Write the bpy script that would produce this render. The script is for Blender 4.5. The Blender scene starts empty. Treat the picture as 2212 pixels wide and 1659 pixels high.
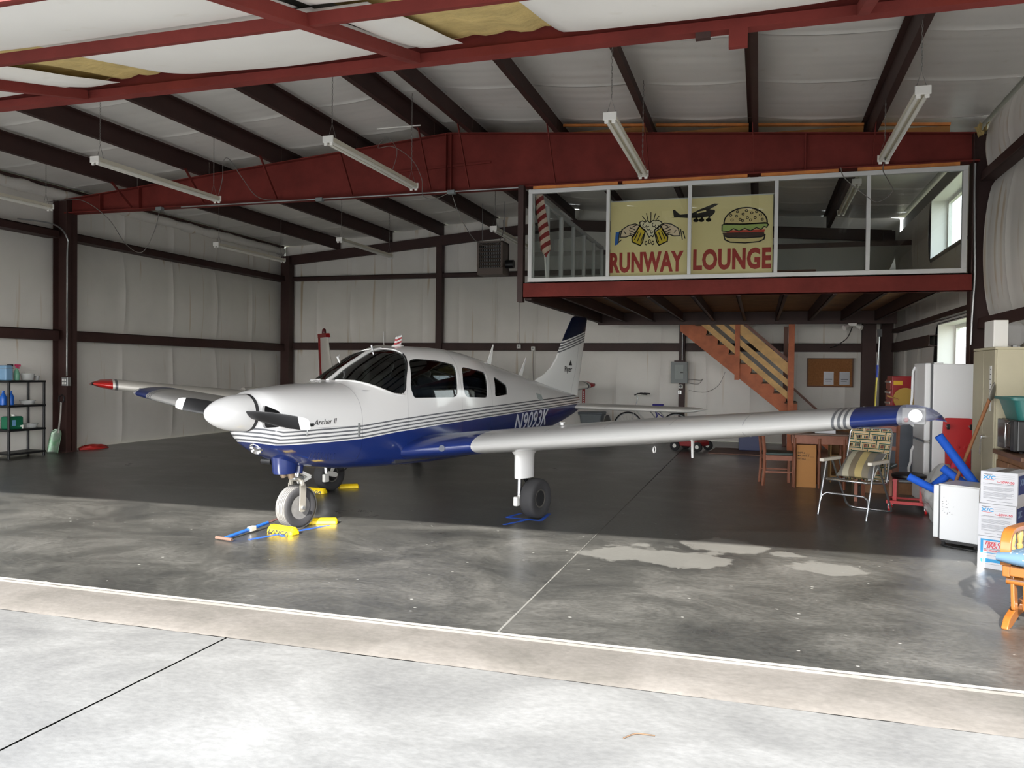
import bpy, bmesh, math, random
from mathutils import Vector, Matrix, noise
random.seed(7)
sc = bpy.context.scene
col = sc.collection
pi = math.pi

# ---------------------------------------------------------------- camera, sky, sun, exposure
cam = bpy.data.cameras.new('camera'); cam_o = bpy.data.objects.new('camera', cam); col.objects.link(cam_o)
cam.sensor_fit = 'HORIZONTAL'; cam.sensor_width = 36.0; cam.lens = 1744.917 / 2212 * 36.0
cam.clip_start = 0.05; cam.clip_end = 500
CAM_AXES = [[0.9561601, -0.0161706, 0.2923975], [0.2926107, 0.0128771, -0.956145], [0.0116962, 0.9997863, 0.0170442]]
cam_o.matrix_world = Matrix([[CAM_AXES[0][0], CAM_AXES[0][1], CAM_AXES[0][2], 0.0],
                             [CAM_AXES[1][0], CAM_AXES[1][1], CAM_AXES[1][2], 0.0],
                             [CAM_AXES[2][0], CAM_AXES[2][1], CAM_AXES[2][2], 1.6], [0, 0, 0, 1]])
sc.camera = cam_o

SUN_ELEV = 28.4
world = bpy.data.worlds.new('world'); sc.world = world; world.use_nodes = True
wn = world.node_tree; wn.nodes.clear()
wo = wn.nodes.new('ShaderNodeOutputWorld'); wb = wn.nodes.new('ShaderNodeBackground')
# bright hazy sky: pale blue overhead, whiter towards the horizon
wtc = wn.nodes.new('ShaderNodeTexCoord'); wsp = wn.nodes.new('ShaderNodeSeparateXYZ'); wrp = wn.nodes.new('ShaderNodeValToRGB')
wrp.color_ramp.elements[0].position = 0.0; wrp.color_ramp.elements[0].color = (1.0, 0.975, 0.94, 1)
wrp.color_ramp.elements[1].position = 1.0; wrp.color_ramp.elements[1].color = (0.26, 0.33, 0.44, 1)
we = wrp.color_ramp.elements.new(0.3); we.color = (0.64, 0.69, 0.75, 1)
wn.links.new(wtc.outputs['Generated'], wsp.inputs[0]); wn.links.new(wsp.outputs[2], wrp.inputs[0]); wn.links.new(wrp.outputs[0], wb.inputs['Color'])
wb.inputs["Strength"].default_value = 5.8
wn.links.new(wb.outputs[0], wo.inputs[0])

sun = bpy.data.lights.new('sun', 'SUN'); sun.energy = 13.0; sun.angle = math.radians(0.6); sun.color = (1.0, 0.975, 0.94)
sun_o = bpy.data.objects.new('sun', sun); col.objects.link(sun_o)
sun_o.rotation_euler = (math.radians(90 - SUN_ELEV), 0, 0)      # shines along +Y, into the hangar
sun_o.location = (0, -20, 12)

vs = sc.view_settings
vs.view_transform = 'Standard'; vs.look = 'None'; vs.gamma = 1.0; vs.use_curve_mapping = False
vs.exposure = 0.60
sc.cycles.max_bounces = 12; sc.cycles.diffuse_bounces = 7; sc.cycles.glossy_bounces = 4
sc.cycles.transmission_bounces = 8; sc.cycles.transparent_max_bounces = 16
sc.cycles.caustics_reflective = True; sc.cycles.caustics_refractive = False
sc.cycles.sample_clamp_indirect = 10.0

# ---------------------------------------------------------------- materials
def lin(c):
    return tuple(((v / 255) / 12.92 if v / 255 <= 0.04045 else ((v / 255 + 0.055) / 1.055) ** 2.4) for v in c)
MATS = {}
def mat(name, rgb, rough=0.5, metal=0.0, var=0.0, vs_=3.0, bump=0.0, bs=60.0, coat=0.0, spec=0.5, emit=None, es=1.0, rgb2=None, alpha=None):
    """Procedural principled material; rgb is sRGB 0-255. var: brightness variation by noise."""
    if name in MATS: return MATS[name]
    m = bpy.data.materials.new(name); m.use_nodes = True; nt = m.node_tree
    b = nt.nodes['Principled BSDF']
    c = lin(rgb) + (1,)
    b.inputs['Base Color'].default_value = c
    b.inputs['Roughness'].default_value = rough; b.inputs['Metallic'].default_value = metal
    b.inputs['Coat Weight'].default_value = coat; b.inputs['Coat Roughness'].default_value = 0.08
    b.inputs['Specular IOR Level'].default_value = spec
    if emit:
        b.inputs['Emission Color'].default_value = lin(emit) + (1,); b.inputs['Emission Strength'].default_value = es
    if var or bump:
        tc = nt.nodes.new('ShaderNodeTexCoord')
    if var:
        n = nt.nodes.new('ShaderNodeTexNoise'); n.inputs['Scale'].default_value = vs_; n.inputs['Detail'].default_value = 6; n.inputs['Roughness'].default_value = 0.62
        nt.links.new(tc.outputs['Object'], n.inputs['Vector'])
        r = nt.nodes.new('ShaderNodeValToRGB'); r.color_ramp.elements[0].position = 0.3; r.color_ramp.elements[1].position = 0.7
        if rgb2: c2 = lin(rgb2) + (1,)
        else: c2 = tuple(min(1, v * (1 + var)) for v in c[:3]) + (1,)
        r.color_ramp.elements[0].color = c2 if rgb2 else tuple(v * (1 - var) for v in c[:3]) + (1,)
        r.color_ramp.elements[1].color = c if rgb2 else c2
        nt.links.new(n.outputs['Fac'], r.inputs['Fac']); nt.links.new(r.outputs[0], b.inputs['Base Color'])
    if bump:
        n2 = nt.nodes.new('ShaderNodeTexNoise'); n2.inputs['Scale'].default_value = bs; n2.inputs['Detail'].default_value = 4
        nt.links.new(tc.outputs['Object'], n2.inputs['Vector'])
        bp = nt.nodes.new('ShaderNodeBump'); bp.inputs['Strength'].default_value = bump; bp.inputs['Distance'].default_value = 0.02
        nt.links.new(n2.outputs['Fac'], bp.inputs['Height']); nt.links.new(bp.outputs[0], b.inputs['Normal'])
    MATS[name] = m
    return m

def glass(name, tint=(235, 240, 240), rough=0.0, ior=1.45):
    if name in MATS: return MATS[name]
    m = bpy.data.materials.new(name); m.use_nodes = True; nt = m.node_tree; nt.nodes.clear()
    o = nt.nodes.new('ShaderNodeOutputMaterial'); mx = nt.nodes.new('ShaderNodeMixShader'); fr = nt.nodes.new('ShaderNodeFresnel')
    # same reflectance from both sides of a thin sheet: undo the node's inversion on back faces
    ge = nt.nodes.new('ShaderNodeNewGeometry'); mr = nt.nodes.new('ShaderNodeMapRange'); mr.inputs[3].default_value = ior; mr.inputs[4].default_value = 1 / ior
    nt.links.new(ge.outputs['Backfacing'], mr.inputs[0]); nt.links.new(mr.outputs[0], fr.inputs['IOR'])
    t = nt.nodes.new('ShaderNodeBsdfTransparent'); t.inputs[0].default_value = lin(tint) + (1,)
    g = nt.nodes.new('ShaderNodeBsdfGlossy'); g.inputs['Roughness'].default_value = rough
    nt.links.new(fr.outputs[0], mx.inputs[0]); nt.links.new(t.outputs[0], mx.inputs[1]); nt.links.new(g.outputs[0], mx.inputs[2])
    nt.links.new(mx.outputs[0], o.inputs[0]); MATS[name] = m
    return m

def film(name, rgb, opac=0.5, rough=0.25):
    """translucent plastic film: part transparent, part glossy/diffuse"""
    if name in MATS: return MATS[name]
    m = bpy.data.materials.new(name); m.use_nodes = True; nt = m.node_tree
    b = nt.nodes['Principled BSDF']; b.inputs['Base Color'].default_value = lin(rgb) + (1,); b.inputs['Roughness'].default_value = rough
    o = nt.nodes['Material Output']; mx = nt.nodes.new('ShaderNodeMixShader'); t = nt.nodes.new('ShaderNodeBsdfTransparent')
    mx.inputs[0].default_value = opac
    nt.links.new(t.outputs[0], mx.inputs[1]); nt.links.new(b.outputs[0], mx.inputs[2]); nt.links.new(mx.outputs[0], o.inputs[0])
    MATS[name] = m
    return m

# ---------------------------------------------------------------- mesh builder
class MB:
    def __init__(s): s.v = []; s.f = []; s.m = []; s.k = 0
    def add(s, vs, fs):
        o = len(s.v); s.v += [tuple(v) for v in vs]; s.f += [tuple(i + o for i in f) for f in fs]; s.m += [s.k] * len(fs); return s
    def box(s, x0, x1, y0, y1, z0, z1):
        return s.add([(x, y, z) for z in (z0, z1) for y in (y0, y1) for x in (x0, x1)],
                     [(0, 2, 3, 1), (4, 5, 7, 6), (0, 1, 5, 4), (2, 6, 7, 3), (0, 4, 6, 2), (1, 3, 7, 5)])
    def bar(s, p, q, w, h, up=(0, 0, 1)):
        """rectangular bar from p to q, width w (sideways), height h (along up)"""
        p, q = Vector(p), Vector(q); d = (q - p).normalized(); u = Vector(up)
        if abs(d.dot(u)) > 0.99: u = Vector((0, 1, 0))
        a = d.cross(u).normalized(); b = a.cross(d).normalized()
        vs = [e + a * (i * w / 2) + b * (j * h / 2) for e in (p, q) for j in (-1, 1) for i in (-1, 1)]
        return s.add(vs, [(0, 2, 3, 1), (4, 5, 7, 6), (0, 1, 5, 4), (2, 6, 7, 3), (0, 4, 6, 2), (1, 3, 7, 5)])
    def cyl(s, p, q, r0, r1=None, n=14, caps=True):
        r1 = r0 if r1 is None else r1
        p, q = Vector(p), Vector(q); d = (q - p).normalized(); u = Vector((0, 0, 1)) if abs(d.z) < 0.9 else Vector((0, 1, 0))
        a = d.cross(u).normalized(); b = a.cross(d)
        vs = []
        for e, r in ((p, r0), (q, r1)):
            vs += [e + (a * math.cos(2 * pi * i / n) + b * math.sin(2 * pi * i / n)) * r for i in range(n)]
        fs = [(i, (i + 1) % n, n + (i + 1) % n, n + i) for i in range(n)]
        if caps: fs += [tuple(range(n))[::-1], tuple(range(n, 2 * n))]
        return s.add(vs, fs)
    def tube(s, pts, r, n=8, closed=False, caps=True):
        pts = [Vector(p) for p in pts]; m = len(pts); rings = []
        prev = None
        for i in range(m):
            if closed: d = (pts[(i + 1) % m] - pts[i - 1]).normalized()
            else: d = (pts[min(i + 1, m - 1)] - pts[max(i - 1, 0)]).normalized()
            if prev is None:
                u = Vector((0, 0, 1)) if abs(d.z) < 0.9 else Vector((0, 1, 0)); a = d.cross(u).normalized()
            else:
                a = (prev - d * prev.dot(d)).normalized()
            prev = a; b = d.cross(a)
            rr = r[i] if isinstance(r, (list, tuple)) else r
            rings.append([pts[i] + (a * math.cos(2 * pi * k / n) + b * math.sin(2 * pi * k / n)) * rr for k in range(n)])
        return s.loft(rings, cap=caps and not closed, loop=closed)
    def loft(s, rings, cap=True, loop=False, closed=True):
        n = len(rings[0]); m = len(rings); vs = [p for r in rings for p in r]; fs = []
        for i in range(m if loop else m - 1):
            j = (i + 1) % m
            for k in range(n if closed else n - 1):
                l = (k + 1) % n
                fs.append((i * n + k, i * n + l, j * n + l, j * n + k))
        if cap and not loop and closed: fs += [tuple(range(n))[::-1], tuple(range((m - 1) * n, m * n))]
        return s.add(vs, fs)
    def lathe(s, prof, c=(0, 0, 0), ax=(0, 0, 1), n=20):
        """prof: list of (radius, height along ax)"""
        c, d = Vector(c), Vector(ax).normalized(); u = Vector((0, 0, 1)) if abs(d.z) < 0.9 else Vector((0, 1, 0))
        a = d.cross(u).normalized(); b = d.cross(a)
        return s.loft([[c + d * h + (a * math.cos(2 * pi * i / n) + b * math.sin(2 * pi * i / n)) * max(r, 1e-4) for i in range(n)] for r, h in prof])
    def prism(s, poly, o, u, v, w):
        """polygon (list of 2D) in frame o,u,v extruded by vector w"""
        o, u, v, w = Vector(o), Vector(u), Vector(v), Vector(w); n = len(poly)
        vs = [o + u * a + v * b for a, b in poly]; vs += [p + w for p in vs]
        return s.add(vs, [tuple(range(n))[::-1], tuple(range(n, 2 * n))] + [(i, (i + 1) % n, n + (i + 1) % n, n + i) for i in range(n)])
    def stroke(s, pts, o, u, v, w, width, closed=False):
        """flat drawn line of given width lying in plane o,u,v with thickness vector w"""
        P = [Vector((a, b)) for a, b in pts]; m = len(P)
        for i in range(m if closed else m - 1):
            p, q = P[i], P[(i + 1) % m]; d = q - p
            if d.length < 1e-6: continue
            d = d.normalized() * width * 0.5; nrm = Vector((-d.y, d.x))
            s.prism([tuple(p - d * .6 - nrm), tuple(q + d * .6 - nrm), tuple(q + d * .6 + nrm), tuple(p - d * .6 + nrm)], o, u, v, w)
        return s
    def grid(s, fn, nu, nv):
        vs = [fn(i / nu, j / nv) for j in range(nv + 1) for i in range(nu + 1)]
        return s.add(vs, [(j * (nu + 1) + i, j * (nu + 1) + i + 1, (j + 1) * (nu + 1) + i + 1, (j + 1) * (nu + 1) + i) for j in range(nv) for i in range(nu)])
    def xf(s, M, start=0):
        for i in range(start, len(s.v)): s.v[i] = tuple(M @ Vector(s.v[i]))
        return s
    def obj(s, name, m, parent=None, smooth=None, bevel=0.0, seg=2, fix=True, loc=None, rotz=None):
        me = bpy.data.meshes.new(name); me.from_pydata(s.v, [], s.f)
        ms = m if isinstance(m, (list, tuple)) else [m]
        for x in ms: me.materials.append(x)
        if len(ms) > 1: me.polygons.foreach_set('material_index', s.m)
        if fix:
            bm = bmesh.new(); bm.from_mesh(me); bmesh.ops.recalc_face_normals(bm, faces=bm.faces); bm.to_mesh(me); bm.free()
        if smooth is not None:
            me.polygons.foreach_set('use_smooth', [True] * len(me.polygons))
            if smooth < 180: me.set_sharp_from_angle(angle=math.radians(smooth))
        me.update()
        o = bpy.data.objects.new(name, me); col.objects.link(o)
        if parent: o.parent = parent
        if loc: o.location = loc
        if rotz is not None: o.rotation_euler.z = rotz
        if bevel:
            b = o.modifiers.new('bevel', 'BEVEL'); b.width = bevel; b.segments = seg; b.limit_method = 'ANGLE'; b.angle_limit = math.radians(40)
        return o

def tag(o, label=None, cat=None, group=None, kind=None):
    if label: o['label'] = label
    if cat: o['category'] = cat
    if group: o['group'] = group
    if kind: o['kind'] = kind
    return o
def thing(name, label, cat, loc=(0, 0, 0), rotz=0.0, group=None, kind=None):
    o = bpy.data.objects.new(name, None); col.objects.link(o); o.empty_display_size = 0.1
    o.location = loc; o.rotation_euler = (0, 0, rotz)
    return tag(o, label, cat, group, kind)
def dup(root, loc=None, rotz=None, label=None, group=None):
    r = root.copy(); col.objects.link(r)
    if loc is not None: r.location = loc
    if rotz is not None: r.rotation_euler.z = rotz
    if label: r['label'] = label
    if group: r['group'] = group
    for ch in list(root.children):
        c = ch.copy(); col.objects.link(c); c.parent = r
        for g in list(ch.children):
            d = g.copy(); col.objects.link(d); d.parent = c
    return r
def text(name, s, m, parent, o, u, v, size, depth=0.002, shear=0.0, bold=0.0, sx=1.0, align='LEFT', space=1.0, fit=None):
    """flat lettering as a mesh: origin o, reading direction u, up direction v"""
    cu = bpy.data.curves.new(name, 'FONT'); cu.body = s; cu.size = size; cu.shear = shear; cu.offset = bold; cu.extrude = depth / 2
    cu.align_x = align; cu.space_character = space; cu.resolution_u = 3
    t = bpy.data.objects.new(name, cu); col.objects.link(t)
    dg = bpy.context.evaluated_depsgraph_get(); me = bpy.data.meshes.new_from_object(t.evaluated_get(dg))
    bpy.data.objects.remove(t); bpy.data.curves.remove(cu)
    u, v = Vector(u).normalized(), Vector(v).normalized(); w = u.cross(v)
    if fit:
        xs = [q.co.x for q in me.vertices]; sx = fit / (max(xs) - min(xs)); o = Vector(o) - u * (min(xs) * sx)
    for vt in me.vertices:
        p = vt.co; vt.co = Vector(o) + u * (p.x * sx) + v * p.y + w * p.z
    me.materials.clear(); me.materials.append(m); me.name = name
    ob = bpy.data.objects.new(name, me); col.objects.link(ob)
    if parent: ob.parent = parent
    return ob
def sstep(a, b, x):
    t = max(0, min(1, (x - a) / (b - a))); return t * t * (3 - 2 * t)
def lerp(a, b, t): return a + (b - a) * t
def arc(cx, cy, r, a0, a1, n, ry=None):
    ry = r if ry is None else ry
    return [(cx + r * math.cos(math.radians(a0 + (a1 - a0) * i / n)), cy + ry * math.sin(math.radians(a0 + (a1 - a0) * i / n))) for i in range(n + 1)]
def nz(x, y, z=0.0): return noise.noise(Vector((x, y, z)))

def insul_mat(name, base, stain, stain_amt):
    """white vinyl faced insulation: faint dirt, vertical yellow-brown run marks, soft sheen"""
    m = bpy.data.materials.new(name); m.use_nodes = True; nt = m.node_tree; b = nt.nodes['Principled BSDF']
    b.inputs['Roughness'].default_value = 0.42; b.inputs['Specular IOR Level'].default_value = 0.4
    tc = nt.nodes.new('ShaderNodeTexCoord')
    n1 = nt.nodes.new('ShaderNodeTexNoise'); n1.inputs['Scale'].default_value = 0.9; n1.inputs['Detail'].default_value = 5
    mp = nt.nodes.new('ShaderNodeMapping'); mp.inputs['Scale'].default_value = (3.2, 3.2, 0.12)
    n2 = nt.nodes.new('ShaderNodeTexNoise'); n2.inputs['Scale'].default_value = 2.0; n2.inputs['Detail'].default_value = 3
    nt.links.new(tc.outputs['Object'], n1.inputs['Vector']); nt.links.new(tc.outputs['Object'], mp.inputs['Vector']); nt.links.new(mp.outputs[0], n2.inputs['Vector'])
    r1 = nt.nodes.new('ShaderNodeValToRGB'); r1.color_ramp.elements[0].position = 0.3; r1.color_ramp.elements[1].position = 0.65
    bl = lin(base); r1.color_ramp.elements[0].color = tuple(v * 0.9 for v in bl) + (1,); r1.color_ramp.elements[1].color = bl + (1,)
    r2 = nt.nodes.new('ShaderNodeValToRGB'); r2.color_ramp.elements[0].position = 0.63; r2.color_ramp.elements[1].position = 0.74
    r2.color_ramp.elements[0].color = (0, 0, 0, 1); r2.color_ramp.elements[1].color = (stain_amt,) * 3 + (1,)
    mx = nt.nodes.new('ShaderNodeMixRGB'); mx.inputs[2].default_value = lin(stain) + (1,)
    nt.links.new(n1.outputs['Fac'], r1.inputs['Fac']); nt.links.new(n2.outputs['Fac'], r2.inputs['Fac'])
    nt.links.new(r2.outputs[0], mx.inputs[0]); nt.links.new(r1.outputs[0], mx.inputs[1]); nt.links.new(mx.outputs[0], b.inputs['Base Color'])
    MATS[name] = m
    return m

M_RED = mat('red_oxide_steel', (112, 44, 38), 0.72, spec=.25, var=0.22, vs_=2.2, bump=0.15, bs=14)
M_RED_SHADE = mat('shaded_red_oxide_steel', (60, 37, 33), 0.6, var=0.2, vs_=2.0)  # same red oxide steel, with shade put into its colour
M_INS = insul_mat('vinyl_insulation', (238, 234, 227), (176, 140, 70), 0.6)
M_INSR = insul_mat('vinyl_insulation_roof', (238, 235, 229), (200, 190, 170), 0.2)
M_FIBER = mat('exposed_fiberglass', (196, 172, 112), 0.9, var=0.2, vs_=4, bump=0.6, bs=18)
M_SHEET = mat('outer_sheet_steel', (150, 148, 142), 0.6)
M_WOOD = mat('pine_board', (190, 138, 84), 0.6, var=0.25, vs_=5)
M_PLY = mat('plywood_deck', (150, 110, 74), 0.7, var=0.25, vs_=3)
M_WHITE = mat('white_painted_metal', (236, 234, 228), 0.4)
M_ALU = mat('white_aluminium_frame', (214, 214, 212), 0.35)
M_STEEL = mat('galvanised_steel', (170, 172, 172), 0.35, metal=0.8)
M_CHROME = mat('bright_chrome', (220, 220, 222), 0.12, metal=1.0)
M_BLACK = mat('black_plastic', (22, 22, 24), 0.45)
M_RUBBER = mat('black_rubber', (34, 33, 34), 0.75, var=0.15, vs_=8)
M_WIRE = mat('grey_wire', (120, 116, 112), 0.6)
M_GREYP = mat('grey_painted_steel', (128, 134, 134), 0.5)
# ================================================================ STRUCTURE
RX = -4.67                                     # ridge line
def rafter_top(x): return 5.275 - (0.0865 if x < RX else 0.0735) * abs(x - RX)
def roof_z(x): return rafter_top(x) + 0.285    # under the roof sheet
XL, XR, YB, YF = -12.5, 2.9, 19.4, 4.65

# ---- concrete
def concrete(name, dark, mid, light, scale=0.5, rough=0.4, patch=False, bumpv=0.15):
    m = bpy.data.materials.new(name); m.use_nodes = True; nt = m.node_tree; b = nt.nodes['Principled BSDF']
    tc = nt.nodes.new('ShaderNodeTexCoord')
    mp = nt.nodes.new('ShaderNodeMapping'); mp.inputs['Scale'].default_value = (1.0, 1.35, 1.0); nt.links.new(tc.outputs['Object'], mp.inputs['Vector'])
    n1 = nt.nodes.new('ShaderNodeTexNoise'); n1.inputs['Scale'].default_value = scale; n1.inputs['Detail'].default_value = 9; n1.inputs['Roughness'].default_value = 0.68; n1.inputs['Distortion'].default_value = 0.5
    nt.links.new(mp.outputs[0], n1.inputs['Vector'])
    r1 = nt.nodes.new('ShaderNodeValToRGB'); cr = r1.color_ramp
    cr.elements[0].position = 0.34; cr.elements[0].color = lin(dark) + (1,); cr.elements[1].position = 0.68; cr.elements[1].color = lin(light) + (1,)
    e = cr.elements.new(0.5); e.color = lin(mid) + (1,)
    nt.links.new(n1.outputs['Fac'], r1.inputs['Fac'])
    last = r1.outputs[0]
    n3 = nt.nodes.new('ShaderNodeTexNoise'); n3.inputs['Scale'].default_value = 26; n3.inputs['Detail'].default_value = 5; nt.links.new(mp.outputs[0], n3.inputs['Vector'])
    mr = nt.nodes.new('ShaderNodeMapRange'); mr.inputs[1].default_value = 0.3; mr.inputs[2].default_value = 0.7; mr.inputs[3].default_value = 0.74 if patch else 0.90; mr.inputs[4].default_value = 1.28 if patch else 1.08
    nt.links.new(n3.outputs['Fac'], mr.inputs[0])
    mu = nt.nodes.new('ShaderNodeMixRGB'); mu.blend_type = 'MULTIPLY'; mu.inputs[0].default_value = 1.0
    nt.links.new(last, mu.inputs[1]); nt.links.new(mr.outputs[0], mu.inputs[2]); last = mu.outputs[0]
    if patch:
        b.inputs['Coat Weight'].default_value = 0.55; b.inputs['Coat Roughness'].default_value = 0.36; b.inputs['Coat IOR'].default_value = 1.5
        # pale paint flecks
        vo = nt.nodes.new('ShaderNodeTexVoronoi'); vo.inputs['Scale'].default_value = 7.0; vo.inputs['Randomness'].default_value = 1.0; nt.links.new(mp.outputs[0], vo.inputs['Vector'])
        lt = nt.nodes.new('ShaderNodeMath'); lt.operation = 'LESS_THAN'; lt.inputs[1].default_value = 0.085; nt.links.new(vo.outputs['Distance'], lt.inputs[0])
        sp = nt.nodes.new('ShaderNodeSeparateColor'); nt.links.new(vo.outputs['Color'], sp.inputs[0])
        g2 = nt.nodes.new('ShaderNodeMath'); g2.operation = 'GREATER_THAN'; g2.inputs[1].default_value = 0.68; nt.links.new(sp.outputs[0], g2.inputs[0])
        ml = nt.nodes.new('ShaderNodeMath'); ml.operation = 'MULTIPLY'; nt.links.new(lt.outputs[0], ml.inputs[0]); nt.links.new(g2.outputs[0], ml.inputs[1])
        mx = nt.nodes.new('ShaderNodeMixRGB'); mx.inputs[2].default_value = lin((150, 148, 142)) + (1,)
        nt.links.new(ml.outputs[0], mx.inputs[0]); nt.links.new(last, mx.inputs[1]); last = mx.outputs[0]
        # worn pale spill areas of the slab coating
        n4 = nt.nodes.new('ShaderNodeTexNoise'); n4.inputs['Scale'].default_value = 1.25; n4.inputs['Detail'].default_value = 7; n4.inputs['Roughness'].default_value = 0.6
        mp4 = nt.nodes.new('ShaderNodeMapping'); mp4.inputs['Location'].default_value = (3.1, 7.7, 0); nt.links.new(tc.outputs['Object'], mp4.inputs['Vector']); nt.links.new(mp4.outputs[0], n4.inputs['Vector'])
        sx = nt.nodes.new('ShaderNodeSeparateXYZ'); nt.links.new(tc.outputs['Object'], sx.inputs[0])
        def dist(cx, cy, rx, ry):
            a = nt.nodes.new('ShaderNodeMath'); a.operation = 'SUBTRACT'; a.inputs[1].default_value = cx; nt.links.new(sx.outputs[0], a.inputs[0])
            a2 = nt.nodes.new('ShaderNodeMath'); a2.operation = 'DIVIDE'; a2.inputs[1].default_value = rx; nt.links.new(a.outputs[0], a2.inputs[0])
            a3 = nt.nodes.new('ShaderNodeMath'); a3.operation = 'POWER'; a3.inputs[1].default_value = 2; nt.links.new(a2.outputs[0], a3.inputs[0])
            c = nt.nodes.new('ShaderNodeMath'); c.operation = 'SUBTRACT'; c.inputs[1].default_value = cy; nt.links.new(sx.outputs[1], c.inputs[0])
            c2 = nt.nodes.new('ShaderNodeMath'); c2.operation = 'DIVIDE'; c2.inputs[1].default_value = ry; nt.links.new(c.outputs[0], c2.inputs[0])
            c3 = nt.nodes.new('ShaderNodeMath'); c3.operation = 'POWER'; c3.inputs[1].default_value = 2; nt.links.new(c2.outputs[0], c3.inputs[0])
            s_ = nt.nodes.new('ShaderNodeMath'); s_.operation = 'ADD'; nt.links.new(a3.outputs[0], s_.inputs[0]); nt.links.new(c3.outputs[0], s_.inputs[1])
            k = nt.nodes.new('ShaderNodeMapRange'); k.inputs[1].default_value = 0.0; k.inputs[2].default_value = 1.0; k.inputs[3].default_value = 0.34; k.inputs[4].default_value = 0.0
            nt.links.new(s_.outputs[0], k.inputs[0]); return k.outputs[0]
        acc = None
        for a in ((-0.75, 7.1, 1.1, 0.6), (-0.25, 7.75, 0.55, 0.55), (0.45, 7.15, 0.5, 0.4), (0.3, 7.5, 0.32, 0.22)):
            d_ = dist(*a)
            if acc is None: acc = d_
            else:
                q = nt.nodes.new('ShaderNodeMath'); q.operation = 'MAXIMUM'; nt.links.new(acc, q.inputs[0]); nt.links.new(d_, q.inputs[1]); acc = q.outputs[0]
        ad = nt.nodes.new('ShaderNodeMath'); ad.operation = 'ADD'; nt.links.new(acc, ad.inputs[0]); nt.links.new(n4.outputs['Fac'], ad.inputs[1])
        st = nt.nodes.new('ShaderNodeMapRange'); st.inputs[1].default_value = 0.70; st.inputs[2].default_value = 0.735; nt.links.new(ad.outputs[0], st.inputs[0])
        st2 = nt.nodes.new('ShaderNodeMath'); st2.operation = 'MULTIPLY'; st2.inputs[1].default_value = 0.75; nt.links.new(st.outputs[0], st2.inputs[0])
        mx2 = nt.nodes.new('ShaderNodeMixRGB'); mx2.inputs[2].default_value = lin((122, 120, 114)) + (1,)
        nt.links.new(st2.outputs[0], mx2.inputs[0]); nt.links.new(last, mx2.inputs[1]); last = mx2.outputs[0]
    nt.links.new(last, b.inputs['Base Color'])
    rr = nt.nodes.new('ShaderNodeMapRange'); rr.inputs[1].default_value = 0.3; rr.inputs[2].default_value = 0.7; rr.inputs[3].default_value = rough - 0.08; rr.inputs[4].default_value = rough + 0.16
    nt.links.new(n1.outputs['Fac'], rr.inputs[0]); nt.links.new(rr.outputs[0], b.inputs['Roughness'])
    bp = nt.nodes.new('ShaderNodeBump'); bp.inputs['Strength'].default_value = bumpv; bp.inputs['Distance'].default_value = 0.01
    nt.links.new(n3.outputs['Fac'], bp.inputs['Height']); nt.links.new(bp.outputs[0], b.inputs['Normal'])
    MATS[name] = m
    return m
M_FLOOR = concrete('sealed_floor_concrete', (46, 46, 44), (68, 67, 63), (94, 92, 87), 0.85, 0.34, patch=True)
M_APRON = concrete('apron_concrete', (96, 95, 93), (109, 108, 105), (126, 125, 122), 0.8, 0.8)
M_KERB = concrete('kerb_concrete', (84, 80, 74), (96, 91, 85), (106, 101, 95), 1.2, 0.8)
M_JOINT = mat('dark_joint_filler', (58, 54, 50), 0.9)
M_PALE = mat('pale_caulk', (112, 110, 104), 0.8, var=0.2, vs_=30)

fl = MB().box(XL, XR, 4.62, YB, -0.3, -0.02).obj('floor', M_FLOOR); tag(fl, 'grey sealed concrete hangar floor with pale worn patches', 'floor', kind='structure')
def slab(x0, x1, y0, y1, name, m, parent, z=0.0, t=0.02):
    return MB().box(x0, x1, y0, y1, z - t, z).obj(name, m, parent)
JX = -1.50
slab(XL, JX - 0.006, 4.62, YB, 'floor_slab', M_FLOOR, fl); slab(JX + 0.006, XR, 4.62, YB, 'floor_slab', M_FLOOR, fl)
mb = MB(); N_ = 60
for side in (0,):
    pts = []
    for i in range(N_ + 1):
        y = lerp(4.63, 11.5, (i / N_)); wv = 0.003 + 0.005 * max(0, 1 - (y - 4.63) / 3.0) + 0.004 * nz(y * 3, 1)
        pts.append((JX - wv, y, 0.0012)); pts.append((JX + wv, y, 0.0012))
    mb.add(pts, [(2 * i, 2 * i + 1, 2 * i + 3, 2 * i + 2) for i in range(N_)])
mb.obj('joint_filler', M_PALE, fl)

# threshold kerb: gently sloping pale concrete strip with a chipped inner rim
mb = MB(); NX = 220
def kerb_fn(u, v):
    x = lerp(-14.5, 6.0, u); k = v
    ys = [4.145, 4.17, 4.36, 4.575, 4.585, 4.635]; zs = [-0.036, -0.024, -0.012, 0.001, 0.012, 0.010]
    i = min(4, int(k * 5)); t = k * 5 - i
    y = lerp(ys[i], ys[i + 1], t); z = lerp(zs[i], zs[i + 1], t)
    rag = 0.012 * nz(x * 6, 3.0) + 0.006 * nz(x * 23, 5.0)
    if k >= 0.99: y += rag
    if k <= 0.01: y += 0.010 * nz(x * 4.0, 9.0) + 0.008 * nz(x * 17, 2)
    return (x, y, z + (0.003 * nz(x * 9, 8) if k > .7 else 0))
mb.grid(kerb_fn, NX, 5)
kb = mb.obj('threshold_kerb', M_KERB, smooth=40); tag(kb, 'pale beige concrete threshold strip along the hangar opening', 'kerb', kind='structure')
MB().grid(lambda u, v: (lerp(-14.5, 6, u), lerp(4.592, 4.632, v) + (0.008 * nz(u * 300, 3) if v > .5 else 0.004 * nz(u * 200, 8)), 0.0135 + .002 * nz(u * 400, v)), 300, 1).obj('rim_mortar', mat('pale_mortar', (150, 145, 136), 0.9, var=0.15, vs_=20), kb)
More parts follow.
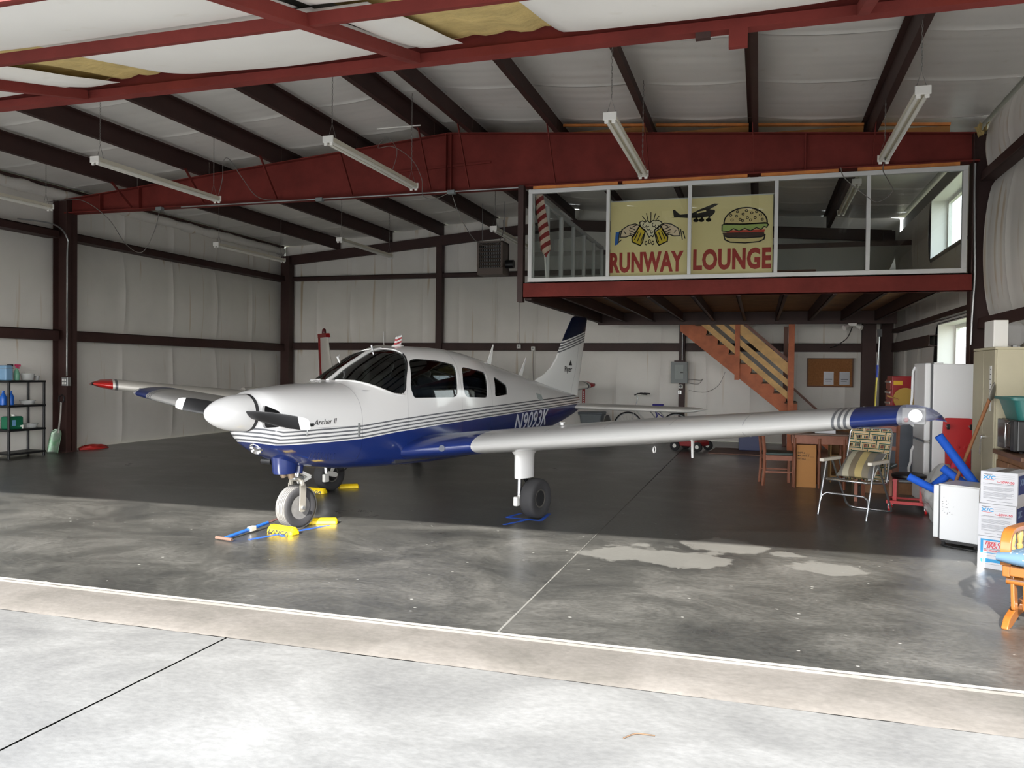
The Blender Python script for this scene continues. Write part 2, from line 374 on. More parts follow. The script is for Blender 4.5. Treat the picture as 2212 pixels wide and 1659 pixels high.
ap = MB().box(-40, 30, -30, 4.14, -0.5, -0.055).obj('ground_apron', M_JOINT); tag(ap, 'dark joint bed beneath the apron slabs', 'apron', kind='structure')
def apron_slab(x0, x1, y0, y1):
    n = 90
    def fn(u, v):
        x = lerp(x0, x1, u); y = lerp(y0, y1, v)
        if v > .99: y += 0.010 * nz(x * 3.3, 4) + 0.012 * max(0, nz(x * 1.7, 7)) * -1 + 0.004 * nz(x * 15, 1)
        if y1 > 4 and (u < .001 and x0 > -4) or (u > .999 and x1 < -2): x += 0.004 * nz(y * 4, 2)
        return (x, y, -0.030)
    MB().grid(fn, n, 30).obj('apron_slab', M_APRON, ap, smooth=40)
AJX = -3.04
apron_slab(AJX + 0.007, 6.5, -1.5, 4.125); apron_slab(-14, AJX - 0.007, -1.5, 4.125)
apron_slab(AJX + 0.007, 6.5, -10, -1.515); apron_slab(-14, AJX - 0.007, -10, -1.515)
for x0, x1 in ((6.515, 16), (16.015, 28), (-24, -14.015), (-38, -24.015)):
    for y0, y1 in ((-1.5, 4.12), (-10, -1.515)): apron_slab(x0, x1, y0, y1)
slab(-38, 28, -30, -10.015, 'apron_slab', M_APRON, ap, z=-0.03)
gr = MB().box(-90, 90, -90, 90, -0.62, -0.52).obj('ground_field', mat('dry_grass_ground', (132, 128, 96), 0.95, var=0.25, vs_=0.3)); tag(gr, 'dry grass ground around the hangar', 'ground', kind='structure')

# ---- roof
ce = thing('ceiling', 'gabled hangar roof of white insulation over dark red purlins', 'ceiling', kind='structure')
for a, b in ((XL - .15, RX), (RX, XR + .15)):
    za, zb = roof_z(a) + .06, roof_z(b) + .06
    MB().add([(a, 4.6, za), (b, 4.6, zb), (b, YB + .2, zb), (a, YB + .2, za), (a, 4.6, za + .05), (b, 4.6, zb + .05), (b, YB + .2, zb + .05), (a, YB + .2, za + .05)],
             [(0, 1, 2, 3), (4, 7, 6, 5), (0, 4, 5, 1), (1, 5, 6, 2), (2, 6, 7, 3), (3, 7, 4, 0)]).obj('roof_sheet', M_SHEET, ce)
OFF = [0.32, 1.69, 3.09, 4.53, 6.05]
PX = sorted([RX - o for o in OFF] + [RX + o for o in OFF])
zsec = [(-0.075, 0.0), (0.006, 0.0), (0.006, 0.262), (0.075, 0.262), (0.075, 0.27), (-0.006, 0.27), (-0.006, 0.008), (-0.075, 0.008)]
for px in PX:
    s = 1 if px < RX else -1
    for y0, y1 in ((4.78, 11.92), (11.94, 19.28)):
        MB().prism([(a * s, b) for a, b in zsec], (px, y0, rafter_top(px) + 0.004), (1, 0, 0), (0, 0, 1), (0, y1 - y0, 0)).obj('purlin', M_RED_SHADE, ce)
edges = [XL + 0.05] + PX + [XR - 0.05]
ystr = [4.72 + i * (YB - 4.72) / 10 for i in range(11)]
for i in range(len(edges) - 1):
    a, b = edges[i], edges[i + 1]
    for j in range(10):
        sd = random.random() * 50
        def fn(u, v):
            x = lerp(a, b, u); y = lerp(ystr[j], ystr[j + 1], v)
            sag = 0.035 * math.sin(pi * u) ** 0.8 * (1 - 0.25 * math.sin(pi * v) ** 0.5)
            dv = min(v, 1 - v) * (ystr[1] - ystr[0])
            seam = 0.013 * math.exp(-(dv / 0.022) ** 2) * (0.4 + 0.6 * math.sin(pi * u))
            wr = 0.006 * nz(x * 0.9, y * 7, sd) + 0.008 * max(0, nz(x * 0.6, y * 3.2 + 0.25 * math.sin(pi * u), sd) - 0.1)
            return (x, y, roof_z(x) + 0.035 - sag - seam - wr)
        MB().grid(fn, 8, 36).obj('insulation_panel', M_INSR, ce, smooth=180, fix=False)

# ---- walls: outer sheet + girts + billowing insulation panels
def wall_panels(parent, P, ulist, zlist, m, depth=0.06, res=0.09):
    """P(u, d, z): point at run u, d metres inward, height z"""
    bows = [[random.uniform(-1, 1) * 0.05 for _ in zlist] for _ in ulist]
    for i in range(len(ulist) - 1):
        for j in range(len(zlist) - 1):
            sd = random.random() * 60; a, b = ulist[i], ulist[i + 1]; z0 = zlist[j]
            def fn(s, t):
                u = lerp(a, b, s); zz1 = zlist[j + 1] if not callable(zlist[j + 1]) else zlist[j + 1](u)
                z = lerp(z0, zz1, t)
                bil = depth * math.sin(pi * t) ** 0.55 * (0.75 + 0.25 * math.sin(pi * s)); wr_ = 0
                ds = min(s, 1 - s) * abs(b - a); ridge = 0.030 * math.exp(-(ds / 0.028) ** 2) * math.sin(pi * min(1, max(0, t))) ** .4
                wr = 0.012 * nz(u * 1.7, z * 0.8, sd) + 0.006 * nz(u * 7, z * 1.1, sd + 9)
                edge = 0 if (s < .001 or s > .999) else 1
                return P(u + lerp(bows[i][j], bows[i + 1][j], s) * math.sin(pi * t), bil + ridge + wr * edge * math.sin(pi * t), z)
            top = zlist[j + 1] if not callable(zlist[j + 1]) else 4.9
            MB().grid(fn, max(6, int(abs(b - a) / res)), max(6, int((top - z0) / res))).obj('insulation_panel', m, parent, smooth=180, fix=False)
def girt_bar(parent, x0, x1, y0, y1, z0, z1, face):
    """C-girt: two flanges and a web, open towards the room"""
    mb = MB()
    if face == 'y': mb.box(x0, x1, y1, y1 + .012, z0 + .03, z1); mb.box(x0, x1, y0, y1, z0, z0 + .015); mb.box(x0, x1, y0, y1, z1 - .015, z1); mb.box(x0, x1, y1 - .02, y1 + .01, z0, z0 + .03)
    else:
        mb.box(x1 - .012, x1, y0, y1, z0 + .03, z1); mb.box(x0, x1, y0, y1, z0, z0 + .015); mb.box(x0, x1, y0, y1, z1 - .015, z1)
        mb.box(x1 - .01, x1 + .02, y0, y1, z0, z0 + .03) if x1 > x0 else mb.box(x1 - .02, x1 + .01, y0, y1, z0, z0 + .03)
    mb.obj('girt', M_RED_SHADE, parent)

wl = MB().box(XL - .12, XL - .06, 4.6, YB + .2, -0.02, roof_z(XL) + .03).obj('wall_left', M_SHEET); tag(wl, 'long insulated side wall with billowing white panels', 'wall', kind='structure')
ul = [4.7 + i * 1.47 for i in range(11)]
wall_panels(wl, lambda u, d, z: (XL - .04 + d, u, z), ul, [0.0, 2.06, 3.93, lambda u: roof_z(XL) - 0.03], M_INS, 0.07)
for z0, z1 in ((2.05, 2.24), (3.92, 4.06)):
    girt_bar(wl, XL - .02, XL + .24, 4.75, 11.72, z0, z1, 'x'); girt_bar(wl, XL - .02, XL + .24, 11.98, 19.2, z0, z1, 'x')
# crumpled roll of insulation along the eave
mb = MB(); rings = []
for i in range(150):
    y = lerp(4.8, 19.2, i / 149); r = 0.10 + 0.035 * nz(y * 2.3, 4)
    rings.append([(XL + .06 + (r + .03 * nz(y * 3, k * .9, 6)) * math.cos(2 * pi * k / 12), y, roof_z(XL) - .13 + (r + .03 * nz(y * 3, k * .9, 6)) * math.sin(2 * pi * k / 12)) for k in range(12)])
mb.loft(rings).obj('eave_roll', M_INS, wl, smooth=180)
MB().bar((XL + .10, 4.8, roof_z(XL) - .02), (XL + .10, 19.2, roof_z(XL) - .02), .05, .05).obj('eave_strut', M_RED_SHADE, wl)

wbk = thing('wall_back', 'rear hangar wall with white insulation and yellowed run marks', 'wall', kind='structure')
MB().prism([(XL, 0), (XR, 0), (XR, roof_z(XR)), (RX, roof_z(RX)), (XL, roof_z(XL))], (0, YB + .06, 0), (1, 0, 0), (0, 0, 1), (0, .06, 0)).obj('outer_sheet', M_SHEET, wbk)
ub = [XL + .02 + i * (XR - XL - .04) / 15 for i in range(16)]
wall_panels(wbk, lambda u, d, z: (u, YB + .02 - d, z), ub, [0.0, 2.09, 3.95, lambda u: roof_z(u) + .02], M_INS, 0.035)
for z0, z1 in ((2.09, 2.28), (3.95, 4.06)):
    mbx = [(-12.12, -7.93), (-7.77, -1.8), (-1.65, 2.5)]
    for a, b in mbx: girt_bar(wbk, a, b, YB + .04, YB - .17, z0, z1, 'y')

wr = thing('wall_right', 'insulated side wall behind the lounge and the stored furniture', 'wall', kind='structure')
XW = XR - .04
UPW = (13.15, 15.75, 3.62, 4.66); LOW = (12.45, 15.0, 0.95, 2.45)
mb = MB(); zt = roof_z(XR)
mb.box(XR + .06, XR + .12, 4.6, 12.45, 0, zt); mb.box(XR + .06, XR + .12, 15.75, YB + .1, 0, zt)
mb.box(XR + .06, XR + .12, 12.45, 15.75, 2.45, 3.62); mb.box(XR + .06, XR + .12, 12.45, 15.75, 4.66, zt); mb.box(XR + .06, XR + .12, 12.45, 13.15, 3.62, 4.66)
mb.box(XR + .06, XR + .12, 15.0, 15.75, 0, 2.45); mb.box(XR + .06, XR + .12, 12.45, 15.0, 0, .95)
mb.obj('outer_sheet', M_SHEET, wr)
PR = lambda u, d, z: (XW - d, u, z)
wall_panels(wr, PR, [4.7, 6.3, 7.9, 9.5, 10.7, 11.72], [0.0, 2.3, 4.12, roof_z(XR) - .04], M_INS, 0.14)
for zl, us in (([0.0, 0.93], [11.98, 13.4, 15.05, 16.6, 18.0, 19.3]), ([0.93, 2.47], [15.1, 16.6, 18.0, 19.3]), ([2.47, 3.58], [11.98, 13.4, 15.05, 16.6, 18.0, 19.3]), ([3.58, 4.68], [15.85, 17.4, 19.3]), ([3.58, 4.68], [11.98, 13.1])):
    wall_panels(wr, PR, us, zl, M_INS, 0.03)
girt_bar(wr, XW + .02, XW - .16, 4.75, 11.72, 2.2, 2.34, 'x'); girt_bar(wr, XW + .02, XW - .16, 4.75, 11.72, 4.10, 4.22, 'x')
girt_bar(wr, XW + .02, XW - .12, 15.1, 19.2, 2.09, 2.28, 'x'); girt_bar(wr, XW + .02, XW - .12, 12.0, 19.2, 2.5, 2.58, 'x')

M_PANE = glass('window_glass', (240, 245, 245))
def wall_window(name, y0, y1, z0, z1, label):
    t = thing(name, label, 'window', kind='structure')
    xo, xi = XR + .27, XW - .02
    mb = MB(); w = .018
    mb.box(xi, xo, y0, y0 + w, z0, z1); mb.box(xi, xo, y1 - w, y1, z0, z1); mb.box(xi, xo, y0, y1, z0, z0 + w); mb.box(xi, xo, y0, y1, z1 - w, z1)
    mb.obj('window_reveal', M_WHITE, t)
    mb = MB(); f = .055; x0, x1 = xo - .07, xo - .01; a, b, c, d = y0 + w, y1 - w, z0 + w, z1 - w; m_ = (a + b) / 2
    mb.box(x0, x1, a, a + f, c, d); mb.box(x0, x1, b - f, b, c, d); mb.box(x0, x1, a + f, b - f, c, c + f); mb.box(x0, x1, a + f, b - f, d - f, d); mb.box(x0, x1, m_ - .04, m_ + .04, c + f, d - f)
    mb.obj('window_frame', M_WHITE, t)
    for p, q in ((a + f, m_ - .04), (m_ + .04, b - f)): MB().box(x0 + .025, x0 + .031, p, q, c + f, d - f).obj('pane', M_PANE, t)
    return t
wall_window('window_1', *UPW, 'white sliding window lighting the upstairs lounge')
wall_window('window_2', *LOW, 'white sliding window above the refrigerator')
nb = thing('neighbour_building', 'pale metal building seen outside the windows', 'building', (34, 14, 0))
MB().box(-2, 2, -14, 14, -.5, 3.0).obj('wall', mat('pale_siding', (200, 202, 204), .7), nb)
MB().prism([(-2.3, 3.0), (2.3, 3.0), (0, 3.9)], (0, -14.3, 0), (1, 0, 0), (0, 0, 1), (0, 28.6, 0)).obj('roof', mat('pale_roof_sheet', (178, 180, 184), .6), nb)

# front wall over the opening, header
wf = thing('wall_front', 'front gable wall and steel header over the hangar opening', 'wall', kind='structure')
MB().prism([(XL - .1, 3.62), (XR + .1, 3.62), (XR + .1, roof_z(XR)), (RX, roof_z(RX)), (XL - .1, roof_z(XL))], (0, 4.70, 0), (1, 0, 0), (0, 0, 1), (0, .05, 0)).obj('gable_sheet', M_SHEET, wf)
MB().box(XL, XR, 4.62, 4.70, 3.49, 3.545).obj('header_tube', M_RED, wf)
MB().box(XL, XR, 4.66, 4.76, 3.545, 3.66).obj('header_beam', M_RED, wf)
mb = MB().box(-0.19, -0.09, 4.62, 4.66, 3.39, 3.49); mb.obj('latch_plate', M_RED, wf)
MB().box(-0.37, -0.29, 4.62, 4.66, 3.455, 3.49).obj('latch_plate', M_RED_SHADE, wf)
for x in (XL + .02, XR - .27): MB().box(x, x + .25, 4.66, 4.9, 0, 3.5).obj('jamb_column', M_RED, wf)

# opened door leaf: tilted steel tube frame with white insulation on its underside
dl = thing('door_1', 'opened hangar door leaf overhead, red tube frame with white insulation', 'door', kind='structure')
SL = 0.235
def lz(y): return 3.49 - (4.65 - y) * SL
LY = [4.52, 3.34, 2.38]
CX = [-12.2, -9.67, -7.13, -4.59, -2.05, 0.49, 2.9]
for y in LY[1:]:
    MB().bar((XL, y, lz(y) + .045), (XR, y, lz(y) + .03), .055, .055, up=(0, -SL, 1)).obj('frame_tube', M_RED, dl)
for x in CX:
    MB().bar((x, LY[2], lz(LY[2]) + .03), (x, 4.60, lz(4.60) + .03), .06, .06, up=(0, -SL, 1)).obj('frame_tube', M_RED, dl)
MB().add([(XL, 2.34, lz(2.34) + .17), (XR, 2.34, lz(2.34) + .17), (XR, 4.66, lz(4.66) + .17), (XL, 4.66, lz(4.66) + .17), (XL, 2.34, lz(2.34) + .2), (XR, 2.34, lz(2.34) + .2), (XR, 4.66, lz(4.66) + .2), (XL, 4.66, lz(4.66) + .2)],
         [(0, 1, 2, 3), (4, 7, 6, 5), (0, 4, 5, 1), (1, 5, 6, 2), (2, 6, 7, 3), (3, 7, 4, 0)]).obj('door_skin', M_SHEET, dl)
MB().box(XL, XR, 2.335, 2.352, lz(2.345), lz(2.345) + .2).obj('sun_gap_strip', M_RED, dl)  # added out of view: blocks sun leaking between outer tube and skin
def leaf_panel(x0, x1, y0, y1, depth, m, name, up=0.10, tear=0):
    sd = random.random() * 40
    def fn(u, v):
        x = lerp(x0, x1, u); y = lerp(y0, y1, v)
        if tear:
            if u < .001: x += tear * (0.25 * v * v)
            if u > .999: x += tear * 0.2 * (v - .5) ** 2
        b = depth * (math.sin(pi * u) ** .35) * (math.sin(pi * v) ** .5)
        k = u * (x1 - x0); b += 0.012 * math.exp(-((k - 1.25) / .02) ** 2) * math.sin(pi * v) if x1 - x0 > 1.5 else 0
        b += 0.018 * nz(x * 1.4, y * 2.0, sd) * math.sin(pi * v) ** .3
        if depth == 0: b = 0.01 * math.sin(x * 28 + y * 3) + .02 * nz(x * 5, y * 2, sd)
        return (x, y, lz(y) + up - b)
    MB().grid(fn, max(8, int((x1 - x0) / .07)), 16).obj(name, m, dl, smooth=180, fix=False)
for i in range(len(CX) - 1):
    a, b = CX[i] + .03, CX[i + 1] - .03
    leaf_panel(a, b, 2.40, 3.33, .075, M_INSR, 'insulation_panel')
    if CX[i] > -5 and CX[i] < 2:
        leaf_panel(a, a + .28, 3.36, 4.6, .045, M_INSR, 'insulation_panel', up=.09)
        leaf_panel(a + .05, a + 1.15, 3.36, 4.62, 0, M_FIBER, 'exposed_fiberglass', up=.125)
        leaf_panel(a + .85, b, 3.36, 4.6, .09, M_INSR, 'insulation_panel', tear=1)
    else:
        leaf_panel(a, b, 3.36, 4.6, .09, M_INSR, 'insulation_panel')

# ---- main frame: tapered rafter, columns
rf = thing('steel_rafter', 'large tapered red steel rafter crossing the hangar above the lounge', 'beam', kind='structure')
YR = 11.85; ZB = 4.385
A_, B_ = -12.2, 2.68
MB().prism([(A_, ZB), (B_, ZB), (B_, rafter_top(B_)), (RX, rafter_top(RX)), (A_, rafter_top(A_))], (0, YR, 0), (1, 0, 0), (0, 0, 1), (0, .012, 0)).obj('web', M_RED, rf)
MB().box(A_, B_, YR - .09, YR + .10, ZB - .012, ZB + .006).obj('bottom_flange', M_RED, rf)
for a, b in ((A_, RX), (RX, B_)):
    MB().bar((a, YR + .006, rafter_top(a)), (b, YR + .006, rafter_top(b)), .19, .014).obj('top_flange', M_RED, rf)
for x in (-11.4, -10.55, RX - .06, RX + .03, 0.55, 1.6):
    MB().box(x, x + .012, YR - .085, YR, ZB, rafter_top(x) - .005).obj('stiffener', M_RED, rf)
for px in PX:
    q = .55 if px > -10 else .5
    MB().bar((px - .0, YR - .55, rafter_top(px) + .03), (px + .02, YR - .07, ZB + .03), .045, .01, up=(1, 0, 0)).obj('flange_brace', M_RED, rf)
MB().bar((-5.75, YR - .012, 4.74), (-4.0, YR - .012, 4.80), .03, .03).obj('angle_bar', M_RED, rf)

def column(name, x0, x1, y, z1, label, m=M_RED_SHADE, d=.1, facing=1):
    t = thing(name, label, 'column', kind='structure')
    MB().box(x0, x1, y - .006, y + .006, 0, z1).obj('web', m, t)
    MB().box(x0, x0 + .014, y - d, y + d, 0, z1).obj('flange', m, t); MB().box(x1 - .014, x1, y - d, y + d, 0, z1).obj('flange', m, t)
    MB().box(x0 - .02, x1 + .02, y - d - .02, y + d + .02, 0, .016).obj('base_plate', m, t)
    return t
column('steel_column', -12.42, -12.10, YR, rafter_top(-12.2), 'dark red steel column beside the black shelf unit', d=.12)
column('steel_column', 2.60, 2.86, YR, rafter_top(2.68), 'dark red steel column at the end of the lounge windows', d=.10)
def post(x0, x1, y0, y1, z1, label, z0=0.0):
    t = tag(MB().box(x0, x1, y0, y1, z0, z1).obj('steel_post', M_RED_SHADE, bevel=.004), label, 'post', kind='structure'); return t
post(-12.38, -12.13, 19.05, 19.3, 4.6, 'dark corner post in the rear corner of the hangar')
post(-7.92, -7.76, 19.15, 19.33, 4.9, 'dark wind post on the rear wall behind the airplane cabin')
post(-1.79, -1.66, 19.12, 19.33, 5.0, 'dark post on the rear wall carrying the electrical panel')
post(2.05, 2.32, 18.3, 18.5, 2.7, 'wide dark post beside the cork board')
post(2.52, 2.76, 19.1, 19.3, 4.7, 'dark corner post behind the red tool chest')
rb = thing('rear_rafter', 'dark sloping steel rafter along the rear wall', 'beam', kind='structure')
for a, b in ((-12.2, RX), (RX, 2.7)):
    za, zb = rafter_top(a), rafter_top(b)
    MB().prism([(a, za - .25), (b, zb - .25), (b, zb), (a, za)], (0, 19.17, 0), (1, 0, 0), (0, 0, 1), (0, .1, 0)).obj('rafter_beam', M_RED_SHADE, rb)

MB().tube([(-5.62, 11.2, rafter_top(-4.99) + .0), (-4.9, 11.2, rafter_top(-4.99) + .0)], .010).obj('spacer_rod', M_WHITE, rf, smooth=60)
mb = MB().grid(lambda u, v: (2.60 + .10 * u + .03 * nz(u * 5, v * 5), 11.45 + .25 * v, 4.78 - .12 * math.sin(pi * u) + .05 * nz(u * 6, v * 6, 3)), 10, 10).obj('torn_insulation', M_FIBER, wr, smooth=60)
# conduit on the rafter
cd = thing('conduit_run', 'thin galvanised conduit with junction boxes under the rafter', 'conduit')
MB().tube([(-9.6, YR - .13, ZB - .03), (-3.5, YR - .13, ZB - .03)], .012).obj('pipe', M_STEEL, cd, smooth=60)
for x in (-10.05, -6.9, -4.6): MB().box(x - .06, x + .06, YR - .17, YR - .09, ZB - .07, ZB - .0125).obj('junction_box', M_GREYP, cd, bevel=.005)
# ================================================================ LOUNGE MEZZANINE
MX0, MX1, MY0, MY1 = -3.42, 2.6, 11.70, 17.6
mz = thing('mezzanine_platform', 'raised platform with dark steel joists carrying the glazed lounge', 'mezzanine', kind='structure')
MB().box(MX0, MX1, MY0, MY0 + .012, 2.69, 2.92).box(MX0, MX1, MY0, MY0 + .09, 2.69, 2.702).box(MX0, MX1, MY0, MY0 + .09, 2.908, 2.92).obj('front_beam', M_RED, mz)
MB().box(MX0, MX0 + .1, MY0 + .1, MY1, 2.66, 2.88).obj('side_beam', M_RED_SHADE, mz)
MB().box(MX0, MX1, MY1, MY1 + .1, 2.62, 2.88).obj('rear_beam', M_RED_SHADE, mz)
MB().box(MX0, MX1, MY0 + .03, MY1 + .1, 2.885, 2.915).obj('deck', M_PLY, mz)
for i in range(9):
    x = -2.85 + i * .63
    MB().box(x, x + .012, MY0 + .1, MY1, 2.68, 2.88).box(x, x + .06, MY0 + .1, MY1, 2.68, 2.69).obj('joist', M_RED_SHADE, mz)
for x, y in ((-3.42, 11.74), ): MB().box(x - .09, x - .005, y - .06, y + .06, 2.63, 4.38).obj('hanger_post', M_RED_SHADE, mz)

M_LGLASS = glass('lounge_glass', (244, 246, 245), ior=1.5)
def glazing(name, label, P, ulist, z0, z1, horizontal_at=None):
    """P(u, d0, d1, z0, z1, u1) -> box ; mullions at ulist"""
    t = thing(name, label, 'window', kind='structure')
    f = .06
    P(MB(), ulist[0], ulist[-1], z1 - f, z1, 0, .07).obj('top_rail', M_ALU, t, bevel=.004)
    P(MB(), ulist[0], ulist[-1], z0, z0 + f, 0, .07).obj('bottom_rail', M_ALU, t, bevel=.004)
    for i, u in enumerate(ulist):
        a = u if i == 0 else (u - f if i == len(ulist) - 1 else u - f / 2 + .005)
        P(MB(), a, a + (f if i in (0, len(ulist) - 1) else f - .01), z0 + f, z1 - f, 0.002, .068).obj('mullion', M_ALU, t, bevel=.004)
        if i: P(MB(), ulist[i - 1] + f * .4, u - f * .4, z0 + f * .8, z1 - f * .8, .030, .036).obj('pane', M_LGLASS, t)
    return t
glazing('window_3', 'five-pane white framed lounge window facing the hangar', lambda b, u0, u1, a0, a1, d0, d1: b.box(u0, u1, 11.72 + d0, 11.72 + d1, a0, a1), [-3.36, -2.15, -0.98, 0.19, 1.36, 2.54], 2.93, 4.315)
glazing('window_4', 'side lounge glazing with white mullions receding behind the rolled flag', lambda b, u0, u1, a0, a1, d0, d1: b.box(-3.36 + d0, -3.36 + d1, u0, u1, a0, a1), [11.80, 12.75, 13.7, 14.65, 15.6, 16.55, 17.5], 2.93, 4.315)
ww = thing('wall_lounge', 'lounge partition with orange pine framing and plain panels', 'wall', kind='structure')
for a, b in ((-3.3, -2.02), (-1.95, -.2), (-.02, 0.98), (1.22, 2.45)): MB().box(a, b, 11.76, 11.80, 4.325, 4.372).obj('pine_plate', mat('orange_pine', (206, 128, 62), .55, var=.2, vs_=6), ww)
for i in range(6, len(PX)):
    a = PX[i] + .06; b = (PX[i + 1] if i + 1 < len(PX) else 2.45) - .06
    MB().box(a, b, 12.10, 12.13, 4.5, rafter_top(b) + .19).obj('plywood_strip', mat('varnished_plywood', (186, 130, 66), .5, var=.15, vs_=3), ww)
    MB().bar((a, 12.08, rafter_top(a) + .20), (b, 12.08, rafter_top(b) + .20), .05, .035).obj('pine_rail', MATS['orange_pine'], ww)
M_LW = mat('grey_lounge_panel', (150, 148, 142), .7, var=.08, vs_=1)
MB().box(-3.36, 2.84, 17.5, 17.58, 2.92, 4.15).obj('back_panel', M_LW, ww)
MB().box(-3.36, 2.84, 17.5, 17.58, 4.15, 4.25).obj('back_rail', M_RED_SHADE, ww)
MB().box(0.9, 1.02, 12.6, 17.45, 2.92, 4.9).obj('partition', mat('dark_lounge_panel', (70, 68, 66), .7), ww) if False else None

# lounge contents
fg = thing('rolled_flag', 'rolled red and white striped flag on a white pole behind lounge glass', 'flag', (-3.13, 12.0, 2.92))
MB().tube([(-.0, 0, 0), (-.13, .02, 1.38)], .012).obj('pole', M_WHITE, fg, smooth=60)
def stripe_mat():
    m = bpy.data.materials.new('flag_stripes'); m.use_nodes = True; nt = m.node_tree; b = nt.nodes['Principled BSDF']; b.inputs['Roughness'].default_value = .8
    tc = nt.nodes.new('ShaderNodeTexCoord'); mp = nt.nodes.new('ShaderNodeMapping'); mp.inputs['Rotation'].default_value = (0, math.radians(38), 0)
    w = nt.nodes.new('ShaderNodeTexWave'); w.bands_direction = 'Z'; w.inputs['Scale'].default_value = 2.6; w.inputs['Distortion'].default_value = 0.6
    r = nt.nodes.new('ShaderNodeValToRGB'); r.color_ramp.interpolation = 'CONSTANT'; r.color_ramp.elements[0].color = lin((150, 44, 44)) + (1,); r.color_ramp.elements[1].position = .5; r.color_ramp.elements[1].color = lin((226, 200, 180)) + (1,)
    nt.links.new(tc.outputs['Object'], mp.inputs[0]); nt.links.new(mp.outputs[0], w.inputs[0]); nt.links.new(w.outputs['Fac'], r.inputs[0]); nt.links.new(r.outputs[0], b.inputs['Base Color'])
    return m
mb = MB(); rings = []
for i in range(18):
    t = i / 17; c = Vector((-.03 - .10 * t, .015, .42 + .95 * t)); r = .075 * (sstep(0, .15, t) * (1 - .35 * t)) + .01
    rings.append([c + Vector((r * (1 + .25 * math.sin(3 * k * 2 * pi / 14 + 4 * t)) * math.cos(2 * pi * k / 14), r * math.sin(2 * pi * k / 14), 0)) for k in range(14)])
mb.loft(rings).obj('flag_cloth', stripe_mat(), fg, smooth=60)

# the RUNWAY LOUNGE sign behind panes two and three
SG = thing('lounge_sign', 'cream sign with red lettering, beer mugs, airplane and burger behind glass', 'sign', (-2.14, 11.90, 3.0))
M_CREAM = mat('cream_sign_face', (248, 230, 168), .4); M_INK = mat('black_sign_ink', (30, 24, 22), .6); M_SRED = mat('red_sign_letters', (176, 44, 36), .5)
M_BEER = mat('beer_yellow', (226, 196, 40), .5); M_SBLUE = mat('sleeve_blue', (40, 110, 200), .5); M_SKIN = mat('pale_hand_print', (240, 214, 180), .6); M_FOAM = mat('foam_print', (246, 234, 196), .6)
M_LETT = mat('lettuce_print', (176, 196, 112), .6); M_TOM = mat('tomato_print', (214, 72, 52), .6); M_BUN = mat('bun_print', (238, 214, 150), .6); M_PATTY = mat('patty_print', (70, 44, 36), .6)
MB().box(0, 2.29, 0, .03, 0, 1.10).obj('sign_face', M_CREAM, SG); MB().box(-.01, 2.30, -.004, .034, 1.10, 1.115).obj('sign_rim', M_ALU, SG)
text('lettering', 'RUNWAY', M_SRED, SG, (-0.005, -.003, .075), (1, 0, 0), (0, 0, 1), .385, bold=.017, fit=1.075, space=1.06)
text('lettering', 'LOUNGE', M_SRED, SG, (1.205, -.003, .085), (1, 0, 0), (0, 0, 1), .385, bold=.017, fit=1.07, space=1.06)
OX = (0, 0, 0)
def fill(name, poly, m, lay=1): return MB().prism(poly, (0, -.0015 * lay, 0), (1, 0, 0), (0, 0, 1), (0, .001, 0)).obj(name, m, SG)
def ink(name, lines, wd=.012, lay=4, closed=False):
    for L in lines: MB().stroke(L, (0, -.0015 * lay, 0), (1, 0, 0), (0, 0, 1), (0, .001, 0), wd * 1.35, closed).obj(name, M_INK, SG)
def sp(x, y): return ((x - 1316) / 352 * 2.29, (598 - y + (x - 1316) * -.012) / 160 * 1.085)       # sign layout units
def spl(L): return [sp(*p) for p in L]
# beer mugs (mirror images tilted to each other)
for sgn in (1, -1):
    q = lambda x, y: sp(1405 + sgn * (x - 1405), y)
    mug = [q(1382, 489), q(1395, 499), q(1389, 524), q(1384, 531), q(1366, 523), q(1365, 514)]
    fill('mug_print', mug, M_BEER, 2); ink('mug_outline', [mug], .013, closed=True)
    ink('mug_ribs', [[q(1379, 501), q(1371, 518)], [q(1385, 504), q(1378, 521)], [q(1391, 507), q(1385, 524)]], .010)
    hand = [q(1382, 488), q(1372, 484), q(1357, 487), q(1342, 496), q(1338, 512), q(1352, 512), q(1362, 508), q(1368, 512), q(1374, 503)]
    fill('hand_print', hand, M_SKIN, 1); ink('hand_outline', [hand], .011, closed=True)
    ink('finger_lines', [[q(1360, 492), q(1372, 497)], [q(1359, 498), q(1371, 503)], [q(1360, 504), q(1369, 508)], [q(1347, 500), q(1351, 505)], [q(1377, 486), q(1365, 491)]], .009)
    if sgn == 1:
        sl = [q(1328, 501), q(1337, 500), q(1334, 527), q(1326, 530)]; fill('sleeve_print', sl, M_SBLUE, 2); ink('cuff_outline', [[q(1337, 500), q(1344, 498)], [q(1337, 500), q(1334, 524), q(1341, 518)]], .01)
    else: ink('cuff_outline', [[q(1337, 498), q(1333, 520)], [q(1332, 502), q(1327, 518)]], .010)
fo = spl([(1383, 487), (1382, 481), (1388, 478), (1394, 481), (1400, 478), (1405, 483), (1411, 478), (1418, 479), (1424, 478), (1431, 482), (1432, 489), (1427, 496), (1420, 500), (1415, 507), (1412, 513), (1408, 510), (1404, 514), (1400, 507), (1396, 500), (1389, 496)])
fill('foam_print', fo, M_FOAM, 3); ink('foam_outline', [fo], .010, closed=True)
ink('foam_curls', [spl(arc(1393, 488, 4, 0, 250, 7)), spl(arc(1402, 494, 4, 30, 280, 7)), spl(arc(1414, 487, 4, 0, 250, 7)), spl(arc(1421, 492, 4, -60, 180, 7)), spl(arc(1409, 502, 3, 0, 250, 6))], .008)
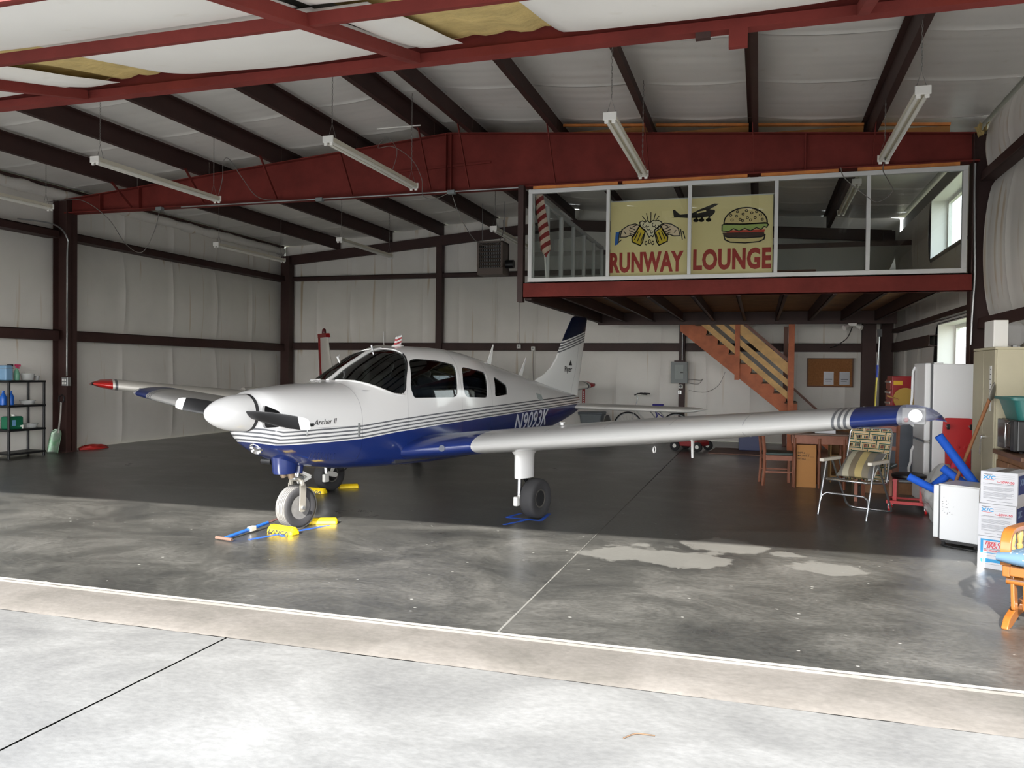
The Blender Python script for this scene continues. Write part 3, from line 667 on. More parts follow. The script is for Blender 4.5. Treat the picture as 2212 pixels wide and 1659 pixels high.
ink('spark_lines', [spl([(1407, 481), (1407, 460)]), spl([(1401, 479), (1397, 462)]), spl([(1413, 479), (1417, 463)]), spl([(1396, 478), (1388, 468)]), spl([(1418, 478), (1425, 469)])], .008)
ink('drop_outline', [spl(arc(1397, 526, 2.4, 0, 330, 8, 4)), spl(arc(1405, 523, 2.4, 0, 330, 8, 4.5)), spl(arc(1412, 526, 2.4, 0, 330, 8, 4))], .008)
# high wing airplane silhouette
fill('airplane_print', spl([(1452, 473), (1458, 472), (1455, 457), (1459, 456), (1471, 467), (1495, 466), (1512, 458), (1545, 446), (1555, 447), (1535, 458), (1546, 459), (1547, 464), (1540, 472), (1515, 475), (1490, 475), (1468, 473)]), M_INK, 2)
for px_ in (1508, 1520, 1535): ink('airplane_gear', [spl([(px_, 473), (px_ - 3, 480)]), spl(arc(px_ - 2, 480, 4.0, 0, 360, 8, 2.2))], .018, 2)
ink('airplane_wing_line', [spl([(1500, 470), (1540, 467)])], .005, 5); 
fill('airplane_window', spl([(1508, 463), (1527, 459), (1528, 462), (1508, 466)]), M_CREAM, 4)
# burger
bun = spl(arc(1611, 488, 45, 0, 180, 20, -31)); bunp = bun + spl([(1566, 490), (1611, 491), (1656, 490)])
fill('bun_print', bunp, M_BUN, 2); ink('bun_outline', [bunp], .014, closed=True)
for sx_, sy_ in ((1583, 482), (1592, 474), (1600, 481), (1594, 465), (1606, 470), (1613, 463), (1615, 478), (1624, 468), (1631, 478), (1634, 466), (1642, 473), (1646, 482), (1622, 483), (1605, 484), (1580, 472)):
    ink('sesame_seed', [spl(arc(sx_, sy_, 2.6, 0, 360, 7, 2.2))], .007)
lt_ = spl([(1562, 492), (1570, 489), (1611, 491), (1652, 489), (1659, 493), (1655, 499), (1650, 497), (1644, 503), (1634, 499), (1622, 505), (1610, 500), (1598, 505), (1586, 500), (1576, 506), (1562, 504)])
fill('lettuce_print', lt_, M_LETT, 3); ink('lettuce_outline', [lt_], .011, closed=True)
fill('tomato_print', spl([(1570, 503), (1652, 503), (1650, 509), (1572, 509)]), M_TOM, 1)
pt = spl([(1563, 508), (1650, 508), (1651, 514), (1640, 518), (1600, 520), (1572, 517), (1565, 513)]); fill('patty_print', pt, M_PATTY, 2)
lb = spl([(1566, 514), (1575, 518), (1611, 520), (1645, 518), (1652, 514), (1650, 523), (1640, 528), (1611, 530), (1580, 528), (1569, 523)])
fill('lower_bun_print', lb, M_BUN, 1); ink('lower_bun_outline', [lb], .013, closed=True)

# lounge furniture silhouettes behind the right panes
ltb = thing('lounge_table', 'small dark wooden table behind the fourth lounge pane', 'table', (.45, 12.55, 2.92))
MB().box(-.3, .3, -.25, .25, .14, .17).obj('tabletop', mat('dark_table_wood', (96, 50, 36), .5, var=.2), ltb, bevel=.01)
for sx_ in (-.26, .26):
    for sy_ in (-.2, .2): MB().box(sx_ - .02, sx_ + .02, sy_ - .02, sy_ + .02, 0, .14).obj('leg', MATS['dark_table_wood'], ltb)
pp = tag(MB().prism([(0, 0), (.13, 0), (.11, .26)], (1.62, 11.96, 2.921), (1, 0, 0), (0, .08, 1), (0, .004, 0)).obj('paper_sheet', mat('white_paper', (236, 236, 234), .7)), 'white folded paper leaning at the bottom of the last lounge pane', 'paper')

# ---- stairs behind the platform
stt = thing('wooden_staircase', 'wooden staircase with plank railing rising to the lounge behind the platform', 'staircase', (0, 0, 0))
M_STR = mat('stained_stringer', (176, 96, 58), .6, var=.25, vs_=4); M_TREAD = mat('dark_tread', (92, 66, 46), .7, var=.2)
sx0, sz0, run, rise, ns = -1.55, 2.80, .232, .203, 14
y0s, y1s = 17.78, 18.6
ptop = [];
for i in range(ns):
    ptop += [(sx0 + i * run, sz0 - i * rise), (sx0 + (i + 1) * run, sz0 - i * rise)]
ptop = [p for p in ptop if p[1] > -.01]
xe = ptop[-1][0]
poly = ptop + [(xe, 0.0), (xe - .28, 0.0), (sx0 - .10, sz0 - .31), (sx0 - .10, sz0)]
for y in (y0s, y1s): MB().prism(poly, (0, y, 0), (1, 0, 0), (0, 0, 1), (0, .04, 0)).obj('stringer', M_STR, stt)
for i in range(1, ns):
    z = sz0 - i * rise
    if z < .1: break
    MB().box(sx0 + i * run - .02, sx0 + (i + 1) * run, y0s - .0, y1s + .04, z, z + .03).obj('tread', M_TREAD, stt)
    MB().box(sx0 + i * run - .02, sx0 + i * run, y0s + .04, y1s, z + .03, z + rise).obj('riser', M_TREAD, stt)
dx, dz = run, -rise
def srail(h, w, name, m):
    a = Vector((sx0 + .05, y0s - .03, sz0 - .02 + h)); k = 9.2
    b = a + Vector((dx * k, 0, dz * k)); a2 = a - Vector((dx * .5, 0, dz * .5))
    MB().bar(a2, b, .03, w, up=(0, 0, 1)).obj(name, m, stt)
M_RAIL = mat('pale_pine_rail', (206, 164, 104), .6, var=.18, vs_=6)
srail(.17, .115, 'rail_board', M_RAIL); srail(.43, .11, 'rail_board', M_RAIL); srail(.72, .19, 'rail_board', M_RAIL); srail(.90, .06, 'handrail', mat('dark_handrail', (104, 58, 38), .5))
MB().box(-.50, -.40, y0s - .08, y0s - .035, 1.45, 2.62).obj('newel_post', M_STR, stt); MB().box(.57, .69, y0s - .1, y0s - .035, 0, 2.62).obj('newel_post', M_STR, stt)
MB().box(.50, .59, y1s - .02, y1s + .06, 0, 2.62).obj('newel_post', MATS['dark_handrail'], stt)
MB().bar((.66, y1s, 1.32), (1.42, y1s, .62), .04, .05).obj('wall_handrail', MATS['dark_handrail'], stt)

# ================================================================ LIGHT FIXTURES, HEATER, WIRES
M_TUBE = mat('fluorescent_tube_off', (238, 236, 226), .3); M_FIX = mat('cream_fixture_enamel', (232, 226, 208), .4)
def fixture(label, x, y, z, L=2.44, group=None):
    t = thing('fluorescent_light', label, 'ceiling light', (x, y, z), 0, 'unlit twin-tube shop lights hanging on chains')
    MB().prism([(-.062, .02), (-.05, .065), (.05, .065), (.062, .02), (.05, .02), (.035, .03), (-.035, .03), (-.05, .02)], (0, 0.02, 0), (1, 0, 0), (0, 0, 1), (0, L - .04, 0)).obj('housing', M_FIX, t)
    for yy in (0, L - .02): MB().box(-.068, .068, yy, yy + .02, -.005, .075).obj('end_plate', M_WHITE, t, bevel=.004)
    for xx in (-.036, .036):
        MB().cyl((xx, .035, .003), (xx, L - .035, .003), .019, n=12).obj('tube', M_TUBE, t, smooth=60)
        for yy in (.012, L - .032): MB().box(xx - .02, xx + .02, yy, yy + .02, -.035, .022).obj('lamp_holder', M_WHITE, t, bevel=.005)
    zt_ = (rafter_top(x) if min(abs(x - p) for p in PX) < .1 else roof_z(x) - .005) - z
    for yy in (.1, L - .1):
        mb = MB(); mb.tube([(-.05, yy, .07), (0, yy, .24), (.05, yy, .07)], .003, n=5)
        n = int((zt_ - .24) / .035)
        for k in range(n):
            zc = .24 + k * .035
            mb.tube([(.0 + .007 * math.cos(a), yy, zc + .02 + .021 * math.sin(a)) if k % 2 else (0, yy + .007 * math.cos(a), zc + .02 + .021 * math.sin(a)) for a in [i * pi / 3 for i in range(6)]], .0028, n=4, closed=True)
        mb.obj('chain', M_WIRE, t)
    return t
fixture('unlit twin-tube shop light at the far left, above the shelf unit', -11.36, 8.25, 4.2)
fixture('unlit twin-tube shop light between the second and third roof purlins from the side wall', -8.08, 8.25, 4.17)
fixture('unlit twin-tube shop light hanging below the roof ridge over the airplane', -4.79, 8.3, 4.2)
fixture('unlit twin-tube shop light hanging in front of the sign panes', -1.46, 7.98, 4.1)
fixture('unlit twin-tube shop light hanging over the right end of the lounge', 1.37, 8.06, 4.13)
fixture('unlit twin-tube shop light in the far rear corner of the hangar', -10.61, 13.98, 4.06)
fixture('unlit twin-tube shop light in the rear bay above the second airplane', -8.25, 14.78, 4.2)
fixture('unlit twin-tube shop light in the rear bay next to the unit heater', -4.62, 13.84, 4.12)
t_ = fixture('unlit twin-tube shop light inside the lounge behind the glass', 1.35, 13.1, 4.45)

uh = thing('unit_heater', 'brown louvred unit heater hanging near the rear wall', 'heater', (-5.92, 17.5, 3.78))
M_HEAT = mat('brown_heater_enamel', (104, 90, 82), .5)
MB().box(-.31, .31, .03, .5, 0, .16).box(-.31, -.26, 0, .5, .16, .76).box(.26, .31, 0, .5, .16, .76).box(-.31, .31, 0, .5, .72, .76).box(-.31, .31, .42, .5, 0, .76).obj('casing', M_HEAT, uh, bevel=.006)
for i in range(7): MB().bar((-.26, .02, .2 + i * .08), (.26, .02, .2 + i * .08), .05, .008, up=(0, -.6, .8)).obj('louver', M_HEAT, uh)
for i in range(12): MB().box(-.24 + i * .043, -.232 + i * .043, .05, .07, .16, .72).obj('fin', M_STEEL, uh)
MB().box(-.27, .27, .3, .31, .16, .72).obj('heat_exchanger', M_BLACK, uh)
MB().cyl((.32, .25, .25), (.50, .25, .25), .1).obj('fan_motor', M_BLACK, uh, smooth=50)
for x in (-.27, .27): MB().tube([(x, .25, .76), (x, .25, roof_z(-5.9) - 3.76)], .008).obj('hanger_rod', M_STEEL, uh)
def wire(name, label, pts, r=.006, m=None, parent=None):
    P = [Vector(p) for p in pts]; out = []
    for i in range(len(P) - 1):
        a, b, c, d = P[max(i - 1, 0)], P[i], P[i + 1], P[min(i + 2, len(P) - 1)]
        for k in range(6):
            t = k / 6; out.append(0.5 * ((2 * b) + (c - a) * t + (2 * a - 5 * b + 4 * c - d) * t * t + (3 * b - a - 3 * c + d) * t ** 3))
    out.append(P[-1])
    o = MB().tube(out, r, n=6).obj(name, m or M_WIRE, parent, smooth=60)
    if label: tag(o, label, 'wire')
    return o
wire('hanging_wire', 'grey wire looping off the fixture beside the steel column', [(-11.36, 10.6, 4.3), (-11.25, 11.2, 4.45), (-11.05, 11.6, 4.2), (-10.75, 11.7, 3.75), (-10.4, 11.7, 3.6), (-10.15, 11.7, 3.95), (-10.05, 11.72, 4.32)])
wire('hanging_wire', 'grey wire arching over the rafter next to the second shop light', [(-8.75, 11.6, 4.5), (-8.6, 11.5, 4.75), (-8.55, 11.45, 5.0), (-8.4, 11.4, 5.02), (-8.2, 11.5, 4.7), (-8.0, 11.65, 4.42), (-7.5, 11.7, 4.36), (-6.95, 11.72, 4.35)])
wire('hanging_wire', 'pale wire curling in front of the rafter below the ridge', [(-5.55, 11.6, 4.7), (-5.45, 11.55, 5.0), (-5.6, 11.5, 5.2), (-5.75, 11.5, 5.05), (-5.5, 11.5, 5.05), (-5.2, 11.55, 4.85), (-5.05, 11.6, 4.55), (-5.05, 11.66, 4.3), (-4.85, 11.68, 4.25), (-4.62, 11.7, 4.34)], .005)
wire('hanging_wire', 'grey wire sagging below the rafter towards the rear light', [(-4.6, 11.74, 4.32), (-4.55, 12.0, 4.0), (-4.5, 12.6, 3.72), (-4.4, 13.2, 3.72), (-4.4, 13.7, 4.0), (-4.45, 13.9, 4.3)])
wire('hanging_wire', 'grey wire drooping in front of the last lounge panes', [(1.0, 11.66, 4.36), (1.05, 11.6, 4.2), (1.3, 11.55, 3.95), (1.45, 11.5, 3.85), (1.6, 11.4, 3.95), (1.55, 11.3, 4.05), (1.42, 10.9, 4.12), (1.38, 10.4, 4.15)])
cnd = wire('conduit_pipe', None, [(-12.2, 10.8, 4.1), (-12.05, 11.4, 4.1), (-12.06, 11.7, 3.9), (-12.06, 11.70, 3.5), (-12.06, 11.70, 1.4)], .014, M_STEEL); tag(cnd, 'galvanised conduit running down the steel column by the shelf', 'conduit')
ob_ = tag(MB().box(-12.12, -11.98, 11.64, 11.72, 1.22, 1.38).obj('outlet_box', M_STEEL, bevel=.005), 'metal four-outlet box on the steel column', 'outlet')
for i in (0, 1):
    for j in (0, 1): MB().box(-12.10 + i * .05, -12.07 + i * .05, 11.636, 11.642, 1.25 + j * .06, 1.29 + j * .06).obj('socket', M_WHITE, ob_)
cnd2 = wire('conduit_pipe', None, [(2.62, 11.74, 4.34), (2.62, 11.735, 3.9), (2.63, 11.735, 3.4), (2.64, 11.735, 2.9), (2.62, 11.735, 2.4), (2.61, 11.735, 2.0)], .015, M_STEEL); tag(cnd2, 'galvanised conduit bending down beside the lounge window', 'conduit')
# ================================================================ THE AIRPLANE (local frame: X aft, Y starboard, Z up; origin at the nose wheel contact)
ST = [
[-.60,.27,.95,1.13,1.345,2.2,2.2],[-.56,.36,.885,1.12,1.372,2.3,2.3],[-.48,.42,.81,1.10,1.392,2.4,2.4],[-.30,.485,.715,1.06,1.414,2.5,2.5],
[-.05,.53,.63,1.02,1.436,2.6,2.6],[.36,.565,.575,1.0,1.463,2.7,3.0],[.50,.57,.565,1.0,1.53,2.6,3.2],[.613,.575,.56,1.0,1.602,2.6,3.4],
[.816,.58,.55,1.0,1.704,2.8,3.6],[1.03,.585,.545,1.0,1.80,3.1,3.8],[1.25,.585,.54,1.0,1.842,3.1,4],[1.48,.585,.535,1.0,1.86,3.1,4],
[1.80,.58,.53,1.0,1.859,3.1,4],[2.23,.56,.53,1.0,1.832,3.0,3.8],[2.70,.52,.535,1.0,1.768,2.6,3.4],[3.20,.45,.555,1.0,1.674,2.3,3],
[3.75,.37,.60,1.01,1.572,2.2,2.6],[4.34,.28,.68,1.03,1.455,2.1,2.3],[4.99,.175,.81,1.05,1.327,2,2.1],[5.45,.10,.92,1.08,1.245,2,2],[5.66,.05,.985,1.09,1.21,2,2]]
def sec_at(st, x):
    n = len(st)
    if x <= st[0][0]: return st[0][1:]
    if x >= st[-1][0]: return st[-1][1:]
    i = max(k for k in range(n - 1) if st[k][0] <= x)
    x0, x1 = st[i][0], st[i + 1][0]; h = x1 - x0; t = (x - x0) / h
    out = []
    for c in range(1, 7):
        def slope(k):
            if k == 0 or k == n - 1: a = max(k - 1, 0); return (st[a + 1][c] - st[a][c]) / (st[a + 1][0] - st[a][0])
            d0 = (st[k][c] - st[k - 1][c]) / (st[k][0] - st[k - 1][0]); d1 = (st[k + 1][c] - st[k][c]) / (st[k + 1][0] - st[k][0])
            return 0 if d0 * d1 <= 0 else 2 * d0 * d1 / (d0 + d1)
        m0, m1, p0, p1 = slope(i) * h, slope(i + 1) * h, st[i][c], st[i + 1][c]
        out.append((2 * t ** 3 - 3 * t * t + 1) * p0 + (t ** 3 - 2 * t * t + t) * m0 + (-2 * t ** 3 + 3 * t * t) * p1 + (t ** 3 - t * t) * m1)
    return out
def ysurf(st, x, z):
    w, zb, zm, zt, pu, pl = sec_at(st, x)
    q, p = ((z - zm) / (zt - zm), pu) if z >= zm else ((zm - z) / (zm - zb), pl)
    return 0.0 if q >= 1 else w * (1 - q ** p) ** (1 / p)
def ring(st, x, n, off=0.0):
    w, zb, zm, zt, pu, pl = sec_at(st, x); w -= off; zb += off; zt -= off; out = []
    w = max(w, .005)
    for k in range(n):
        a = 2 * pi * k / n; c, s = math.cos(a), math.sin(a); p = pu if s >= 0 else pl
        out.append((x, w * math.copysign(abs(c) ** (2 / p), c), zm + (zt - zm if s >= 0 else zm - zb) * math.copysign(abs(s) ** (2 / p), s)))
    return out
def stations(st, n):
    xs = [st[0][0]]; L = st[-1][0] - st[0][0]
    k = [lerp(st[0][0], st[-1][0], (i / n)) for i in range(1, n)]
    return sorted(set([round(v, 4) for v in xs + k + [s[0] for s in st] ]))

def paint(name, base, second, rules, rough=.22):
    """glossy paint; rules(nt, x, y, z) -> socket 0..1 for second colour, socket 0..1 for grey stripe"""
    m = bpy.data.materials.new(name); m.use_nodes = True; nt = m.node_tree; b = nt.nodes['Principled BSDF']
    b.inputs['Roughness'].default_value = rough; b.inputs['Coat Weight'].default_value = .5; b.inputs['Coat Roughness'].default_value = .06
    tc = nt.nodes.new('ShaderNodeTexCoord'); s = nt.nodes.new('ShaderNodeSeparateXYZ'); nt.links.new(tc.outputs['Object'], s.inputs[0])
    def M(op, a, b_=None):
        n = nt.nodes.new('ShaderNodeMath'); n.operation = op
        for i, v in enumerate((a, b_)):
            if v is None: continue
            if isinstance(v, (int, float)): n.inputs[i].default_value = v
            else: nt.links.new(v, n.inputs[i])
        return n.outputs[0]
    navy, stripe, line = rules(M, nt, s.outputs[0], s.outputs[1], s.outputs[2])
    m1 = nt.nodes.new('ShaderNodeMixRGB'); m1.inputs[1].default_value = lin(base) + (1,); m1.inputs[2].default_value = lin(second) + (1,); nt.links.new(navy, m1.inputs[0])
    m2 = nt.nodes.new('ShaderNodeMixRGB'); m2.inputs[2].default_value = lin((92, 94, 98)) + (1,); nt.links.new(stripe, m2.inputs[0]); nt.links.new(m1.outputs[0], m2.inputs[1])
    last = m2.outputs[0]
    if line is not None:
        m3 = nt.nodes.new('ShaderNodeMixRGB'); m3.blend_type = 'MULTIPLY'; m3.inputs[2].default_value = (.62, .62, .64, 1); nt.links.new(line, m3.inputs[0]); nt.links.new(last, m3.inputs[1]); last = m3.outputs[0]
    nt.links.new(last, b.inputs['Base Color'])
    MATS[name] = m
    return m
WHITE_P, NAVY_P = (212, 211, 210), (22, 40, 98)
def seg_sum(M, nt, x, pts):
    acc = None
    for (x0, z0), (x1, z1) in zip(pts[:-1], pts[1:]):
        r = nt.nodes.new('ShaderNodeMapRange'); r.inputs[1].default_value = x0; r.inputs[2].default_value = x1; r.inputs[3].default_value = 0; r.inputs[4].default_value = z1 - z0
        nt.links.new(x, r.inputs[0]); acc = r.outputs[0] if acc is None else M('ADD', acc, r.outputs[0])
    return M('ADD', acc, pts[0][1])
def fus_rules(M, nt, x, y, z):
    L = seg_sum(M, nt, x, [(-.62, .905), (-.5, .875), (-.2, .888), (.34, .90), (.85, .942), (1.53, .981), (2.47, 1.022), (3.78, 1.054), (5.51, 1.091)])
    d = M('SUBTRACT', z, L)
    navy = M('LESS_THAN', d, 0)
    per = .036
    fr = M('FRACT', M('DIVIDE', M('SUBTRACT', d, .012), per))
    inb = M('MULTIPLY', M('GREATER_THAN', d, .012), M('LESS_THAN', d, .012 + per * 3.6))
    stripe = M('MULTIPLY', inb, M('LESS_THAN', fr, .42))
    # panel seams: firewall line, door lines
    ln = None
    for xs in (.345, 1.0, 1.95, 2.62, 4.15):
        k = M('LESS_THAN', M('ABSOLUTE', M('SUBTRACT', x, xs)), .0028); ln = k if ln is None else M('MAXIMUM', ln, k)
    cl = M('MULTIPLY', M('LESS_THAN', M('ABSOLUTE', M('SUBTRACT', z, 1.035)), .0025), M('LESS_THAN', x, .345))
    return navy, stripe, M('MAXIMUM', ln, cl)
M_FUS = paint('fuselage_paint', WHITE_P, NAVY_P, fus_rules)
def wing_rules(M, nt, x, y, z):
    a = M('ABSOLUTE', y)
    navy = M('MAXIMUM', M('GREATER_THAN', a, 4.905), M('MULTIPLY', M('LESS_THAN', a, 1.265), M('LESS_THAN', x, 1.75)))
    fr = M('FRACT', M('DIVIDE', M('SUBTRACT', a, 4.765), .045))
    stripe = M('MULTIPLY', M('MULTIPLY', M('GREATER_THAN', a, 4.765), M('LESS_THAN', a, 4.90)), M('LESS_THAN', fr, .5))
    f2 = M('FRACT', M('DIVIDE', M('SUBTRACT', a, 1.42), .66))
    ln = M('MULTIPLY', M('LESS_THAN', f2, .012), M('GREATER_THAN', x, 1.32))
    return navy, stripe, M('MULTIPLY', ln, M('LESS_THAN', a, 4.7))
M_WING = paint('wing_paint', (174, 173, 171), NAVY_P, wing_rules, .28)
def fin_rules(M, nt, x, y, z):
    d = M('SUBTRACT', z, M('ADD', M('MULTIPLY', M('SUBTRACT', x, 5.15), .26), 2.05))
    navy = M('GREATER_THAN', d, 0)
    fr = M('FRACT', M('DIVIDE', M('ADD', d, .15), .0375))
    stripe = M('MULTIPLY', M('MULTIPLY', M('LESS_THAN', d, -.01), M('GREATER_THAN', d, -.15)), M('LESS_THAN', fr, .5))
    hinge = M('LESS_THAN', M('ABSOLUTE', M('SUBTRACT', x, M('ADD', 5.438, M('MULTIPLY', M('SUBTRACT', z, 1.249), .236)))), .004)
    return navy, stripe, hinge
M_FIN = paint('fin_paint', (226, 226, 224), (16, 22, 46), fin_rules, .3)
M_TRIM = mat('dark_cabin_trim', (40, 40, 44), .8)
M_PGLASS = glass('smoked_cabin_glass', (168, 172, 172), ior=1.5)

def apply_bool(base_mb, base_mats, cutter_mb, op, name):
    """exact boolean between two builders; returns a new mesh datablock"""
    me = bpy.data.meshes.new(name); me.from_pydata(base_mb.v, [], base_mb.f)
    for x in base_mats: me.materials.append(x)
    me.polygons.foreach_set('material_index', base_mb.m)
    a = bpy.data.objects.new('bool_a', me); col.objects.link(a)
    mc = bpy.data.meshes.new('cut'); mc.from_pydata(cutter_mb.v, [], cutter_mb.f)
    bm = bmesh.new(); bm.from_mesh(mc); bmesh.ops.recalc_face_normals(bm, faces=bm.faces); bm.to_mesh(mc); bm.free()
    c = bpy.data.objects.new('bool_c', mc); col.objects.link(c)
    md = a.modifiers.new('b', 'BOOLEAN'); md.operation = op; md.solver = 'EXACT'; md.object = c
    dg = bpy.context.evaluated_depsgraph_get(); out = bpy.data.meshes.new_from_object(a.evaluated_get(dg))
    bpy.data.objects.remove(a); bpy.data.objects.remove(c); bpy.data.meshes.remove(me); bpy.data.meshes.remove(mc)
    out.name = name
    return out
def shell_mb(st, o1, o2, ns, nr):
    """hollow closed shell: outer surface at inset o1, inner surface at inset o2"""
    mb = MB(); xs = stations(st, ns)
    mb.k = 0; mb.loft([ring(st, x, nr, o1) for x in xs])
    n0 = len(mb.f)
    xi = [min(max(x, xs[0] + (o2 - o1)), xs[-1] - .03) for x in xs]; xi = sorted(set(xi))
    mb.k = 1; mb.loft([ring(st, x, nr, o2) for x in xi])
    # outer faces outward, inner faces inward
    def orient(lo, hi, sign):
        f = mb.f[lo + nr * 3]; p = [Vector(mb.v[i]) for i in f]; nrm = (p[1] - p[0]).cross(p[2] - p[0]); cen = sum(p, Vector()) / len(p)
        ax = Vector((cen.x, 0, 1.05)); good = nrm.dot(cen - ax) * sign > 0
        if not good: mb.f[lo:hi] = [tuple(reversed(q)) for q in mb.f[lo:hi]]
    orient(0, n0, 1); orient(n0, len(mb.f), -1)
    return mb
def rounded(poly, r=.05, n=4):
    out = []; m = len(poly)
    for i in range(m):
        p0, p1, p2 = Vector(poly[i - 1]), Vector(poly[i]), Vector(poly[(i + 1) % m])
        a = (p0 - p1); b = (p2 - p1); rr = min(r, a.length * .45, b.length * .45)
        s, e = p1 + a.normalized() * rr, p1 + b.normalized() * rr
        for k in range(n + 1):
            t = k / n; out.append(tuple((1 - t) ** 2 * s + 2 * t * (1 - t) * p1 + t * t * e))
    return out
WIN = {'front': rounded([(1.055, 1.40), (1.10, 1.30), (1.13, 1.292), (1.80, 1.283), (1.865, 1.31), (1.925, 1.655), (1.60, 1.70), (1.26, 1.712), (1.15, 1.69)], .06),
       'rear': rounded([(1.985, 1.42), (2.02, 1.28), (2.515, 1.262), (2.585, 1.57), (2.04, 1.635)], .06),
       'aft': rounded([(2.70, 1.272), (3.075, 1.288), (3.11, 1.40), (2.775, 1.522)], .04)}
WSH = [(.405, 1.480), (.47, 1.478), (.62, 1.42), (.80, 1.350), (.93, 1.337), (.975, 1.38), (1.025, 1.52), (1.115, 1.665), (1.165, 1.76), (1.16, 1.81), (1.16, 1.95), (.30, 1.95)]

ARC = thing('light_airplane', 'white and navy low-wing propeller airplane parked nose toward the opening', 'airplane', (-4.401, 7.074, 0), math.atan2(.956, .294))
SHELL = shell_mb(ST, 0, .028, 84, 72)
cut = MB()
for p in WIN.values(): cut.prism(p, (0, -1.2, 0), (1, 0, 0), (0, 0, 1), (0, 2.4, 0))
cut.prism(WSH, (0, -1.2, 0), (1, 0, 0), (0, 0, 1), (0, 2.4, 0))
for s in (-1, 1):
    cut.prism(rounded([(s * .215, 1.04), (s * .40, 1.055), (s * .385, 1.20), (s * .215, 1.262)], .05), (-.9, 0, 0), (0, 1, 0), (0, 0, 1), (.62, 0, 0))
me = apply_bool(SHELL, [M_FUS, M_TRIM], cut, 'DIFFERENCE', 'fuselage')
me.polygons.foreach_set('use_smooth', [True] * len(me.polygons)); me.set_sharp_from_angle(angle=math.radians(38))
fus = bpy.data.objects.new('fuselage', me); col.objects.link(fus); fus.parent = ARC
THIN = shell_mb(ST, .010, .015, 84, 72)
def pane(poly, y0, y1, name='window_pane', m=None):
    c = MB().prism(poly, (0, y0, 0), (1, 0, 0), (0, 0, 1), (0, y1 - y0, 0))
    me = apply_bool(THIN, [m or M_PGLASS, m or M_PGLASS], c, 'INTERSECT', name)
    me.polygons.foreach_set('use_smooth', [True] * len(me.polygons)); me.set_sharp_from_angle(angle=math.radians(38))
    o = bpy.data.objects.new(name, me); col.objects.link(o); o.parent = ARC; return o
def grow(p, k):
    c = sum((Vector(q) for q in p), Vector((0, 0))) / len(p); return [tuple(c + (Vector(q) - c) * k) for q in p]
for p in WIN.values():
    pane(grow(p, 1.03), -1.2, -.02); pane(grow(p, 1.03), .02, 1.2)
wsg = grow(WSH, 1.02)
pane(wsg, -1.2, -.0, 'windshield'); pane(wsg, .0, 1.2, 'windshield')
# windshield centre post, following the profile of the glass
mb = MB(); rings = []
for i in range(14):
    x = lerp(.40, 1.18, i / 13); z = sec_at(ST, x)[3]
    rings.append([(x, y, z + dz) for y, dz in ((-.024, -.02), (.024, -.02), (.024, .006), (.018, .010), (-.018, .010), (-.024, .006))])
mb.loft(rings).obj('windshield_post', mat('white_airplane_trim', WHITE_P, .3, coat=.4), ARC, smooth=30)
M_WTRIM = MATS['white_airplane_trim']
# white lip along the lower edge of the windshield, dark seal along its rear edge
def surf_pt(x, z, side, off=.0): return (x, side * (ysurf(ST, x, z) + off), z)
for s in (-1, 1):
    L = [(.405, 1.474), (.47, 1.468), (.545, 1.440), (.62, 1.408), (.71, 1.370), (.80, 1.338), (.87, 1.325), (.95, 1.324)]
    MB().tube([surf_pt(x, z, s, .004) for x, z in L], .013, n=8).obj('windshield_lip', M_WTRIM, ARC, smooth=60)
    L = [(.94, 1.345), (.98, 1.385), (1.025, 1.52), (1.07, 1.595), (1.115, 1.665), (1.145, 1.72), (1.163, 1.765)]
    MB().tube([surf_pt(x, z, s, -.004) for x, z in L], .009, n=6).obj('window_seal', M_BLACK, ARC, smooth=60)
# interior
M_SEAT = mat('blue_grey_seat_cloth', (84, 92, 116), .85, var=.1); M_COVER = mat('silver_sunshade', (176, 190, 214), .35, metal=.3)
for x, y in ((1.42, -.27), (1.42, .27), (2.12, -.26), (2.12, .26)):
    MB().box(x - .25, x + .22, y - .2, y + .2, .82, .95).obj('cabin_seat_cushion', M_SEAT, ARC, bevel=.04, seg=3)
    MB().bar((x + .22, y, .92), (x + .36, y, 1.50), .40, .11, up=(1, 0, 0)).obj('cabin_seat_back', M_SEAT, ARC, bevel=.04, seg=3)
MB().box(-.30, .36, -.5, .5, 1.05, 1.08).box(.80, .86, -.49, .49, .95, 1.36).obj('instrument_panel', M_BLACK, ARC)
MB().grid(lambda u, v: (lerp(.45, .92, u), lerp(-.48, .48, v), 1.375 + .03 * math.cos((v - .5) * 3)), 6, 10).obj('glareshield', M_BLACK, ARC)
for y in (-.26, .26): MB().cyl((.86, y, 1.15), (1.02, y, 1.15), .012).tube([(1.02, y - .13, 1.22), (1.02, y - .11, 1.12), (1.02, y + .11, 1.12), (1.02, y + .13, 1.22)], .015).obj('control_yoke', M_BLACK, ARC)
MB().box(.9, 2.7, -.5, .5, .60, .64).obj('cabin_floor', M_TRIM, ARC)
# rolled sunshades lying on the sill behind the pilot window
MB().lathe([(.02, 0), (.075, .02), (.085, .2), (.08, .4), (.02, .42)], (1.12, -.40, 1.335), (1, 0, .02), 14).obj('sunshade_roll', M_COVER, ARC, smooth=50)
MB().lathe([(.02, 0), (.065, .02), (.07, .3), (.02, .32)], (1.55, -.42, 1.33), (1, .05, -.03), 14).obj('sunshade_roll', M_COVER, ARC, smooth=50)
MB().lathe([(.02, 0), (.09, .02), (.10, .12), (.02, .16)], (2.05, -.40, 1.36), (1, 0, 0), 14).obj('sunshade_roll', mat('blue_grey_sunshade', (128, 134, 170), .6), ARC, smooth=50)
MB().loft([ring(ST, -.30, 40, .04), [(p[0] + .02, p[1], p[2]) for p in ring(ST, -.30, 40, .04)]]).obj('engine_baffle', M_BLACK, ARC)

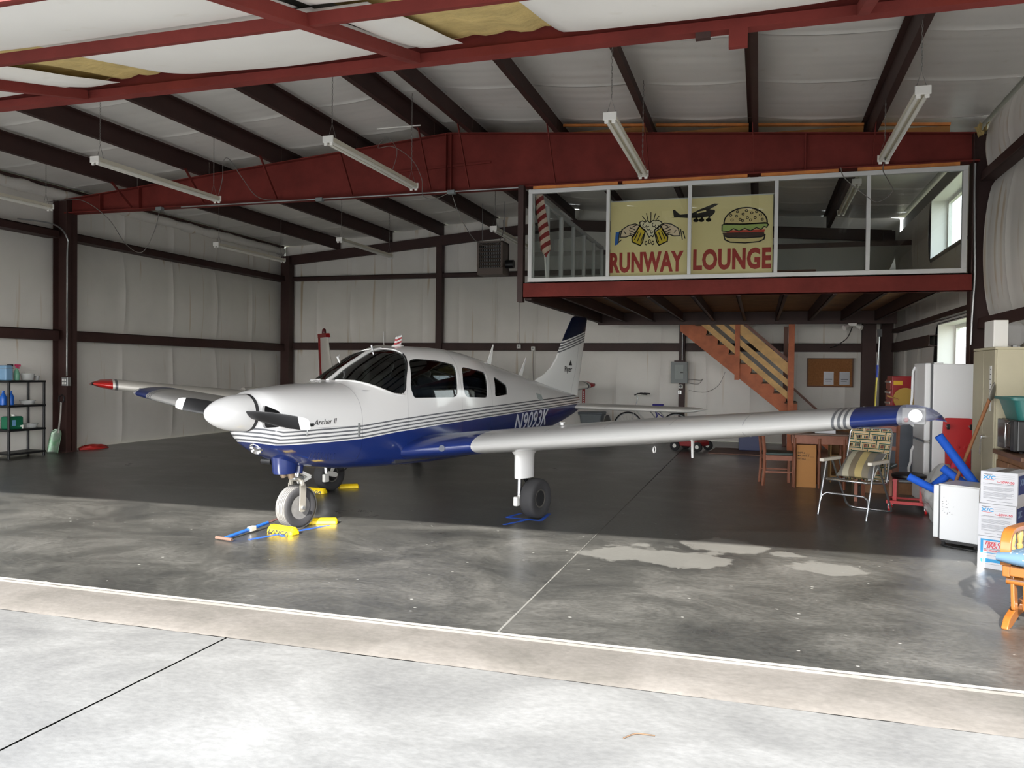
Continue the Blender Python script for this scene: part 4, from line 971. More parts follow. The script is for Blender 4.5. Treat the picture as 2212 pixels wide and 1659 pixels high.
# spinner and propeller
SZ = 1.175
prof = [(0.002, -1.05), (.03, -1.043), (.062, -1.02), (.10, -.968), (.132, -.90), (.156, -.82), (.169, -.74), (.174, -.66), (.174, -.635)]
MB().lathe([(r, x) for r, x in prof] + [(.16, -.632), (.05, -.63)], (0, 0, SZ), (1, 0, 0), 40).obj('spinner', M_WTRIM, ARC, smooth=40)
M_PROP = mat('black_propeller', (24, 24, 26), .35); M_PTIP = mat('white_blade_tip', (236, 236, 234), .35)
def blade(s, ang):
    rings = []; tip = []
    ST_ = [(.10, .10, .045, 58), (.17, .115, .036, 50), (.30, .135, .026, 38), (.50, .142, .019, 28), (.70, .138, .014, 22), (.835, .128, .011, 19), (.90, .118, .009, 18), (.955, .095, .007, 17), (.968, .06, .005, 17)]
    d = Vector((0, s * math.cos(ang), math.sin(ang) * s)); e = Vector((0, -s * math.sin(ang), math.cos(ang) * s))
    for r, c, t, tw in ST_:
        tw = math.radians(tw); ch = e * math.cos(tw) + Vector((1, 0, 0)) * math.sin(tw) * 1; nn = Vector((1, 0, 0)) * math.cos(tw) - e * math.sin(tw)
        o = Vector((-.70, 0, SZ)) + d * r
        rings.append([o + ch * (c * (.5 - .5 * math.cos(2 * pi * k / 16) - .45)) + nn * (t * math.sin(2 * pi * k / 16) * .5) for k in range(16)])
    bl = MB().loft(rings[:6]).obj('propeller_blade', M_PROP, ARC, smooth=50)
    MB().loft(rings[5:]).obj('blade_tip', M_PTIP, bl, smooth=50)
blade(-1, math.radians(3.5)); blade(1, math.radians(3.5))
MB().cyl((-.73, 0, SZ), (-.58, 0, SZ), .10, n=24).obj('propeller_hub', M_BLACK, ARC, smooth=40)
MB().cyl((-.632, 0, SZ), (-.60, 0, SZ), .176, n=40).obj('spinner_backplate', M_BLACK, ARC, smooth=40)

# wings
def airfoil(n=22, t=.15):
    up, lo = [], []
    for i in range(n + 1):
        x = .5 - .5 * math.cos(pi * i / n); yt = 5 * t * (.2969 * math.sqrt(x) - .126 * x - .3516 * x * x + .2843 * x ** 3 - .1036 * x ** 4); yc = .03 * (4 * x * (1 - x))
        up.append((x, yc + yt)); lo.append((x, yc - yt))
    return up[::-1] + lo[1:]
AF = airfoil()
def wing(side, slope):
    secs = [(.42, .88, 1.98, .13), (.60, .935, 1.92, .135), (.95, 1.07, 1.78, .142), (1.24, 1.192, 1.64, .15), (1.30, 1.20, 1.63, .15), (2.2, 1.20, 1.63, .15), (3.0, 1.20, 1.63, .15), (3.6, 1.26, 1.50, .15), (4.3, 1.33, 1.335, .15), (5.0, 1.405, 1.17, .148), (5.24, 1.43, 1.115, .145)]
    rings = []
    for y, xl, c, t in secs:
        z0 = .81 + slope * (y - 1.28) ; inc = math.radians(2.0); k = t / .15
        rings.append([(xl + a * c, side * y, z0 + b * c * k - a * c * math.sin(inc)) for a, b in AF])
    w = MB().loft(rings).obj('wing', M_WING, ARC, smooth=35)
    # drooped tip: clear lens ahead, moulded tip behind
    tips = [(5.24, 1.43, 1.115, 1.0, 0), (5.33, 1.45, 1.085, .93, 0), (5.41, 1.50, 1.02, .75, -.005), (5.46, 1.60, .90, .5, -.012), (5.485, 1.78, .70, .2, -.02)]
    NA = len(AF); iLE = min(range(NA), key=lambda i: AF[i][0])
    def tip_ring(q, sel, grow=0.0):
        y, xl, c, k, dz = q; z0 = .81 + slope * (y - 1.28)
        return [(xl + a * c - grow * (1 - a), side * (y + grow), z0 + b * c * k * (1 + grow * 4) - a * c * math.sin(inc) + dz - .09 * max(0, a - .45) * (y - 5.24) / .245) for a, b in sel]
    front = [q for q in AF if q[0] < .40]; rear = [q for q in AF if q[0] > .36]
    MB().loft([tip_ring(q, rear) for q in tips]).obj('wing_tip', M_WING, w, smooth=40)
    MB().loft([tip_ring(q, front, .002) for q in tips], closed=False, cap=False).obj('lens_cover', film('clear_lens', (226, 228, 232), .30, .06), w, smooth=60)
    z0 = .81 + slope * (5.30 - 1.28)
    MB().box(1.60, 1.625, side * 5.34 - .085, side * 5.34 + .085, z0 - .055, z0 + .075).obj('lamp_bracket', mat('grey_lamp_bracket', (150, 150, 152), .5), w, bevel=.006)
    MB().lathe([(.002, 0), (.035, .006), (.05, .035)], (1.60, side * 5.35, z0 + .015), (-1, side * .2, 0), 16).obj('landing_light', M_CHROME, w, smooth=60)
    MB().lathe([(.001, .03), (.018, .02), (.02, -.01)], (1.57, side * 5.29, z0 - .02), (-1, side * .2, 0), 12).obj('position_light', mat('red_lamp_glass', (150, 40, 40), .2) if side < 0 else mat('green_lamp_glass', (40, 130, 70), .2), w, smooth=60)
    # details: stall vane, tie-down ring, pitot mast, fuel drain
    xx, zz = 1.55, lambda y: .81 + slope * (y - 1.28)
    MB().tube([(1.72 + .03 * math.cos(a), side * 3.08, zz(3.08) - .16 + .03 * math.sin(a)) for a in [k * pi / 5 for k in range(10)]], .006, closed=True).obj('tie_down_ring', M_WTRIM, w, smooth=60)
    if side < 0:
        MB().prism([(0, 0), (.05, 0), (.035, -.16), (.012, -.16)], (1.75, -3.45, zz(3.45) - .10), (1, 0, 0), (0, 0, 1), (0, .012, 0)).obj('pitot_mast', M_WTRIM, w)
        MB().lathe([(.018, 0), (.018, .02), (.03, .025), (.03, .03)], (1.55, -2.15, zz(2.15) + .145), (0, 0, 1), 12).obj('fuel_cap', M_WTRIM, w, smooth=40)
    MB().grid(lambda u, v: (1.09 + .04 * math.cos(2 * pi * u) * v, side * (.98 + .07 * math.sin(2 * pi * u) * v), .772 - .006 * 0) , 14, 1) if False else None
    return w
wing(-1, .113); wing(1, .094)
MB().lathe([(.002, -.012), (.03, -.008), (.034, .01)], (1.085, -.98, .778), (-.93, -.30, .1), 16).obj('air_inlet', mat('grey_inlet', (62, 68, 84), .4), ARC, smooth=50)

# fin, rudder, stabilator
FZ = [(1.20, 4.25, 5.66, .012), (1.36, 4.28, 5.685, .02), (1.47, 4.42, 5.705, .03), (1.55, 4.66, 5.72, .04), (1.65, 4.83, 5.745, .045), (1.78, 4.975, 5.77, .045), (2.05, 5.165, 5.835, .042), (2.30, 5.36, 5.895, .036), (2.42, 5.455, 5.93, .030), (2.455, 5.52, 5.92, .012)]
rings = []
for z, a, b, t in FZ:
    rings.append([(a + (b - a) * (.5 - .5 * math.cos(pi * k / 12)), t * math.sin(pi * k / 12) ** .7, z) for k in range(13)] + [(a + (b - a) * (.5 + .5 * math.cos(pi * k / 12)), -t * math.sin(pi * k / 12) ** .7, z) for k in range(1, 12)])
MB().loft(rings).obj('tail_fin', M_FIN, ARC, smooth=40)
def stab_rules(M, nt, x, y, z):
    z0 = M('MULTIPLY', x, 0.0); return z0, z0, None
M_STAB = paint('stabilator_paint', (214, 212, 206), NAVY_P, stab_rules, .3)
rings = []
for y, a, c, k in ((-1.99, 5.68, .42, .25), (-1.95, 5.52, .60, .8), (-1.86, 5.47, .68, 1), (0, 5.40, .76, 1), (1.86, 5.47, .68, 1), (1.95, 5.52, .60, .8), (1.99, 5.68, .42, .25)):
    rings.append([(a + p * c, y, 1.05 + (q - .02) * c * k * .75) for p, q in AF])
MB().loft(rings).obj('stabilator', M_STAB, ARC, smooth=40)
# tail-mounted bits, antennas, beacon
MB().prism([(0, 0), (.09, 0), (.15, .28), (.14, .285), (.0, .02)], (3.21, -.006, 1.655), (1, 0, 0), (0, 0, 1), (0, .012, 0)).obj('blade_antenna', M_WTRIM, ARC)
MB().prism([(0, 0), (.08, 0), (.19, .27), (.185, .275), (.0, .02)], (3.98, -.006, 1.51), (1, 0, 0), (0, 0, 1), (0, .012, 0)).obj('blade_antenna', M_WTRIM, ARC)
bc = MB().lathe([(.075, -.01), (.07, .012), (.05, .022), (.01, .024)], (1.47, 0, 1.855), (0, 0, 1), 18); bc = bc.obj('antenna_base', M_WTRIM, ARC, smooth=40)
for k, mm in enumerate((M_WTRIM, 'r', M_WTRIM, 'r', M_WTRIM)):
    z0, z1 = 1.873 + k * .022, 1.873 + (k + 1) * .022
    MB().prism([(-.05 + k * .006, z0), (.04 + k * .003, z0 + .03 * (1)), (.04 + (k + 1) * .003, z1 + .03), (-.05 + (k + 1) * .006, z1)], (1.47, -.016, -.02), (1, 0, 0), (0, 0, 1), (0, .032, 0)).obj('antenna_stripe', mat('antenna_red', (168, 34, 44), .4) if mm == 'r' else mm, bc)
MB().tube([(1.04, -.02, 1.80), (1.02, -.02, 1.86)], .012).tube([(1.06, -.02, 1.80), (1.10, -.02, 1.70)], .008).obj('temperature_probe', M_CHROME, ARC, smooth=50)
MB().tube([(.62, .05, 1.66), (.58, .05, 1.72), (.64, .08, 1.74), (.66, .12, 1.70)], .01).obj('compass_bracket', M_WTRIM, ARC, smooth=50)

# cowl details on the port side
def port(x, z, off=.004): return (x, -(ysurf(ST, x, z) + off), z)
def side_text(name, s, m, x0, z0, size, slope=0.0, shear=0.0, sx=1.0, bold=0.0, off=.004, st=ST):
    o = text(name, s, m, ARC, (0, 0, 0), (1, 0, 0), (0, 1, 0), size, .001, shear, bold, sx)
    bm = bmesh.new(); bm.from_mesh(o.data); bmesh.ops.triangulate(bm, faces=bm.faces[:])
    bmesh.ops.subdivide_edges(bm, edges=[e for e in bm.edges if e.calc_length() > size * .12], cuts=2); bm.to_mesh(o.data); bm.free()
    for v in o.data.vertices:
        x = x0 + v.co.x; z = z0 + slope * v.co.x + v.co.y; v.co = (x, -(ysurf(st, x, z) + off + v.co.z), z)
    return o
M_LTR = mat('silver_registration', (196, 198, 202), .35); M_LETB = mat('black_lettering', (26, 26, 28), .4)
side_text('registration_lettering', 'N9093K', M_LTR, 3.20, .805, .315, slope=.030, shear=.32, sx=1.0, bold=.004)
side_text('model_lettering', 'Archer II', M_LETB, -.235, 1.062, .072, slope=.035, shear=.3, sx=.95)
for k in range(5): MB().tube([port(3.985 + k * .034, 1.285 - k * .006), port(4.01 + k * .034, 1.205 - k * .006)], .009).obj('cabin_vent_slot', M_GREYP, ARC)
fo_ = text('fin_lettering', 'Piper', M_LETB, ARC, (5.17, -.047, 1.59), (1, 0, 0), (0, 0, 1), .115, .002, 0, .001, .95)
MB().prism([(0, 0), (.10, 0), (.06, .085)], (5.30, -.047, 1.685), (1, 0, 0), (0, 0, 1), (0, .002, 0)).obj('fin_emblem', M_LETB, ARC)
for x, z in ((-.30, 1.02), (.30, 1.05)):
    MB().tube([port(x, z), port(x, z - .045)], .007).tube([port(x - .012, z - .05, .006), port(x + .012, z - .05, .006)], .009).obj('cowl_latch', M_STEEL, ARC, smooth=50)
MB().box(.28, .30, -.575, -.566, .93, 1.06).obj('cowl_hinge', M_STEEL, ARC)
for i in range(8): MB().tube([port(-.20 + i * .035, .80 - i * .004, .004), port(-.17 + i * .035, .73 - i * .004, .004)], .005).obj('cowl_louver', mat('navy_louver', (30, 44, 96), .3), ARC)
MB().lathe([(.07, .0), (.066, .03), (.055, .04), (.04, .015), (.01, .012)], (-.50, -.02, .845), (-.80, -.28, -.50), 20).obj('landing_lamp', M_CHROME, ARC, smooth=40)
MB().loft([[(-.20 + a * .13 * k, -.06 + b * .10 * k, z) for a, b in [(math.cos(2 * pi * i / 24), math.sin(2 * pi * i / 24)) for i in range(24)]] for z, k in ((.80, 1.15), (.68, 1.05), (.60, 1.0), (.572, .94), (.568, .8))]).obj('chin_scoop', mat('navy_cowl', NAVY_P, .25, coat=.5), ARC, smooth=40)
for y in (-.08, .03): MB().cyl((-.16, y, .60), (-.13, y, .525), .035, n=16).obj('exhaust_stack', mat('tan_exhaust', (150, 132, 112), .5, metal=.6), ARC, smooth=40)
MB().prism(rounded([(-.22, .64), (-.02, .60), (-.02, .68), (-.22, .70)], .03), (0, .14, 0), (1, 0, 0), (0, 0, 1), (0, .14, 0)).obj('oil_cooler_duct', M_BLACK, ARC)

# landing gear
M_TYRE = mat('tyre_rubber', (46, 45, 46), .8, var=.12, vs_=10); M_TREADS = mat('worn_tread', (104, 102, 99), .9, var=.15, vs_=20)
M_HUB = mat('cast_wheel_hub', (112, 108, 102), .45, metal=.7); M_GEARW = mat('grey_white_gear_leg', (206, 204, 198), .45)
def wheel(parent, c, r, w, treads=False, name='wheel'):
    c = Vector(c)
    pr = [(r * .46, -w * .36), (r * .60, -w * .44), (r * .82, -w * .5), (r * .93, -w * .46), (r * .985, -w * .34), (r, -w * .18), (r, w * .18), (r * .985, w * .34), (r * .93, w * .46), (r * .82, w * .5), (r * .60, w * .44), (r * .46, w * .36)]
    t = MB().lathe(pr + [pr[0]], c, (0, 1, 0), 40).obj('tyre', M_TYRE, parent, smooth=50)
    if treads:
        for k in (-.36, -.22, -.075, .075, .22, .36):
            rr = r * (1.001 - abs(k) ** 3 * .28)
            MB().lathe([(rr - .006, w * (k - .055)), (rr + .0035, w * (k - .05)), (rr + .0035, w * (k + .05)), (rr - .006, w * (k + .055))], c, (0, 1, 0), 40).obj('tread_rib', M_TREADS, t, smooth=40)
    h = MB().lathe([(.01, -w * .30), (r * .16, -w * .30), (r * .2, -w * .22), (r * .36, -w * .20), (r * .40, -w * .37), (r * .47, -w * .38), (r * .47, w * .38), (r * .40, w * .37), (r * .36, w * .2), (r * .2, w * .22), (r * .16, w * .3), (.01, w * .3)], c, (0, 1, 0), 30).obj('wheel_hub', M_HUB, parent, smooth=35)
    for k in range(6):
        a = k * pi / 3
        for s in (-1, 1): MB().cyl(c + Vector((math.cos(a) * r * .29, s * w * .19, math.sin(a) * r * .29)), c + Vector((math.cos(a) * r * .29, s * w * .235, math.sin(a) * r * .29)), r * .045, n=8).obj('hub_bolt', M_STEEL, h, smooth=40)
    return t
R_N = .212
wheel(ARC, (0, 0, R_N), R_N, .145, True)
mb = MB()
for s in (-1, 1): mb.prism(rounded([(-.035, .17), (.035, .17), (.045, .40), (.03, .455), (-.03, .455), (-.03, .36)], .02), (.0, s * .086 - (.007 if s > 0 else -.007) , 0), (1, 0, 0), (0, 0, 1), (0, s * .012, 0))
mb.tube([(0, -.086, .43), (0, -.075, .475), (0, -.04, .49), (0, .04, .49), (0, .075, .475), (0, .086, .43)], .025, n=8)
mb.obj('nose_fork', mat('cast_fork', (168, 162, 150), .45, metal=.5), ARC, smooth=40)
MB().cyl((0, -.11, R_N), (0, .11, R_N), .018).obj('axle', M_STEEL, ARC, smooth=40)
MB().cyl((.0, 0, .49), (.015, 0, .57), .028).obj('oleo_strut', M_CHROME, ARC, smooth=40); MB().cyl((.012, 0, .55), (.03, 0, .66), .05).obj('strut_housing', MATS['navy_cowl'], ARC, smooth=40)
MB().bar((.03, -.02, .56), (.16, -.02, .50), .02, .03).bar((.16, -.02, .50), (.03, -.02, .45), .02, .03).bar((.03, .02, .56), (.16, .02, .50), .02, .03).bar((.16, .02, .50), (.03, .02, .45), .02, .03).obj('torque_link', M_GEARW, ARC)
MB().box(-.06, .06, -.04, .04, .485, .515).obj('fork_crown', M_STEEL, ARC, bevel=.008)
for s in (-1, 1):
    y = s * 1.56; g = MB()
    g.loft([[(1.83 + a * .165 * k, s * 1.52 + b * .07 * k, z) for a, b in [(math.cos(2 * pi * i / 20), math.sin(2 * pi * i / 20)) for i in range(20)]] for z, k in ((.76, 1.35), (.715, 1.2), (.695, 1.02), (.66, 1.0), (.445, .98))])
    g.obj('gear_fairing', M_WTRIM, ARC, smooth=45)
    wheel(ARC, (1.94, s * 1.60, .215), .215, .16, False)
    MB().cyl((1.77, s * 1.50, .46), (1.78, s * 1.49, .26), .026).obj('oleo_strut', M_CHROME, ARC, smooth=40)
    MB().bar((1.78, s * 1.49, .25), (1.94, s * 1.49, .215), .04, .06).cyl((1.94, s * 1.47, .215), (1.94, s * 1.60, .215), .025).obj('axle_fork', M_GEARW, ARC, smooth=40)
    MB().bar((1.86, s * 1.50, .44), (1.95, s * 1.50, .36), .03, .03).bar((1.95, s * 1.50, .36), (1.86, s * 1.49, .25), .03, .03).obj('torque_link', M_BLACK if s < 0 else M_GEARW, ARC)
    MB().box(1.72, 1.80, s * 1.475 - .025, s * 1.475 + .025, .14, .24).obj('brake_caliper', M_GEARW, ARC, bevel=.01)
wire('brake_hose', None, [(2.0, 1.48, .25), (2.1, 1.46, .28), (2.14, 1.44, .42), (2.05, 1.44, .55), (1.95, 1.48, .68)], .008, M_BLACK, ARC)
MB().prism([(0, 0), (.10, 0), (.07, .13), (.0, .05)], (5.05, -.01, .70), (1, 0, 0), (0, 0, 1), (0, .02, 0)).obj('tail_skid', M_WTRIM, ARC)

# ================================================================ SECOND AIRPLANE (behind, partly hidden)
ST2 = [[-.9,.16,.98,1.15,1.32,2,2],[-.8,.34,.85,1.12,1.40,2.2,2.2],[-.3,.46,.70,1.05,1.46,2.4,2.4],[.35,.54,.62,1.02,1.52,2.5,2.8],[.8,.57,.58,1.02,1.78,2.6,3.2],[1.2,.58,.56,1.02,1.99,2.7,3.4],[1.6,.57,.56,1.02,2.05,2.7,3.4],
       [2.2,.53,.58,1.02,1.98,2.5,3.2],[3.0,.42,.66,1.03,1.75,2.3,2.8],[4.0,.27,.78,1.06,1.52,2.1,2.2],[5.0,.13,.92,1.12,1.40,2,2],[5.5,.05,1.02,1.15,1.30,2,2]]
A2 = thing('light_airplane', 'white airplane with red wing tips and red tail tip parked behind', 'airplane', (-7.0 + .733 * 1.9, 14.1 - .68 * 1.9, 0), math.atan2(.68, -.733))
def red_rules(M, nt, x, y, z):
    z0 = M('MULTIPLY', x, 0.0); return M('GREATER_THAN', M('ABSOLUTE', y), 4.62), M('MULTIPLY', M('GREATER_THAN', M('ABSOLUTE', y), 4.545), M('LESS_THAN', M('ABSOLUTE', y), 4.585)), None
M_W2 = paint('red_tipped_wing_paint', (222, 218, 210), (176, 26, 24), red_rules, .3)
SH2 = shell_mb(ST2, 0, .03, 40, 48)
cut = MB(); W2 = [[(.62, 1.50), (1.0, 1.44), (1.12, 1.80), (1.05, 1.93), (.9, 2.0), (.5, 1.8)], rounded([(1.2, 1.44), (1.75, 1.42), (1.78, 1.80), (1.28, 1.84)], .06), rounded([(1.88, 1.42), (2.4, 1.42), (2.3, 1.74), (1.9, 1.80)], .06)]
for p in W2: cut.prism(p, (0, -1.2, 0), (1, 0, 0), (0, 0, 1), (0, 2.4, 0))
M_WH2 = mat('white_second_airplane', (222, 218, 210), .3, coat=.3)
me = apply_bool(SH2, [M_WH2, M_TRIM], cut, 'DIFFERENCE', 'fuselage'); me.polygons.foreach_set('use_smooth', [True] * len(me.polygons)); me.set_sharp_from_angle(angle=math.radians(38))
o = bpy.data.objects.new('fuselage', me); col.objects.link(o); o.parent = A2
TH2 = shell_mb(ST2, .012, .018, 40, 48)
for p in W2:
    for y0, y1 in ((-1.2, -.01), (.01, 1.2)):
        c = MB().prism(grow(p, 1.03), (0, y0, 0), (1, 0, 0), (0, 0, 1), (0, y1 - y0, 0))
        me = apply_bool(TH2, [M_PGLASS, M_PGLASS], c, 'INTERSECT', 'window_pane'); o = bpy.data.objects.new('window_pane', me); col.objects.link(o); o.parent = A2
for s in (-1, 1):
    rings = []
    for y, xl, c, k in ((.45, 1.15, 1.7, 1), (2.6, 1.2, 1.6, 1), (4.5, 1.35, 1.2, 1), (4.62, 1.36, 1.16, 1), (4.78, 1.42, 1.08, .8), (4.90, 1.6, .9, .3)):
        z0 = .82 + .11 * (y - .45) ; rings.append([(xl + a * c, s * y, z0 + b * c * k - a * c * .035) for a, b in AF])
    w = MB().loft(rings).obj('wing', M_W2, A2, smooth=40)
    MB().lathe([(.001, -.02), (.022, -.01), (.025, .03)], (1.62, s * 4.88, .82 + .11 * 4.43), (-.2, s, 0), 12).obj('position_light', M_BLACK, w, smooth=50)
rings = []
for z, a, b, t in ((1.2, 4.2, 5.5, .02), (1.45, 4.45, 5.52, .035), (1.6, 4.75, 5.55, .045), (1.9, 4.95, 5.6, .045), (2.3, 5.12, 5.66, .04)):
    rings.append([(a + (b - a) * (.5 - .5 * math.cos(pi * k / 12)), t * math.sin(pi * k / 12) ** .7, z) for k in range(13)] + [(a + (b - a) * (.5 + .5 * math.cos(pi * k / 12)), -t * math.sin(pi * k / 12) ** .7, z) for k in range(1, 12)])
fn2 = MB().loft(rings).obj('tail_fin', M_WH2, A2, smooth=40)
M_RED2 = mat('red_second_airplane', (150, 24, 28), .35)
MB().prism([(5.08, 0), (5.72, 0), (5.74, .09), (5.14, .09)], (0, -.05, 2.30), (1, 0, 0), (0, 0, 1), (0, .10, 0)).obj('fin_cap', M_RED2, fn2)
MB().prism([(5.5, 1.25), (5.58, 1.25), (5.76, 2.32), (5.66, 2.32)], (0, -.035, 0), (1, 0, 0), (0, 0, 1), (0, .07, 0)).obj('rudder_edge', M_RED2, fn2)
MB().lathe([(.045, 0), (.05, .03), (.04, .10), (.01, .12)], (5.40, 0, 2.39), (0, 0, 1), 14).obj('beacon', mat('dark_red_beacon', (92, 22, 26), .3), fn2, smooth=50)
rings = []
for y, a, c in ((-1.8, 5.15, .5), (0, 4.95, .8), (1.8, 5.15, .5)): rings.append([(a + p * c, y, 1.12 + q * c * .7) for p, q in AF])
MB().loft(rings).obj('stabilizer', M_WH2, A2, smooth=40)
MB().lathe([(.01, -1.2), (.07, -1.12), (.13, -1.0), (.16, -.9)], (0, 0, 1.15), (1, 0, 0), 24).obj('spinner', M_RED2, A2, smooth=50)
for ang in (.5, .5 + pi): MB().bar((-1.0, .1 * math.cos(ang), 1.15 + .1 * math.sin(ang)), (-1.0, .92 * math.cos(ang), 1.15 + .92 * math.sin(ang)), .03, .12).obj('propeller_blade', M_PROP, A2)
wheel(A2, (.05, 0, .2), .2, .14); MB().cyl((.05, .1, .2), (.05, .1, .7), .03).cyl((.05, 0, .2), (.05, .1, .2), .02).obj('nose_leg', M_GEARW, A2)
for s in (-1, 1): wheel(A2, (1.95, s * 1.5, .21), .21, .16); MB().cyl((1.95, s * 1.38, .21), (1.9, s * 1.38, .85), .035).cyl((1.95, s * 1.38, .21), (1.95, s * 1.5, .21), .02).obj('main_leg', M_GEARW, A2)
MB().tube([(1.62, 0, 2.04), (1.66, 0, 2.3)], .008).obj('whip_antenna', M_WTRIM, A2)

# ================================================================ CHOCKS, TAPE, TOW BAR
M_CHK = mat('yellow_chock_paint', (236, 200, 20), .5, var=.12, vs_=12)
def chock(label, loc, rz, s=1.0, letters=None):
    t = thing('wheel_chock', label, 'wheel chock', loc, rz, 'yellow wheel chocks')
    poly = [(-.065, 0), (.065, 0), (.055, .04), (.022, .072), (-.022, .072), (-.055, .04)]
    rings = [[(k * a * s, y * s, b * kk * s) for a, b in poly] for y, k, kk in ((-.17, .75, .6), (-.15, 1, 1), (.15, 1, 1), (.17, .75, .6))]
    MB().loft([[(p[1], p[0], p[2]) for p in r] for r in rings]).obj('chock_block', M_CHK, t, bevel=.008)
    if letters:
        u = Vector((1, 0, 0)); v = Vector((0, .62, .78)); text('chock_lettering', letters, M_LETB, t, (-.135, -.0668 * s, .003), u, Vector((0, .24, .97)), .052, .002, .12, .0012, 1.0, fit=.27)
    return t
R_ = lambda dx, dy, z=0: None
aft = Vector((.294, .956, 0)); stb = Vector((-.956, .294, 0)); NG = Vector((-4.401, 7.074, 0))
def bw(xb, yb, z=0.0): p = NG + aft * xb + stb * yb; return (p.x, p.y, z)
AZ = math.atan2(-.294, .956)
chock('yellow chock lettered LANCA in front of the nose wheel', (-4.375, 6.80, 0), math.atan2(-.09, .36), 1.0, 'LANCA')
chock('plain yellow chock behind the nose wheel', (-4.26, 7.355, 0), math.radians(24), .85)
chock('yellow lettered chock in front of the farther main wheel', (-5.415, 9.13, 0), math.radians(-2), .95, 'LANGA')
chock('small yellow chock behind the farther main wheel', (-5.22, 9.66, 0), math.radians(35), .8)
M_TAPE = mat('blue_painters_tape', (30, 84, 190), .6)
def tape(label, pts, w=.042):
    t = thing('floor_tape', label, 'tape', (0, 0, 0))
    for k, (p, q) in enumerate(pts):
        p, q = Vector(p), Vector(q); d = (q - p).normalized(); n = Vector((-d.y, d.x)) * w / 2
        z = .0016 + .0006 * k
        MB().add([(*(p - n), z), (*(q - n), z), (*(q + n), z), (*(p + n), z), (*(p - n), z - .0012), (*(q - n), z - .0012), (*(q + n), z - .0012), (*(p + n), z - .0012)], [(0, 1, 2, 3), (7, 6, 5, 4), (0, 4, 5, 1), (1, 5, 6, 2), (2, 6, 7, 3), (3, 7, 4, 0)]).obj('tape_strip', M_TAPE, t)
tape('blue tape cross marking the nose wheel spot', [((-4.50, 6.43), (-4.16, 7.30)), ((-4.50, 6.90), (-4.28, 6.66))])
tape('blue tape marks framing the nearer main wheel', [((-2.50, 7.95), (-2.33, 8.36)), ((-2.60, 8.36), (-2.20, 8.30)), ((-2.20, 8.30), (-2.22, 8.74)), ((-2.60, 8.36), (-2.52, 8.64))])
tb = thing('tow_bar', 'blue tow bar with a brown cross handle lying by the nose wheel', 'tow bar', (-4.685, 6.315, .02), 0)
MB().tube([(0, 0, 0), (.02, .66, .03)], .017).obj('shaft', mat('blue_tow_bar', (34, 92, 176), .5, var=.2, vs_=14), tb, smooth=50)
MB().tube([(-.10, .02, 0), (.10, -.02, 0)], .016).obj('cross_handle', mat('rusty_handle', (92, 70, 58), .8), tb, smooth=50)
MB().box(-.005, .04, .36, .44, .0, .04).obj('sleeve', M_WHITE, tb); MB().tube([(.02, .66, .03), (.08, .74, .06), (.14, .80, .06)], .012).obj('fork_end', M_RED_SHADE, tb, smooth=50)
# ================================================================ RIGHT-HAND SIDE FURNITURE AND STORAGE
rot2 = lambda a: math.radians(a)
# ---- refrigerator
M_FRG = mat('white_appliance_enamel', (232, 233, 234), .35); M_GASK = mat('dark_door_gasket', (96, 98, 100), .7)
fr_ = thing('refrigerator', 'tall white refrigerator with curved door handle beside the tan cabinet', 'refrigerator', (1.96, 10.62, 0))
MB().box(.015, .70, 0, .72, .03, 1.735).obj('body', M_FRG, fr_, bevel=.012, seg=3)
MB().box(-.005, .015, .01, .71, .05, 1.73).obj('door_gasket', M_GASK, fr_)
MB().box(.02, .12, -.006, .73, 1.735, 1.75).obj('hinge_cover', M_FRG, fr_, bevel=.004)
for nm, z0, z1, hz in (('upper', .815, 1.745, (.95, 1.70)), ('lower', .06, .795, (.30, .70))):
    d = MB().box(-.075, -.005, 0, .72, z0, z1).obj('door', M_FRG, fr_, bevel=.018, seg=3)
    MB().tube([(-.075, .64, hz[1]), (-.10, .64, hz[1] - .06), (-.105, .64, lerp(hz[0], hz[1], .5)), (-.13, .64, hz[0] + .12), (-.125, .64, hz[0] + .04), (-.075, .64, hz[0])], .016).obj('handle', M_FRG, d, smooth=60)
MB().box(-.07, .02, .02, .70, .797, .813).obj('divider_trim', M_CHROME, fr_)
MB().box(.03, .68, .03, .70, 0, .03).obj('base', M_BLACK, fr_)
# ---- tan steel cabinet
M_TAN = mat('tan_steel_cabinet', (196, 188, 160), .5, var=.05); M_TAN2 = mat('tan_steel_door', (184, 176, 150), .5, var=.05)
tcab = thing('steel_cabinet', 'tall tan steel storage cabinet with lever handle and paper strip', 'cabinet', (2.20, 8.93, 0))
MB().box(.02, .46, 0, .83, .06, 1.86).obj('body', M_TAN, tcab, bevel=.006)
MB().box(.0, .46, -.004, .834, 1.86, 1.885).obj('top_cap', M_TAN, tcab, bevel=.004)
dr = MB().box(0, .02, .005, .41, .07, 1.855).obj('door', M_TAN2, tcab, bevel=.004); dr2 = MB().box(0, .02, .42, .825, .07, 1.855).obj('door', M_TAN2, tcab, bevel=.004)
MB().cyl((-.03, .33, .98), (0, .33, .98), .022).bar((-.03, .33, .99), (-.03, .36, .80), .012, .02).obj('lever_handle', M_CHROME, dr, smooth=40)
MB().box(-.002, 0, .10, .17, 1.25, 1.70).obj('paper_strip', mat('white_paper', (236, 236, 234), .7), dr)
mbk = MB()
for k in range(6): mbk.box(-.003, -.0015, .12, .145 + .012 * (k % 3), 1.66 - k * .05, 1.67 - k * .05)
mbk.obj('paper_writing', M_LETB, dr)
MB().box(.02, .46, .02, .81, 0, .06).obj('plinth', M_BLACK, tcab)
bx1 = tag(MB().box(2.20, 2.33, 9.0, 9.34, 1.8855, 2.15).obj('white_box', M_WHITE, bevel=.006), 'narrow white carton on top of the tan cabinet near the column', 'box')
